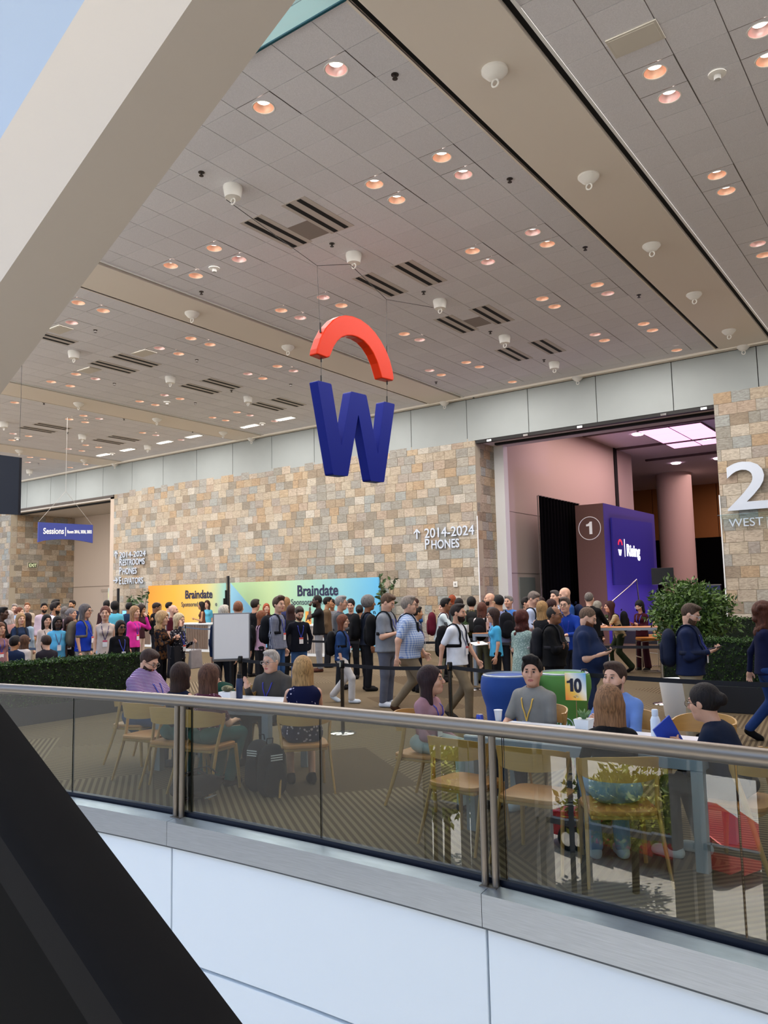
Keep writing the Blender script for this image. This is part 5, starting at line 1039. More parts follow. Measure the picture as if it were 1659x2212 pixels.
P_(976, 1287, 22, 165, 'woman with bright auburn hair by the wall', sex='f', hair=('long', '8a3f22'), top=('383c42', None, 'long'), legs=('17181c',), skin='p')
P_(990, 1294, 19.5, 150, 'woman with black wavy hair behind the white T-shirt', sex='f', hair=('long', '1f1613'), top=('5c6a62', None, 'long'), legs=('17181c',), skin='t')
P_(1018, 1292, 19.8, 178, 'black-haired man in olive jacket with dark backpack, seen from behind', hair=('afro', '100e0e'), top=('54502f', None, 'long'), legs=('1c1c22',), bag=('2b2c2c', 'dark grey backpack on the olive jacket'), skin='l')
P_(1047, 1296, 19.3, 60, 'dark-haired man with glasses and red lanyard', hair=('short', '1a1513'), glasses='222222', top=('a88a80', None, 'long'), legs=('1c1c22',), lan=('a02a3a', 'c84a50'), skin='l')
P_(1061, 1282, 19, -80, 'bald bearded man in grey shirt standing tall', hair=('bald', '3a2a20'), beard='2a1e18', top=('53585c', None, 'long'), legs=('1c1c22',), skin='l')
P_(1079, 1287, 16.3, -150, 'black-haired man in lilac shirt with black backpack', hair=('short', '12100f'), glasses='c9b080', top=('8d92b8', None, 'long'), legs=('24262e',), bag=('17171c', 'black backpack on the lilac shirt'), skin='t')
P_(1100, 1288, 18.6, -30, 'grey-haired man in plain blue T-shirt', hair=('short', '7b7672'), top=('4474b8', None, 'short'), legs=('24262e',), skin='l')
P_(1134, 1291, 18.0, 60, 'man in off-white shirt with black shoulder strap', hair=('short', '1c1613'), top=('cfcfc8', None, 'long'), legs=('24262e',), bag=('141416', 'black backpack on the off-white shirt'), skin='l')
P_(1148, 1279, 16.6, 70, 'grey-haired man in pale blue shirt bending his head', hair=('short', '6f625a'), top=('b7c3de', None, 'long'), legs=('2a2c34',), arms=('phone', 'phone'), head=(-.2, .5), bag=('1a1a20', 'black backpack on the pale blue shirt'), skin='p')
P_(1168, 1291, 19, 170, 'dark-haired person behind the pale blue shirt', hair=('bun', '2a1a18'), top=('2a2226', None, 'long'), legs=('17181c',), skin='p', sex='f')
P_(1188, 1296, 16.2, 120, 'person with brown bun behind the blonde hair', hair=('bun', '3a2220'), top=('1a1a1e', None, 'long'), legs=('17181c',), skin='l', sex='f')
P_(1201, 1277, 19, -40, 'smiling man in blue and white plaid shirt', hair=('short', '4a4442'), top=('c5c8d4', 'plaid', 'long', '2b3560'), legs=('24262e',), arms=('down', 'gesture'), skin='p')
P_(1224, 1270, 17.5, -70, 'bald bearded man in blue hooded jacket', hair=('bald', '3a2a20'), beard='3a2a22', top=('2e5290', None, 'long'), legs=('24262e',), bag=('1a2440', 'navy backpack on the blue hooded jacket'), skin='p', head=(0, .25))
P_(1271, 1281, 18, 160, 'broad man in black suit seen from behind', fat=.7, hair=('buzz', '6b625c'), top=('0f0f11', None, 'long'), legs=('121214',), arms=('lean', 'lean'), skin='p')
P_(1288, 1300, 20, 120, 'grey-haired woman beside the black suit', sex='f', hair=('bob', '8a8478'), top=('1a1a1e', None, 'long'), legs=('17181c',), skin='p')
I = P_(1336, 1304, 19.3, -75, 'woman with long dark hair, striped top and olive trousers leaning on high table', sex='f', hair=('long', '3a1a18'), top=('c9b28a', 'stripe2', 'short', '2c241f'), legs=('2f3824', .02), arms=('lean', 'lean'), lean=.3, bag=('101014', 'small black sling bag on the striped top'), down=.08, pose='walk', skin='l')
I = P_(1383, 1298, 19.8, -35, 'woman with straight black hair and white glasses in burgundy, using her phone', sex='f', hair=('bob', '0c0b0d'), glasses='e8e0d8', top=('3c0f1c', None, 'long'), legs=('34121c', .03), arms=('phone', 'phone'), head=(0, .45), lan=LAN, skin='l'); phone_in(I, 0, 'pink phone held by the woman in burgundy', 'd03a5a')
# left part of the hall
I_EDGE = P_(3, 1313, 20, 70, 'man in black jacket at the picture edge', hair=('short', '17120f'), top=('141416', None, 'long'), legs=('1c1c20',), arms=('phone', 'hold'), skin='d')
P_(20, 1321, 21.5, 175, 'woman with silver bobbed hair seen from behind', sex='f', hair=('bob', 'b9aca6'), top=('b98a80', None, 'long'), legs=('1c1c20',), skin='p')
P_(33, 1306, 27, -10, 'grey-haired man in pale blue shirt near the stone recess', hair=('short', '9a8f86'), top=('a8bcd8', None, 'long'), legs=('1c1c20',), skin='p')
P_(40, 1313, 26, 60, 'auburn-haired woman beside the pale blue shirt', sex='f', hair=('bun', '6a3a28'), top=('b89a8a', None, 'long'), legs=('1c1c20',), skin='p')
P_(59, 1303, 30, 0, 'man in beige shirt with lanyard holding a phone by the stone', hair=('short', '8c5a3c'), top=('b9a794', None, 'long'), legs=('24222a',), arms=('phone', 'phone'), lan=LAN, skin='p')
P_(44, 1326, 19.6, 20, 'young woman with long blonde hair and denim jacket, arms crossed', sex='f', hair=('long', 'a8845c'), top=('26344e', None, 'long'), legs=('5a7fb0',), arms=('crossed', 'crossed'), bag=('20242e', 'dark backpack behind the denim jacket'), skin='p')
I_BAG = P_(58, 1326, 20.6, 150, 'woman in pale blue shirt with black shoulder bag', sex='f', hair=('half', '2a1d1c'), top=('9fb3c4', None, 'long'), legs=('a79f92',), skin='p')
P_(-1, 1350, 16.5, 30, 'woman in dusty pink dress cut by the picture edge', sex='f', hair=('long', '6a4430'), top=('8a6468', None, 'shortdress'), legs=('bare',), lan=LAN, skin='l')
P_(95, 1304, 26, 10, 'bearded man in pink and white shirt', hair=('short', '17120f'), beard='14100e', top=('c9b4c0', None, 'long'), legs=('1c1c24',), skin='t')
P_(118, 1296, 27, 90, 'dark-haired tall man by the recess corner', hair=('short', '1c1512'), top=('3c3a34', None, 'long'), legs=('1c1c24',), skin='t')
P_(116, 1303, 22, 75, 'bearded man in white shirt looking away', hair=('quiff', '241a17'), beard='1c1310', top=('dcd6dc', None, 'long'), legs=('1c1c24',), lan=LAN, skin='t')
P_(100, 1329, 18.5, 20, 'woman with long black hair in cream cardigan', sex='f', hair=('long', '17110f'), top=('cdb8ac', None, 'long'), legs=('1c1c24',), lan=('2a1a2a', 'd8904a'), skin='l')
P_(124, 1333, 17.6, 15, 'woman in sky blue printed T-shirt with lanyard and badge', sex='f', fat=.5, hair=('bob', '14100f'), top=('5fb2dc', None, 'short'), legs=('1c1c24',), arms=('down', 'down'), lan=('4a3a6a', 'd8d8e8'), skin='d')
I = P_(147, 1333, 18, 20, 'woman with dark brown hair in black top looking at her phone', sex='f', hair=('long', '3a221c'), top=('151318', None, 'short'), legs=('1c1c24',), arms=('phonelow', 'phonelow'), head=(.1, .5), lan=LAN, skin='b'); phone_in(I, 0, 'black phone of the woman in the black top')
I_RED = P_(152, 1315, 20.4, 60, 'grey-haired woman in coral red blouse with paper cup', sex='f', fat=.4, hair=('bun', '7a7270'), top=('c24438', None, 'short'), legs=('1c1c24',), arms=('hold', 'down'), skin='l')
P_(139, 1312, 24, 150, 'person with grey hair and pink scarf far behind', sex='f', hair=('bob', '6a625e'), top=('b08a94', None, 'long'), legs=('1c1c24',), skin='p')
P_(181, 1307, 17.5, 62, 'woman with long grey hair in bright blue T-shirt', sex='f', fat=.5, hair=('long', '5f5858'), glasses='333333', top=('1c3aa8', None, 'short'), legs=('9c938c',), lan=LAN, bag=('6f6658', 'grey backpack on the bright blue T-shirt'), skin='l')
P_(158, 1298, 30, -40, 'man in navy polo with crossed arms beside the exit doors', hair=('short', '241b18'), beard='2a1d18', top=('22283c', None, 'short'), legs=('24242c',), arms=('crossed', 'crossed'), skin='t')
P_(228, 1311, 16.2, 0, 'woman with sunglasses on her head, beige waistcoat and white top', sex='f', hair=('bun', '6a3f34'), top=('c8b6ac', None, 'none'), legs=('a8c4d8',), arms=('down', 'down'), lan=('3a2a5a', 'c84a6a'), skin='p', head=(-.1, 0))
P_(230, 1298, 26, 175, 'dark-haired person behind the beige waistcoat', hair=('short', '1b1614'), top=('3a2426', None, 'long'), legs=('1c1c24',), skin='t')
P_(248, 1301, 24, 178, 'person in sky blue staff T-shirt with round print on the back', hair=('afro', '120e0d'), top=('5cb0c8', None, 'short'), legs=('1c1c24',), skin='d')
P_(259, 1343, 15.2, 25, 'woman in black with dark sunglasses and round badge', sex='f', fat=.5, hair=('bob', '15100f'), glasses='0c0c10', top=('131114', None, 'long'), legs=('131114',), lan=('2b3aa8', 'e8e0e0'), skin='b')
P_(278, 1303, 25, 160, 'dark-haired man in navy polo at the counter', hair=('short', '151110'), top=('1c2c48', None, 'short'), legs=('1c1c24',), skin='b')
P_(289, 1311, 18.8, 50, 'woman in bright magenta cardigan with her hand at her forehead', sex='f', hair=('long', 'a07a58'), top=('d8349a', None, 'long'), legs=('24222c',), arms=('down', 'head'), lan=LAN, skin='p')
P_(303, 1308, 23, 60, 'curly dark-haired woman raising a hand by the plant', sex='f', hair=('curly', '2a1a17'), top=('3a1f24', None, 'long'), legs=('c0a89a',), arms=('down', 'gesture'), skin='t')
P_(334, 1303, 25, 100, 'man in black suit with black backpack before the orange banner', hair=('short', '2a1d1a'), top=('121216', None, 'long'), legs=('1c1c24',), bag=('0f0f12', 'black backpack on the black suit'), head=(0, .4), skin='b')
P_(343, 1303, 25.5, -90, 'woman with long light brown hair bending towards the black suit', sex='f', hair=('long', '9a7656'), top=('c8b0a4', None, 'long'), legs=('c8b8ac',), skin='p', head=(0, .3))
P_(363, 1302, 27, 90, 'man in grey T-shirt before the orange banner', hair=('short', '1c1513'), top=('a0a6aa', None, 'short'), legs=('1c1c24',), skin='p')
P_(371, 1308, 20.2, 75, 'bald bearded man in dark red shirt in profile', hair=('bald', '3a2a20'), beard='5a4438', top=('4a1522', None, 'short'), legs=('1c1c24',), skin='p')
I_SCARF = P_(347, 1323, 15.2, 65, 'woman with curly blonde hair in black with patterned scarf', sex='f', hair=('curly', 'b8946a'), top=('15131a', 'camo', 'long', '5a3a20'), legs=('131318',), arms=('clasp', 'clasp'), skin='p')
I_TOTE = P_(384, 1327, 15.5, 50, 'white-blonde woman in grey cardigan and floral top, hand at her temple', sex='f', fat=.3, hair=('bob', 'd0bc98'), top=('24232a', 'floral', 'long', 'd8d4d8'), legs=('131318',), arms=('head', 'hold'), lan=('2b3aa8', 'd04030'), skin='p')
P_(437, 1301, 30, -90, 'woman with long dark hair in brown sleeveless dress at the banner', sex='f', hair=('long', '1f1513'), top=('5f3a30', None, 'nonedress'), legs=('bare',), skin='t', arms=('phone', 'phone'))
P_(448, 1298, 31, -20, 'woman with long hair in sky blue shirt at the banner', sex='f', hair=('long', '3f2419'), top=('5fb0cc', None, 'short'), legs=('1c1c24',), skin='l')
# ---------------------------------------------------------------- seated people
def SIT(X, Y, yh, face_yaw, label, px=None, **k):
    if px is not None:
        r = ray(px, yh); X = r[0]/r[1]*Y if k.pop('byY', True) else X
    r = ray(px if px is not None else 800, yh)
    if px is not None: z = CH+r[2]/r[1]*Y
    else:
        z = None
        for q in np.linspace(0, 1659, 400):
            rr = ray(q, yh)
            if z is None or abs(rr[0]/rr[1]-X/Y) < bestd: bestd = abs(rr[0]/rr[1]-X/Y); z = CH+rr[2]/rr[1]*Y
    ln = k.get('lean', 0.); s = .93 if k.get('sex') == 'f' else .98; tl = ((z-.565)/s-.29)/(.545*math.cos(ln))
    return person((X, Y, 0), math.radians(face_yaw), s*1.75, label, pose='sit', dist=math.hypot(X, Y)*1.0, tl=min(max(tl, .74), 1.1), **k)
PEOPLE_SEATED = True
S8 = SIT(0, 6.84, 1418, 172, 'young man in heather grey polo with yellow lanyard holding a cup', px=1150, hair=('quiff', '14100f'), top=('8b8983', None, 'short'), legs=('20283c',), arms=('table', 'lap'), lan=('e0b24a', '4a6ab0'), head=(.42, 0), collar='77705f', shoe='b9c2c8', skin='l')
S9 = SIT(0, 6.86, 1431, 165, 'man with short beard in light blue shirt, fingers spread', px=1335, hair=('short', '3c2a22'), beard='5c4436', top=('6f8fce', None, 'roll'), legs=('2b3550',), arms=('clasp', 'clasp'), head=(.1, -.05), lean=.05, collar='6484c4', skin='p')
S10 = SIT(-2.02, 5.34, 1494, 33, 'woman with straight light brown hair, black sweater and pale jeans from behind', px=1318, sex='f', hair=('long', '8a6446'), top=('161619', None, 'long'), legs=('7fa2c6',), arms=('tablein', 'tablein'), glasses='17171a', head=(-.35, 0), lean=.12, shoe='c8d2da', skin='p', feet=(.30, .30))
S11 = SIT(0, 5.85, 1478, 80, 'woman with glasses and dark bun in navy jacket and grey trousers', px=1570, sex='f', fat=.3, hair=('bun', '1a1414'), glasses='5a4a3e', top=('1b2336', None, 'long'), legs=('57524f',), arms=('clasp', 'clasp'), head=(.0, .12), lean=.28, shoe='cfd6da', skin='l', feet=(.30, .42))
S7 = SIT(0, 6.15, 1446, -88, 'woman with dark shoulder-length hair in pink cardigan looking up', px=922, sex='f', hair=('half', '2e1c1e'), top=('a87f88', None, 'long'), legs=('a9b3b0',), arms=('lap', 'lap'), head=(.35, -.12), lan=LAN, skin='l')
S1 = SIT(0, 5.95, 1401, -75, 'broad man with glasses in purple striped polo smiling down', px=306, fat=1.4, hair=('short', '3b2822'), beard='3a2820', glasses='4a3c34', top=('6a3f78', 'stripe', 'short', 'c9bede'), legs=('2b4a72',), arms=('tablein', 'tablein'), head=(-.0, .5), lean=.12, lan=LAN, shoe='1c3a50', skin='p', collar='4c4468')
S2 = SIT(-6.5, 5.42, 1434, 12, 'woman with brown bob and navy top seen from behind at the table', px=386, sex='f', hair=('bob', '33211c'), top=('141b33', None, 'none'), legs=('2a5f62',), arms=('table', 'table'), skin='p', feet=(.3, .3))
S3 = SIT(0, 6.75, 1449, 98, 'dark-haired woman in green sweater bent low over the table', px=510, sex='f', hair=('half', '241817'), top=('0f3a30', None, 'long'), legs=('23262c',), arms=('table', 'table'), lean=.8, head=(.1, .5), skin='l')
S4 = SIT(-5.92, 5.42, 1459, 8, 'woman with long straight brown hair and maroon dotted top from behind', px=447, sex='f', hair=('long', '5a3c30'), top=('5a2a3c', 'dots', 'short', 'd8c0c8'), legs=('2a5a58',), arms=('table', 'table'), skin='p', feet=(.25, .3))
S5 = SIT(0, 6.95, 1410, 195, 'grey-haired man with glasses in charcoal pullover, one hand raised', px=590, fat=.5, hair=('fade', 'a39c96'), glasses='8a8682', top=('4a4744', None, 'long'), legs=('2c2e34',), arms=('gesture', 'table'), head=(-.15, .05), lan=('2b2f9a', 'd84a60'), skin='p', collar='3a2226')
S6 = SIT(0, 5.95, 1419, 48, 'woman with blonde half-up hair in navy floral dress from behind', px=655, sex='f', fat=.35, hair=('half', 'b08a5c'), top=('11163a', 'floral', 'nonedress', 'c9c0d4'), legs=('bare',), arms=('tablein', 'table'), lean=.05, skin='p', feet=(.25, .3), shoe='17171b')
# seated behind the hedge
for px, yh, Y, yw, lab, k in ((102, 1380, 8.6, 95, 'bearded man in dark jacket seated behind the hedge', dict(hair=('short', '3a2820'), beard='4a342a', top=('26222a', None, 'long'), skin='p', head=(-.1, .1))),
                     (29, 1388, 8.2, 30, 'dark-haired man in navy shirt seated with his back turned', dict(hair=('fade', '1d1716'), top=('1c2a48', None, 'short'), skin='t')),
                     (50, 1391, 8.9, 20, 'brown-haired woman seated beside the navy shirt', dict(sex='f', hair=('long', '5a3c2a'), top=('d8c8c0', None, 'long'), skin='p'))):
    SIT(0, Y, yh, yw, lab, px=px, **k)
def one_glyph(H, m, loc, parent):
    pl = [(-.02, 0), (.22, 0), (.22, 1), (.03, 1), (-.02, .9), (-.12, .83), (-.27, .80), (-.27, .64), (-.02, .66)]; n = len(pl); x0, y0, z0 = loc
    b = MB(); b.add([(x0+x*H, y0+d, z0+z*H) for d in (0, .004) for x, z in pl], [tuple(range(n)), tuple(range(2*n-1, n-1, -1))]+[(i, n+i, n+(i+1) % n, (i+1) % n) for i in range(n)]); return b.obj('lettering', m, parent, fix=False)
# ---------------------------------------------------------------- chairs and tables
OCH = mat('ochre_lacquer', 'b98d4c', .42, noise=.06, nscale=6, stretch=(1, 1, 8)); SEATM = mat('seat_veneer', 'b87f42', .45, noise=.08, nscale=5, stretch=(1, 8, 1))
def make_chair():
    r = empty('side_chair', (0, 0, 0), 0, 'x', 'chair', 'bentwood chairs around the tables')
    pts = [(.20, .21), (.215, .0), (.225, -.12), (.17, -.205), (.0, -.225), (-.17, -.205), (-.225, -.12), (-.215, .0), (-.20, .21), (0, .225)]
    b = MB(); n = 40; out = []
    for i in range(n):
        a = 2*math.pi*i/n; c, s = math.cos(a), math.sin(a); e = .36; out.append((.225*abs(c)**e*(1 if c >= 0 else -1), .215*abs(s)**e*(1 if s >= 0 else -1)))
    b.prism(out, .425, .455); b.obj('seat', SEATM, r, bevel=.006, smooth=True)
    b = MB(); m = 20; vs = []
    for i in range(m+1):
        t = i/m*2-1; a = t*math.radians(88); hh = .045+.038*(1-abs(t)**2.2); zc = .712+.010*(1-t*t)
        for rr in (0, .014):
            x = (.245+rr)*math.sin(a); y = -.04-(.20+rr)*math.cos(a)
            vs += [(x, y-.02*(0), zc-hh), (x*1.02, y-.025, zc+hh)]
    fs = []
    for i in range(m):
        k = 4*i; fs += [(k, k+1, k+5, k+4), (k+2, k+6, k+7, k+3), (k+1, k+3, k+7, k+5), (k, k+4, k+6, k+2)]
    fs += [(0, 2, 3, 1), (4*m, 4*m+1, 4*m+3, 4*m+2)]
    b.add(vs, fs); b.obj('backrest', OCH, r, smooth=True)
    for sd in (-1, 1):
        MB().tube([(sd*.252, -.045, .76), (sd*.256, -.055, .69), (sd*.238, -.09, .56), (sd*.228, -.12, .45), (sd*.245, -.20, .2), (sd*.262, -.27, 0)], [.017, .020, .019, .020, .017, .014], 8, flat=.75).obj('leg', OCH, r, smooth=True)
        MB().tube([(sd*.20, .19, .43), (sd*.215, .215, .2), (sd*.225, .23, 0)], [.021, .018, .014], 8).obj('leg', OCH, r, smooth=True)
    MB().box((-.21, -.19, .395), (.21, .20, .425)).obj('seat_frame', OCH, r, bevel=.01)
    return r
ch0 = make_chair(); used = [0]
def chair(x, y, deg, label):
    o = ch0 if not used[0] else copy_tree(ch0); used[0] = 1; o.location = (x, y, 0); o.rotation_euler = (0, 0, math.radians(deg)); o['label'] = label; return o
chair(-3.17, 5.36, -6, 'empty ochre bentwood chair at the long table, nearest the can')
chair(-2.55, 5.30, 3, 'empty ochre chair facing the grey leg-less middle of the long table')
def seat_of(I, dx=0., dy=0.): a = I['at']; return a[0]+dx, a[1]+dy
chair(*seat_of(S10, .03, -.05), 33, 'ochre chair of the woman in pale jeans')
chair(S11['at'][0]+.05, S11['at'][1], 80, 'ochre chair of the woman in the navy jacket')
chair(-1.85, 6.95, 175, 'empty ochre chair on the far side beside the white bottle')
chair(*seat_of(S8, 0, .04), 172, 'ochre chair of the young man in the grey polo')
chair(*seat_of(S9, 0, .04), 165, 'ochre chair of the man in the light blue shirt')
chair(S7['at'][0]-.04, S7['at'][1], -88, 'ochre chair of the woman in the pink cardigan')
chair(S1['at'][0]-.05, S1['at'][1], -75, 'ochre chair of the man in the striped polo')
chair(*seat_of(S2), 12, 'ochre chair of the woman with the brown bob')
chair(-7.12, 5.50, 8, 'empty ochre chair between the striped polo and the brown bob')
chair(*seat_of(S4), 8, 'ochre chair of the woman in the maroon top')
chair(*seat_of(S5, 0, .05), 195, 'ochre chair of the grey-haired man with the raised hand')
chair(*seat_of(S6), 48, 'ochre chair of the woman in the floral dress')
chair(*seat_of(S3, 0, .05), 160, 'ochre chair of the woman in the green sweater')
TG = mat('table_grey', '8f99a5', .45, .1); TW = mat('table_top_white', 'd9dce2', .35)
def table(x0, y0, ang, L, D, label, H=.735, top=TW, leg=TG, lw=.085, ap=.085):
    r = empty('table', (x0, y0, 0), ang, label, 'table')
    MB().box((0, 0, H-.012), (L, D, H)).obj('tabletop', top, r)
    MB().box((0, 0, H-ap), (L, D, H-.012)).obj('apron', leg, r, bevel=.003)
    for x in (0, L-lw):
        for y in (0, D-lw): MB().box((x+.002, y+.002, 0), (x+lw-.002, y+lw-.002, H-ap)).obj('leg', leg, r, bevel=.003)
    return r
table(-3.33, 5.62, math.radians(-1), 1.84, .82, 'long white-topped table with grey legs, four people around it')
table(-7.36, 5.74, math.radians(9.5), 1.52, .82, 'white-topped table with grey legs crowded by six people')
def on(px, py, z): p = atz(px, py, z); return p
# ---- things on the tables
p = on(1051, 1565, .735); c = empty('drink_can', (p[0]+.05, 5.95, .735), 0, 'small blue drink can at the end of the long table', 'can')
MB().lathe([(.026, 0), (.032, .006), (.032, .1), (.026, .115)], n=20).obj('body', mat('can_blue', '3b4aa8', .25, .5), c, smooth=True); MB().lathe([(.0, .114), (.025, .114), (.026, .118)], n=20).obj('lid', CHROME, c); text('lettering', 'SELTZ', .028, SW, (-.03, -.034, .06), (1, 0, 0), parent=c, ext=.001, bold=.001)
# cup in the hand of the young man
sj, el, wr, fd, pn, cu, sd, an = S8['arms'][0]; hp_ = S8['world'](wr+fd*.1)
c = empty('paper_cup', (hp_[0]+.01, min(hp_[1]-.01, 6.38), .737), 0, 'white paper cup held by the young man in the grey polo', 'cup'); MB().lathe([(.026, 0), (.036, .085), (.033, .085), (.024, .004)], n=20).obj('cup', mat('paper_white', 'ececec', .6), c, smooth=True); MB().lathe([(.038, .084), (.039, .094), (.0, .096)], n=20).obj('lid', mat('lid_white', 'dfe3e6', .5), c, smooth=True)
p = aty(1419, 1620, 6.1); c = empty('white_bottle', (p[0], 6.1, .735), 0, 'matt white metal drinking bottle on the long table', 'bottle'); MB().lathe([(.034, 0), (.036, .005), (.036, .15), (.026, .178), (.02, .182)], n=24).obj('body', mat('bottle_white', 'dfe8f0', .35), c, smooth=True); MB().lathe([(.022, .182), (.024, .186), (.024, .225), (.02, .23), (0, .23)], n=20).obj('cap', mat('bottle_cap', 'd3dde6', .4), c, smooth=True)
# number card on a wire stand in a plant pot
p = aty(1248, 1490, 6.28); c = empty('plant_pot', (p[0]+.04, 6.28, .735), 0, 'small white square pot with a succulent plant', 'plant'); MB().hexa([(-.05, -.05, 0), (.05, -.05, 0), (.05, .05, 0), (-.05, .05, 0), (-.065, -.065, .09), (.065, -.065, .09), (.065, .065, .09), (-.065, .065, .09)]).obj('pot', mat('pot_white', 'e3e6e6', .5), c)
for i in range(22):
    a = i*2.4; l_ = .05+.03*rng.random(); t = .5+.6*rng.random(); MB().tube([(0, 0, .085), (math.cos(a)*l_*t*.5, math.sin(a)*l_*t*.5, .085+l_*.6), (math.cos(a)*l_*t, math.sin(a)*l_*t, .085+l_)], [.008, .009, .001], 5).obj('leaf', mat('succulent', '5b7d4a', .5), c)
c = empty('number_card', (p[0], 6.24, .735), math.radians(12), 'table number card 10 with orange and blue gradient on a wire stand', 'sign')
gm = mat('card_gradient', 'ffffff', .6); nt, bb = nodes(gm); tcn = nt.nodes.new('ShaderNodeTexCoord'); mpn = nt.nodes.new('ShaderNodeSeparateXYZ'); rr = nt.nodes.new('ShaderNodeValToRGB'); nt.links.new(tcn.outputs['Generated'], mpn.inputs[0]); ad = nt.nodes.new('ShaderNodeMath'); ad.operation = 'ADD'; ml = nt.nodes.new('ShaderNodeMath'); ml.operation = 'MULTIPLY'; ml.inputs[1].default_value = .5
nt.links.new(mpn.outputs[0], ad.inputs[0]); nt.links.new(mpn.outputs[2], ad.inputs[1]); nt.links.new(ad.outputs[0], ml.inputs[0]); nt.links.new(ml.outputs[0], rr.inputs[0]); e = rr.color_ramp.elements; e[0].color = (*hx('f07a2a'), 1); e[1].color = (*hx('4fa6dc'), 1); x = e.new(.35); x.color = (*hx('f6c24a'), 1); x = e.new(.6); x.color = (*hx('f4ecd8'), 1); nt.links.new(rr.outputs[0], bb.inputs['Base Color'])
MB().box((-.085, -.003, .24), (.085, .003, .46)).obj('card', gm, c); one_glyph(.105, mat('number_navy', '14162e', .6), (-.042, -.0065, .31), c); text('lettering', '0', .15, mat('number_navy', '14162e', .6), (-.012, -.006, .308), (1, 0, 0), parent=c, ext=.001, bold=.006, sx=.8)
MB().tube([(0, 0, 0), (0, 0, .26)], .003, 6).tube([(0, 0, .26), (-.02, -.006, .27), (0, -.008, .28), (.02, -.006, .27), (0, 0, .26)], .003, 5).obj('wire_stand', CHROME, c); MB().box((-.04, -.03, 0), (.04, .03, .008)).obj('foot', CHROME, c)
# blue folder held by the woman in the navy jacket
sj, el, wr, fd, pn, cu, sd, an = S11['arms'][0]; q = S11['world'](wr+fd*.11)
o = MB().box((-.085, -.006, -.12), (.085, .006, .12)).obj('notebook', mat('folder_blue', '2445b5', .5), None, bevel=.003, loc=(q[0]-.03, q[1]+.02, q[2]+.03)); o.rotation_euler = (.15, -.6, .9); tag(o, 'slim bright blue notebook held up by the woman in navy', 'notebook')
o = MB().box((-.12, -.09, 0), (.12, .09, .004)).box((-.11, -.08, .004), (.11, .08, .008)).obj('paper_sheet', mat('paper_white', 'ececec', .6), None, loc=(-2.35, 5.78, .736), rz=.3); tag(o, 'loose white sheets beside the brown-haired woman', 'paper')
nb = empty('open_notebook', (-6.20, 5.98, .738), .3, 'open notebook with cream pages on the crowded table', 'notebook')
for sd in (-1, 1):
    b = MB(); vs = [(sd*x*.15, y, .004+.022*math.sin(math.pi*min(x*1.1, 1))) for x in np.linspace(0, 1, 8) for y in (-.1, .1)]; b.add(vs, [(2*i, 2*i+1, 2*i+3, 2*i+2) for i in range(7)]); b.add([(v[0], v[1], 0) for v in vs], [(2*i, 2*i+1, 2*i+3, 2*i+2) for i in range(7)]); b.obj('page', mat('cream_page', 'd9d2bb', .7), nb, smooth=True, fix=False)
MB().box((-.155, -.105, -.002), (.155, .105, .002)).obj('cover', mat('cover_brown', '4c3226', .6), nb)
p = aty(517, 1520, 6.42); c = empty('navy_bottle', (p[0], 6.42, .735), 0, 'tall navy drinking bottle on the crowded table', 'bottle'); MB().lathe([(.036, 0), (.038, .006), (.038, .2), (.028, .225)], n=22).obj('body', mat('bottle_navy', '1b2c52', .4), c, smooth=True); MB().lathe([(.026, .225), (.028, .23), (.028, .27), (0, .272)], n=18).obj('cap', BLACK, c, smooth=True); MB().tube([(-.02, 0, .27), (-.018, 0, .295), (.018, 0, .295), (.02, 0, .27)], .005, 6).obj('handle', BLACK, c)
p = aty(491, 1520, 6.3); c = empty('camouflage_pouch', (p[0], 6.3, .735), .2, 'rounded camouflage pouch on a white box on the crowded table', 'pouch'); link('pouch', qmesh([solid([('e', V3(0, 0, .12), (.075, .05, .035))], .006, .01)], 'pouch'), c, cloth('5c5a44', 'camo', '8f8a6c')); MB().box((-.08, -.06, 0), (.08, .06, .085)).obj('box', mat('paper_white', 'ececec', .6), c, bevel=.004)
# bags on the floor
bag_floor((-5.72, 5.72, 0), .1, '22262f', 'black backpack with white print leaning by the table leg', 0)
bag_floor((-5.45, 5.62, 0), 1.2, '1c2028', 'narrow black backpack under the chair of the floral dress')
bag_floor((-2.45, 5.62, 0), .4, '1e222a', 'dark backpack under the long table')
bag_floor((-1.05, 6.45, 0), 1.5, '1a1a20', 'black backpack behind the chair of the navy jacket')
b_ = bag_floor((-6.1, 5.0, .10), 1.9, '14141a', 'black bag lying flat near the railing', lying=True)
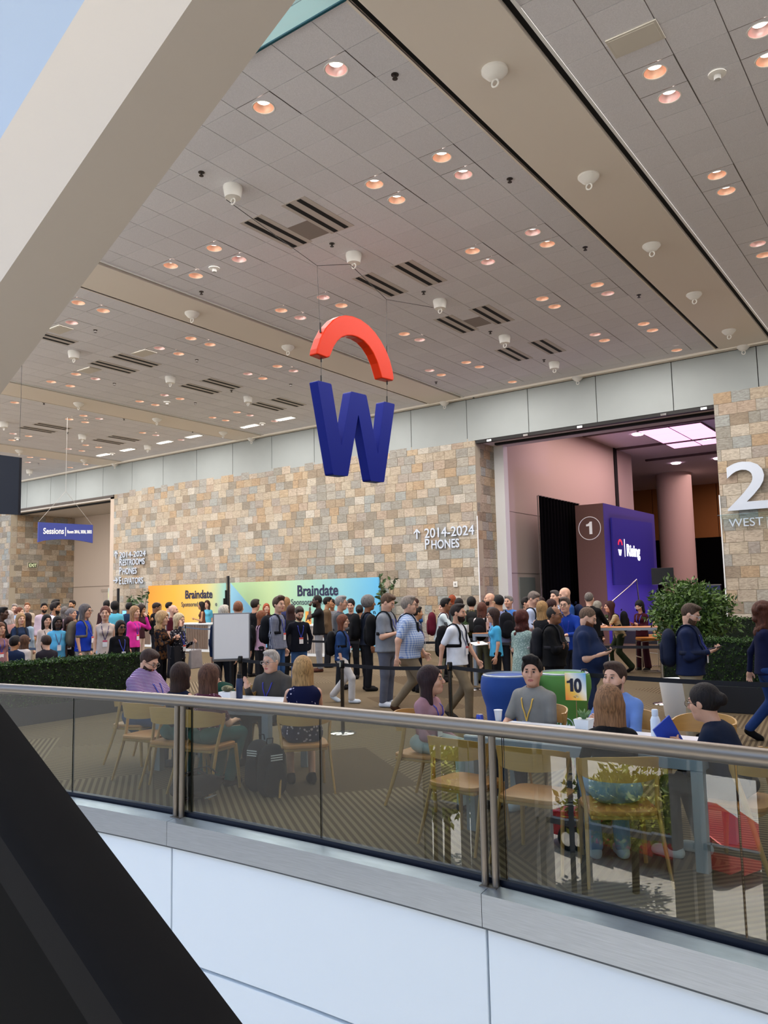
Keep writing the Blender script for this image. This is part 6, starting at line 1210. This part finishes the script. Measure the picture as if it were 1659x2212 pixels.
# ---------------------------------------------------------------- barrier posts and belts
BELT = mat('belt_black', '16161c', .8); BELTB = mat('belt_bluegrey', '4b5a70', .8); PB = mat('post_dark_chrome', '6b6866', .2, 1.0)
def post(x, y, label, m=PB, h=.99):
    r = empty('barrier_post', (x, y, 0), 0, label, 'stanchion', 'belt barrier posts')
    MB().lathe([(.0, .0), (.18, .0), (.18, .012), (.165, .024), (.05, .034), (.0, .034)], n=32).obj('base', CHROME, r, smooth=True)
    MB().tube([(0, 0, .03), (0, 0, h-.10)], .026, 18).obj('pole', m, r, smooth=True); MB().lathe([(.033, h-.11), (.036, h-.1), (.036, h-.01), (.03, h), (0, h)], n=18).obj('belt_head', mat('head_black', '1d1c1c', .3, .6), r, smooth=True)
    MB().box((-.012, -.041, h-.09), (.012, -.034, h-.02)).obj('latch', CHROME, r); return r
def belt(p, q, label, m=BELT, z=.925, sag=.03):
    n = 12; b = MB(); P0, P1 = np.array([*p, z]), np.array([*q, z]); d = P1-P0; nn = unit(np.cross(d, [0, 0, 1]))*.0015; d_ = unit(d); P0 = P0+d_*.03; P1 = P1-d_*.03; vs = []
    for i in range(n+1):
        t = i/n; c = P0+(P1-P0)*t-np.array([0, 0, sag*4*t*(1-t)])
        for a, e in ((-1, -1), (-1, 1), (1, 1), (1, -1)): vs.append(c+nn*a+np.array([0, 0, .024*e]))
    b.add(vs, [(4*i+j, 4*i+(j+1) % 4, 4*i+4+(j+1) % 4, 4*i+4+j) for i in range(n) for j in range(4)]+[(0, 1, 2, 3), (4*n+3, 4*n+2, 4*n+1, 4*n)]); o = b.obj('barrier_belt', m, None, loc=None); return tag(o, label, 'belt', 'barrier belts')
PN = [(-9.02, 8.63), (-7.00, 8.60), (-5.44, 8.88), (-3.53, 8.65), (-.35, 8.75)]
labs = ['barrier post beside the whiteboard', 'barrier post with chrome base right behind the floral dress', 'barrier post behind the woman in the pink cardigan', 'barrier post behind the green bin', 'barrier post beyond the picture edge']
for (x, y), l in zip(PN, labs): post(x, y, l)
for i in range(4): belt(PN[i], PN[i+1], 'black belt of the near barrier, '+['from the whiteboard to the next post', 'crossing before the plaid shirt', 'crossing before the white T-shirt', 'crossing before the hooded jacket'][i])
q = [tuple(atz(*v, 0)[:2]) for v in ((1435, 1522), (1020, 1490), (650, 1478))]; q[0] = (-4.10, 13.34)
post(*q[0], 'chrome barrier post by the big laurel', CHROME); post(*q[1], 'barrier post before the high table', PB); post(*q[2], 'barrier post behind the jeans', PB)
belt(q[0], q[1], 'long black belt of the second barrier, eastern stretch'); belt(q[1], q[2], 'long black belt of the second barrier, western stretch')
L3 = [tuple(atz(x, y, .95)[:2]) for x, y in ((-40, 1396), (15, 1397), (165, 1395), (266, 1402))]
for p_, l in zip(L3[1:], ('barrier post behind the seated navy shirt', 'barrier post behind the clipped hedge', 'barrier post before the woman in sunglasses')): post(*p_, l, CHROME)
for i in range(3): belt(L3[i], L3[i+1], 'blue-grey belt behind the hedge, '+('western end', 'middle stretch', 'eastern stretch')[i], BELTB)
L4 = [tuple(atz(x, y, .95)[:2]) for x, y in ((300, 1352), (400, 1353), (470, 1357))]
for p_, l in zip(L4, ('far barrier post behind the magenta cardigan', 'far barrier post before the banner', 'far barrier post behind the whiteboard')): post(*p_, l, CHROME)
for i in range(2): belt(L4[i], L4[i+1], 'far blue-grey belt, '+('behind the curly blonde hair', 'before the slatted counter')[i], BELTB)
p5 = [tuple(atz(x, y, .95)[:2]) for x, y in ((1500, 1355), (1572, 1352))]
post(*p5[0], 'chrome barrier post behind the hooded jacket', CHROME); post(*p5[1], 'chrome barrier post beside the stone pier', CHROME); belt(p5[0], p5[1], 'black belt beside the stone pier')
# ---------------------------------------------------------------- whiteboard on a stand
p = atz(500, 1480, 0); a_ = math.atan2(p[0], p[1])
wb = empty('whiteboard', (p[0]*.735, p[1]*.735, 0), -a_*1.0, 'blank white sign board on a black pole stand', 'board'); dd = math.hypot(p[0], p[1])*.735; k_ = dd/1713
z1 = CH-(1323-1295)*k_; z0 = CH-(1420-1295)*k_; hw_ = 38.5*k_
MB().box((-hw_, -.02, z0), (hw_, .02, z1)).obj('frame', mat('board_frame', '8d8d90', .35, .7), wb, bevel=.004); MB().box((-hw_+.02, -.026, z0+.02), (hw_-.02, -.02, z1-.02)).obj('panel', mat('board_white', 'eceef2', .4), wb)
MB().box((-hw_, -.05, z0-.02), (hw_, -.0, z0)).obj('tray', SATIN, wb); MB().tube([(0, .03, 0), (0, .03, z1-.1)], .032, 12).obj('pole', mat('pole_black', '17171a', .4, .4), wb, smooth=True); MB().lathe([(0, 0), (.25, 0), (.25, .02), (0, .03)], (0, .03, 0), 24).obj('base', BLACK, wb)
# ---------------------------------------------------------------- bins
def bin_(px, py, d, col, label, R0=.27):
    r = ray(px, py); hd = r[:2]/np.linalg.norm(r[:2]); o = empty('waste_bin', (hd[0]*d, hd[1]*d, 0), math.atan2(-(-hd[0]), -hd[1])+math.pi*0, label, 'bin', None)
    MB().lathe([(R0*.80, 0), (R0*.80, .05), (R0*.86, .35), (R0*.93, .62), (R0*1.05, .72), (R0*1.12, .80), (R0*1.12, .88), (R0*1.07, .95), (R0*1.0, .955)], n=36).obj('cover', mat('bin_'+col, col, .75, noise=.06, nscale=5, bump=.3), o, smooth=True)
    MB().lathe([(R0*1.0, .94), (R0*1.03, .965), (R0*.97, .975), (R0*.93, .93)], n=30).obj('liner', mat('liner_clear', 'aeb6bc', .3), o, smooth=True)
    f = np.array([-hd[0], -hd[1]]); yaw = math.atan2(-f[0], f[1]); o.rotation_euler = (0, 0, yaw)
    b = MB()
    for rr, t in ((.085, .006),):
        b.tube([(rr*math.cos(a)*1.0, R0*.925+.004-(rr*math.cos(a))**2*1.7, .42+rr*math.sin(a)) for a in np.linspace(.3, 5.2, 22)], t, 5)
    for i, x in enumerate((-.045, -.015, .015, .045)): b.box((x-.009, R0*.915, .37), (x+.009, R0*.93, .42+.03*(i % 2)+.02))
    b.obj('emblem', mat('emblem_white', 'cfe0e4', .6), o)
bin_(1097, 1455, 9.0, '1b4692', 'blue fabric-covered recycling bin with white emblem')
bin_(1216, 1455, 9.2, '5a9140', 'green fabric-covered compost bin with white emblem')
# ---------------------------------------------------------------- hedges and plants
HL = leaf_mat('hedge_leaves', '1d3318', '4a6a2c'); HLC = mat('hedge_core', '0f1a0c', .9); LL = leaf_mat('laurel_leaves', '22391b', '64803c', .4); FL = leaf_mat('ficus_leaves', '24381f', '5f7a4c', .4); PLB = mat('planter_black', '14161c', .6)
def hedge(x0, y0, x1, y1, z0, z1, label, n=9000, rz=0., ls=.035):
    o = empty('clipped_hedge', (x0, y0, 0), rz, label, 'hedge'); W, D, H = x1-x0, y1-y0, z1-z0
    MB().box((0.02, .02, 0), (W-.02, D-.02, z0)).obj('planter', PLB, o, bevel=.01)
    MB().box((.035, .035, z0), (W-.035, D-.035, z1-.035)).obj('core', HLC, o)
    ar = np.array([W*H, W*H, D*H, D*H, W*D]); f = rng.choice(5, n, p=ar/ar.sum()); u, v = rng.random(n), rng.random(n)
    P_0 = np.zeros((n, 3)); N_ = np.zeros((n, 3))
    for k, (P, N) in enumerate((((u*W, u*0, z0+v*H), (0, -1, 0)), ((u*W, u*0+D, z0+v*H), (0, 1, 0)), ((u*0, u*D, z0+v*H), (-1, 0, 0)), ((u*0+W, u*D, z0+v*H), (1, 0, 0)), ((u*W, v*D, u*0+z1), (0, 0, 1)))):
        m = f == k; P_0[m] = np.stack(P, 1)[m]; N_[m] = N
    P_0 -= N_*(.03+.03*rng.random(n))[:, None]
    l = link('foliage', leaves_mesh(P_0, N_, ls, 3, .6, .8), o, HL); l['kind'] = 'stuff'; return o
hedge(-12.35, 4.95, -11.72, 8.95, .28, .96, 'long clipped green hedge left of the crowded table', 26000)
hedge(aty(1508, 1400, 12.85)[0], 12.85, aty(1662, 1400, 12.85)[0], 13.5, .40, 1.10, 'clipped box hedge in black planter before the pier', 12000)
hedge(-4.35, 17.2, -3.35, 17.8, .40, 1.28, 'smaller clipped hedge further back by the stone pier', 5000)
hx0 = aty(1424, 1400, 13.7)[0]; hedge(hx0, 13.7, hx0+.75, 14.2, .40, 1.02, 'low clipped hedge under the big laurel', 6000)
r = ray(1490, 1318); hd = r[:2]/np.linalg.norm(r[:2]); d = 16.0
o = empty('laurel_shrub', (hd[0]*d, hd[1]*d, 0), 0, 'large round bushy laurel in a white tapered pot', 'plant'); P0_, D0_ = leafball(.70, 6500, .1, 11, .92); l = link('foliage', leaves_mesh(P0_, D0_, .10, 11, .42), o, LL, (0, 0, 1.40)); l['kind'] = 'stuff'
for a in (0, 2.1, 4.2): MB().tube([(.03*math.cos(a), .03*math.sin(a), .3), (.2*math.cos(a), .2*math.sin(a), 1.5)], .018, 6).obj('stem', mat('bark', '4f4335', .9), o)
r = ray(1468, 1500); hd2 = r[:2]/np.linalg.norm(r[:2]); pt = empty('white_pot', (hd2[0]*12.6, hd2[1]*12.6, 0), 0, 'tall tapered white planter behind the khaki trousers', 'planter'); MB().lathe([(.20, 0), (.22, .02), (.28, .55), (.26, .55), (.2, .5)], n=28).obj('pot', WHITE, pt, smooth=True)
MB().lathe([(.24, 0), (.30, .42), (.28, .42)], n=24).obj('pot', PLB, o, smooth=True)
def ficus(px, py, d, label, seed, H=1.95):
    r = ray(px, py); hd = r[:2]/np.linalg.norm(r[:2]); o = empty('potted_tree', (hd[0]*d, hd[1]*d, 0), 0, label, 'plant'); rr = np.random.default_rng(seed)
    MB().lathe([(.16, 0), (.22, .45), (.2, .45)], n=24).obj('pot', WHITE, o, smooth=True); lf = []; nl = []
    for i in range(9):
        a = rr.uniform(0, 6.28); t = rr.uniform(.15, .5); q = [np.array([0, 0, .42]), np.array([.4*t*math.cos(a), .4*t*math.sin(a), H*.6]), np.array([t*math.cos(a), t*math.sin(a), H*rr.uniform(.8, 1.25)])]
        MB().tube(q, [.02, .014, .006], 6).obj('stem', mat('bark', '4f4335', .9), o)
        for k in range(13): s_ = rr.uniform(.25, 1); c = q[1]*(1-s_)+q[2]*s_; lf.append(c); v = rr.normal(size=3); nl.append(unit(v+[0, 0, .4]))
    l = link('foliage', leaves_mesh(np.array(lf), np.array(nl), .17, seed, .55, 2.), o, FL); l['kind'] = 'stuff'
ficus(296, 1300, 29.5, 'sparse leafy potted tree beside the orange banner', 5); ficus(838, 1285, 25.0, 'sparse leafy potted tree at the blue end of the banner', 8, 2.15)
# ---------------------------------------------------------------- banner walls
def grad(name, stops, vec=(1, 0, 0), off=0.):
    m = mat(name, 'ffffff', .6); nt, b = nodes(m); t = nt.nodes.new('ShaderNodeTexCoord'); d = nt.nodes.new('ShaderNodeVectorMath'); d.operation = 'DOT_PRODUCT'; d.inputs[1].default_value = vec; nt.links.new(t.outputs['Generated'], d.inputs[0]); r = nt.nodes.new('ShaderNodeValToRGB'); e = r.color_ramp.elements
    for i, (p, c) in enumerate(stops):
        x = e[i] if i < 2 else e.new(p); x.position = p; x.color = (*hx(c), 1)
    nt.links.new(d.outputs['Value'], r.inputs[0]); nt.links.new(r.outputs[0], b.inputs['Base Color']); return m
YB = 21.55; xa, xm, xb = aty(320, 1290, YB)[0], aty(494, 1285, YB)[0], aty(819, 1280, YB)[0]; ZB = 2.5
INK = mat('banner_ink', '1d1b40', .6); INK2 = mat('banner_ink_grey', '3c3c50', .6)
b1 = empty('banner_wall', (xa, YB, 0), 0, 'orange to yellow printed banner wall lettered Braindate', 'banner'); MB().box((0, 0, .05), (xm-xa-.12, .08, ZB)).obj('panel', grad('banner_warm', [(0, 'f0921e'), (1, '8fc8c0'), (.35, 'f2b032'), (.7, 'ecc968'), (.86, 'c8cf98')]), b1)
b2 = empty('banner_wall', (xm+.1, YB, 0), 0, 'green to sky blue printed banner wall lettered Braindate', 'banner'); L2 = xb-xm-.1; MB().box((0, 0, .05), (L2, .08, ZB)).obj('panel', grad('banner_cool', [(0, 'a9cf9c'), (1, '5fb2dc'), (.3, 'c3dba0'), (.6, '9fd0bc')]), b2)
b = MB(); b.add([(0, -.008, ZB), (2.9, -.008, .05), (0, -.008, .05), (0, -.002, ZB), (2.9, -.002, .05), (0, -.002, .05)], [(0, 2, 1), (3, 4, 5), (0, 1, 4, 3)]); b.obj('triangle_print', grad('banner_tri', [(0, '8fc4d8'), (1, '5f9fd8')]), b2)
for r_, px0, px1, pr_, (s0, s1) in ((b1, 399, 1289, xa, (.46, .26)), (b2, 641, 1283, xm+.1, (.54, .30))):
    q = aty(px0, px1, YB-.02); text('lettering', 'Braindate', s0, INK, (q[0]-pr_, -.012, q[2]-.07), (1, 0, 0), parent=r_, ext=.003, bold=.012, sx=.93)
    q = aty(px0-(8 if r_ is b1 else 13), 1307 if r_ is b1 else 1303, YB-.02); text('lettering', 'Sponsored by: one    e', s1, INK2, (q[0]-pr_, -.012, q[2]-.06), (1, 0, 0), parent=r_, ext=.003, bold=.001, sx=.9)
for r_, L in ((b1, xm-xa-.12), (b2, L2)):
    for x in (.3, L-.3): MB().box((x, .08, 0), (x+.06, .5, .05)).obj('foot', SATIN, r_)
q = aty(492, 1280, 20.6); c = empty('display_screen', (q[0], 20.6, 0), math.atan2(q[1], q[0])+.07, 'black display screen on a stand seen nearly edge-on between the banners', 'screen')
MB().box((-.35, -.04, .9), (.35, .04, 2.72)).obj('screen', mat('screen_black', '0d0d10', .3), c); MB().box((-.04, .04, 0), (.04, .1, 2.2)).obj('stand', BLACK, c); MB().box((-.4, -.3, 0), (.4, .4, .03)).obj('base', BLACK, c); MB().box((-.15, .04, 1.3), (.15, .16, 1.9)).obj('mount', BLACK, c)
q = aty(255, 1290, 22.0); c = empty('display_screen', (q[0], 22.0, 0), math.atan2(q[1], q[0])+.05, 'black display screen on a stand beside the recess map', 'screen'); MB().box((-.3, -.05, .8), (.3, .05, 2.45)).obj('screen', mat('screen_black', '0d0d10', .3), c); MB().box((-.04, .05, 0), (.04, .1, 1.8)).obj('stand', BLACK, c); MB().box((-.35, -.3, 0), (.35, .35, .03)).obj('base', BLACK, c)
q0, q1 = aty(233, 1290, 24.2), aty(252, 1290, 24.2); c = empty('map_board', (q0[0], 24.2, 0), 0, 'pale floor map board standing before the beige doors', 'board'); mm = mat('map_print', 'c9d4d4', .5); nt, bb = nodes(mm); v = nt.nodes.new('ShaderNodeTexNoise'); v.inputs['Scale'].default_value = 1.6; rr = nt.nodes.new('ShaderNodeValToRGB'); rr.color_ramp.elements[0].position = .35; rr.color_ramp.elements[0].color = (*hx('9fb8cc'), 1); rr.color_ramp.elements[1].position = .6; rr.color_ramp.elements[1].color = (*hx('d4cf9a'), 1); t = nt.nodes.new('ShaderNodeTexCoord'); nt.links.new(t.outputs['Object'], v.inputs[0]); nt.links.new(v.outputs[0], rr.inputs[0]); nt.links.new(rr.outputs[0], bb.inputs['Base Color'])
MB().box((0, 0, .1), (q1[0]-q0[0], .06, 2.55)).obj('panel', mm, c); MB().box((.0, -.2, 0), (q1[0]-q0[0], .3, .1)).obj('foot', SATIN, c)
# counters and high tables
def counter(px0, px1, Y, z, label, front='7c6656'):
    x0, x1 = aty(px0, 1350, Y)[0], aty(px1, 1350, Y)[0]; c = empty('counter', (x0, Y, 0), 0, label, 'counter')
    MB().box((0, 0, z-.05), (x1-x0, .7, z)).obj('worktop', WHITE, c, bevel=.005); MB().box((.06, .06, .08), (x1-x0-.06, .64, z-.05)).obj('carcass', mat('counter_white', 'd4d2ce', .6), c); n_ = int((x1-x0-.2)/.09)
    for i in range(n_): MB().box((.1+i*.09, .03, .1), (.16+i*.09, .06, z-.08)).obj('slat', mat('slat_'+front, front, .6), c)
    MB().box((0, .02, 0), (x1-x0, .66, .08)).obj('plinth', WHITE, c)
counter(380, 455, 19.5, 1.02, 'white counter with brown slatted front before the orange banner'); counter(262, 330, 20.8, 1.02, 'white counter beside the sparse tree'); counter(600, 700, 19.3, 1.0, 'white counter with pale slatted front at the blue banner', 'a79a90')
HT = mat('high_table_wood', 'c07f50', .45)
def hightable(px, d, yaw, L, D, label):
    r = ray(px, 1300); hd = r[:2]/np.linalg.norm(r[:2]); return table(hd[0]*d, hd[1]*d, yaw, L, D, label, 1.06, HT, TG, .07, .07)
hightable(1018, 16.6, .0, 1.25, .6, 'high table with orange wood top behind the white T-shirt'); hightable(1258, 18.5, .35, 1.75, .6, 'high table with orange wood top before the booth')
for px, d, z, l in ((1000, 16.9, 1.06, 'small white planter box on the nearer high table'), (1308, 19.5, 1.06, 'small white planter box on the high table by the booth')):
    r = ray(px, 1300); hd = r[:2]/np.linalg.norm(r[:2]); c = empty('planter_box', (hd[0]*d, hd[1]*d, z), .3, l, 'plant'); MB().box((-.09, -.09, 0), (.09, .09, .16)).obj('pot', WHITE, c, bevel=.004); P0_, D0_ = leafball(.09, 220, .03, 4, .6); f_ = link('foliage', leaves_mesh(P0_, D0_, .035, 4), c, HL, (0, 0, .19)); f_['kind'] = 'stuff'
def stool(px, d, yaw, label):
    r = ray(px, 1300); hd = r[:2]/np.linalg.norm(r[:2]); c = empty('bar_stool', (hd[0]*d, hd[1]*d, 0), yaw, label, 'stool'); MB().box((-.22, -.21, .72), (.22, .21, .79)).obj('seat', mat('stool_orange', 'b06a1e', .6), c, bevel=.02); MB().box((-.2, -.23, .88), (.2, -.20, 1.2)).obj('backrest', mat('cane', 'b3996c', .7), c, bevel=.01)
    for sd in (-1, 1): MB().tube([(sd*.2, -.22, 1.1), (sd*.2, -.2, .74), (sd*.2, .2, .70), (sd*.2, .22, .03), (sd*.2, -.25, .015)], .013, 8).obj('frame', CHROME, c, smooth=True)
    MB().tube([(-.2, -.25, .015), (.2, -.25, .015)], .013, 8).tube([(-.2, .21, .35), (.2, .21, .35)], .013, 8).obj('footrest', CHROME, c)
stool(1394, 19.4, 2.2, 'chrome bar stool with cane back and orange seat'); stool(1418, 20.6, 2.6, 'second chrome bar stool nearer the laurel')
# ---------------------------------------------------------------- booth, screen and curtain in the event room
bo_ = empty('event_booth', (-10.4, 28, 0), 0, 'tall booth with violet screen wall and brown side marked 1', 'booth'); BR_ = mat('booth_brown', '765349', .7, noise=.03); BV = mat('booth_violet', '4a3f9a', .6)
MB().box((-1.09, 0, 0), (-.02, 5.9, 5.07)).obj('side_wall', BR_, bo_); MB().box((-.02, 0, 0), (0, 5.9, 5.07)).obj('screen_wall', BV, bo_)
q = [atx(*v, -10.38) for v in ((1317, 1118), (1407, 1133), (1412, 1262), (1325, 1264))]
b = MB().hexa([(-.0+x, v[1]-28, v[2]) for x in (.02, .09) for v in (q[3], q[2], (0, q[2][1], q[1][2]+.05), (0, q[3][1], q[0][2]))]); b.obj('screen', grad('screen_violet', [(0, '241f78'), (1, '2f29a0')], (0, 0, 1)), bo_)
lx = .10; c_ = atx(1366, 1190, -10.29)
text('lettering', 'Rising', .62, mat('screen_white', (1, 1, 1), emit=.9), (lx, c_[1]-28-.62, c_[2]-.2), (0, 1, 0), parent=bo_, ext=.004, bold=.02, sx=1.05); text('lettering', 'w', .42, mat('screen_white', (1, 1, 1)), (lx, c_[1]-28-1.5, c_[2]-.2), (0, 1, 0), parent=bo_, ext=.004, bold=.02)
MB().box((lx-.005, c_[1]-28-.84, c_[2]-.25), (lx+.005, c_[1]-28-.80, c_[2]+.42)).obj('divider', mat('screen_white', (1, 1, 1)), bo_)
MB().tube([(lx, c_[1]-28-1.29+.2*math.cos(a), c_[2]+.16+.2*math.sin(a)) for a in np.linspace(.1, 3.04, 12)], .045, 6, flat=.3).obj('arc_print', mat('arc_red', 'e0304a', emit=.6), bo_)
q = aty(1273, 1141, 27.97); MB().tube([(q[0]+10.4+.42*math.cos(a), -.01, q[2]+.42*math.sin(a)) for a in np.linspace(0, 6.283, 40)], .012, 5).obj('ring_print', SW, bo_); one_glyph(.46, SW, (q[0]+10.4, -.016, q[2]-.22), bo_)
b = MB(); n = 90; vs = []
for i in range(n+1): y = 25.7+3.6*i/n; x = -11.85+.05*math.sin(i*.9); vs += [(x, y, 0), (x, y, 5.26)]
m_ = len(vs); vs += [(x-.02, y, z) for x, y, z in vs]
b.add(vs, [(2*i, 2*i+2, 2*i+3, 2*i+1) for i in range(n)]+[(m_+2*i, m_+2*i+1, m_+2*i+3, m_+2*i+2) for i in range(n)]+[(1, 3+0, 0, 0)][:0]); o = b.obj('black_curtain', mat('black_drape', '050506', .95, spec=.05), None, smooth='all', fix=False); tag(o, 'tall pleated black curtain beside the booth', 'curtain'); MB().tube([(-11.86, 25.65, 5.27), (-11.86, 29.35, 5.27)], .02, 6).obj('rail', SATIN, o)
for yy in (25.65, 29.35): MB().tube([(-11.9, yy, 0), (-11.9, yy, 5.27)], .02, 6).obj('upright', SATIN, o)
c = empty('stage_handrail', (-9.9, 27.0, 0), 0, 'bent chrome handrail of the small stage steps', 'railing'); MB().tube([(0, 0, .0), (0, 0, 1.5), (.6, .9, 2.25), (.65, .95, 1.2)], .03, 8).obj('rail', CHROME, c)
c = empty('stage_platform', (-10.3, 28.2, 0), 0, 'low dark stage in front of the violet screen wall', 'stage'); MB().box((.1, 0, 0), (3.4, 5.6, .5)).obj('deck', mat('stage_dark', '1a1620', .6), c); MB().box((.1, -.02, .44), (3.4, 0, .5)).obj('edge', SATIN, c)
q = aty(1548, 1330, 24.2); c = empty('blue_kiosk', (q[0], 24.2, 0), .2, 'dark blue exhibition kiosk beside the stone pier', 'kiosk'); MB().box((-.9, 0, 0), (.15, .8, 2.0)).obj('body', mat('kiosk_blue', '202a5c', .5), c, bevel=.01); MB().box((-.92, -.01, 1.97), (.17, .82, 2.0)).obj('cap', SATIN, c)
q = aty(1432, 1258, 27); c = empty('loudspeaker', (q[0], 27, 0), .3, 'black loudspeaker on a pole above the laurel', 'speaker'); MB().box((-.35, -.25, 2.05), (.35, .25, 2.6)).obj('cabinet', mat('speaker_black', '141418', .6), c, bevel=.01); MB().tube([(0, 0, 0), (0, 0, 2.05)], .03, 8).obj('pole', BLACK, c)
for loc, e in (((-8.4, 27.4, .6), 160), ((-8.0, 31.5, .6), 160)): area('violet_uplight', loc, (.6, .6), e*.32, (.58, .42, 1), (-.8, 0, 1))

q = aty(666, 1330, 19.5); c = empty('counter_card', (q[0], 19.5, 1.0), 0, 'small orange card with letter A standing on the counter', 'sign'); MB().box((-.12, -.01, 0), (.12, .01, .42)).obj('card', grad('card_warm', [(0, 'f0b04a'), (1, 'e8862e')]), c); text('lettering', 'A', .3, mat('number_navy', '14162e', .6), (-.1, -.014, .1), (1, 0, 0), parent=c, ext=.001, bold=.004)
q = aty(270, 1318, 21.15); c = empty('monitor', (q[0], 21.15, 1.02), -.3, 'small computer monitor with blue picture on the counter', 'monitor'); MB().box((-.25, -.02, .12), (.25, .02, .46)).obj('bezel', BLACK, c); MB().box((-.235, -.026, .135), (.235, -.02, .445)).obj('display', mat('blue_display', (.15, .4, .85), emit=.8), c); MB().box((-.03, 0, 0), (.03, .04, .14)).obj('stand', BLACK, c); MB().box((-.12, -.08, 0), (.12, .08, .012)).obj('base', BLACK, c)
def cup_in(I, i, label):
    sj, el, wr, fd, pn, cu, sd, an = I['arms'][i]; p = I['world'](wr+fd*.085+pn*.03); c = empty('paper_cup', tuple(p-np.array([0, 0, .05])), 0, label, 'cup'); MB().lathe([(.026, 0), (.038, .105), (.034, .105), (.024, .004)], n=16).obj('cup', mat('paper_white', 'ececec', .6), c, smooth=True); MB().lathe([(.04, .104), (.041, .114), (0, .116)], n=16).obj('lid', mat('lid_white', 'dfe3e6', .5), c)
cup_in(I_RED, 0, 'white paper cup held by the woman in coral red'); cup_in(I_EDGE, 1, 'white paper cup held by the man at the picture edge')
def sling(I, label, x0=.09, x1=-.15):
    r = empty('sling_bag', tuple(I['at']), I['yaw'], label, 'bag'); r.scale = (I['s'],)*3; U_, F_, X_ = unit(I['U']), I['Fw'], I['X']
    cs = [I['cast'](I['P']+I['U']*.37+X_*x0, F_*math.cos(math.radians(t))+U_*math.sin(math.radians(t))) for t in (150, 120, 92, 70, 45, 20)]+[I['cast'](I['P']+I['U']*(.36-.25*t)+X_*(x0+(x1-x0)*t), F_-X_*.6*t) for t in (0, .25, .5, .75, 1)]+[I['cast'](I['P']+I['U']*.08, -X_+F_*.2), I['cast'](I['P']+I['U']*.07, -X_-F_*.6)]
    ribbon(cs, .024).obj('strap', cloth('17171a'), r, smooth='all'); p, n_ = cs[6]; link('pouch', qmesh([solid([('c', p-U_*.07, p+U_*.05, .055, .045, (F_, 2.4))], .01, .01)], 'pouch'), r, cloth('17171a'))
sling(I_PLAID, 'black sling bag strapped across the blue plaid shirt')
def tote(I, i, col, label, w_=.17, h_=.34):
    sj, el, wr, fd, pn, cu, sd, an = I['arms'][i]; p = I['world'](wr+fd*.07); r = empty('tote_bag', tuple(p), I['yaw'], label, 'bag'); m = cloth(col)
    b = MB(); b.hexa([(-w_, -.05, -.16-h_), (w_, -.05, -.16-h_), (w_, .05, -.16-h_), (-w_, .05, -.16-h_), (-w_*.9, -.025, -.16), (w_*.9, -.025, -.16), (w_*.9, .025, -.16), (-w_*.9, .025, -.16)]); b.obj('bag_body', m, r, bevel=.015)
    for y in (-.025, .025): MB().tube([(-.08, y, -.17), (-.05, y*.4, -.02), (0, 0, .01), (.05, y*.4, -.02), (.08, y, -.17)], .007, 5).obj('handle', m, r)
tote(I_TOTE, 1, 'a39a98', 'pale grey carrier bag of the white-blonde woman'); tote(I_SCARF, 0, '17171c', 'black handbag of the curly blonde woman'); tote(I_BAG, 1, '121216', 'black handbag of the woman in pale blue', .14, .26)

q = [atz(*p, 8.43) for p in ((1375, 931), (1548, 903), (1548, 962), (1435, 951))]
c = empty('cove_light', (q[0][0], q[0][1], 8.44), 0, 'broad pink glowing ceiling panel deep in the event room', 'ceiling light'); x1_, y1_ = q[2][0], q[1][1]
MB().box((0, 0, -.03), (2.6, 5.2, 0)).obj('frame', mat('vent_frame', '5b5250', .7), c)
for i in range(2):
    for j in range(4): MB().box((.06+i*1.26, .06+j*1.28, -.04), (1.26+i*1.26, 1.28+j*1.28, -.03)).obj('panel', mat('pink_panel', (1, .50, .80), emit=1.1), c)
bpy.context.view_layer.update()
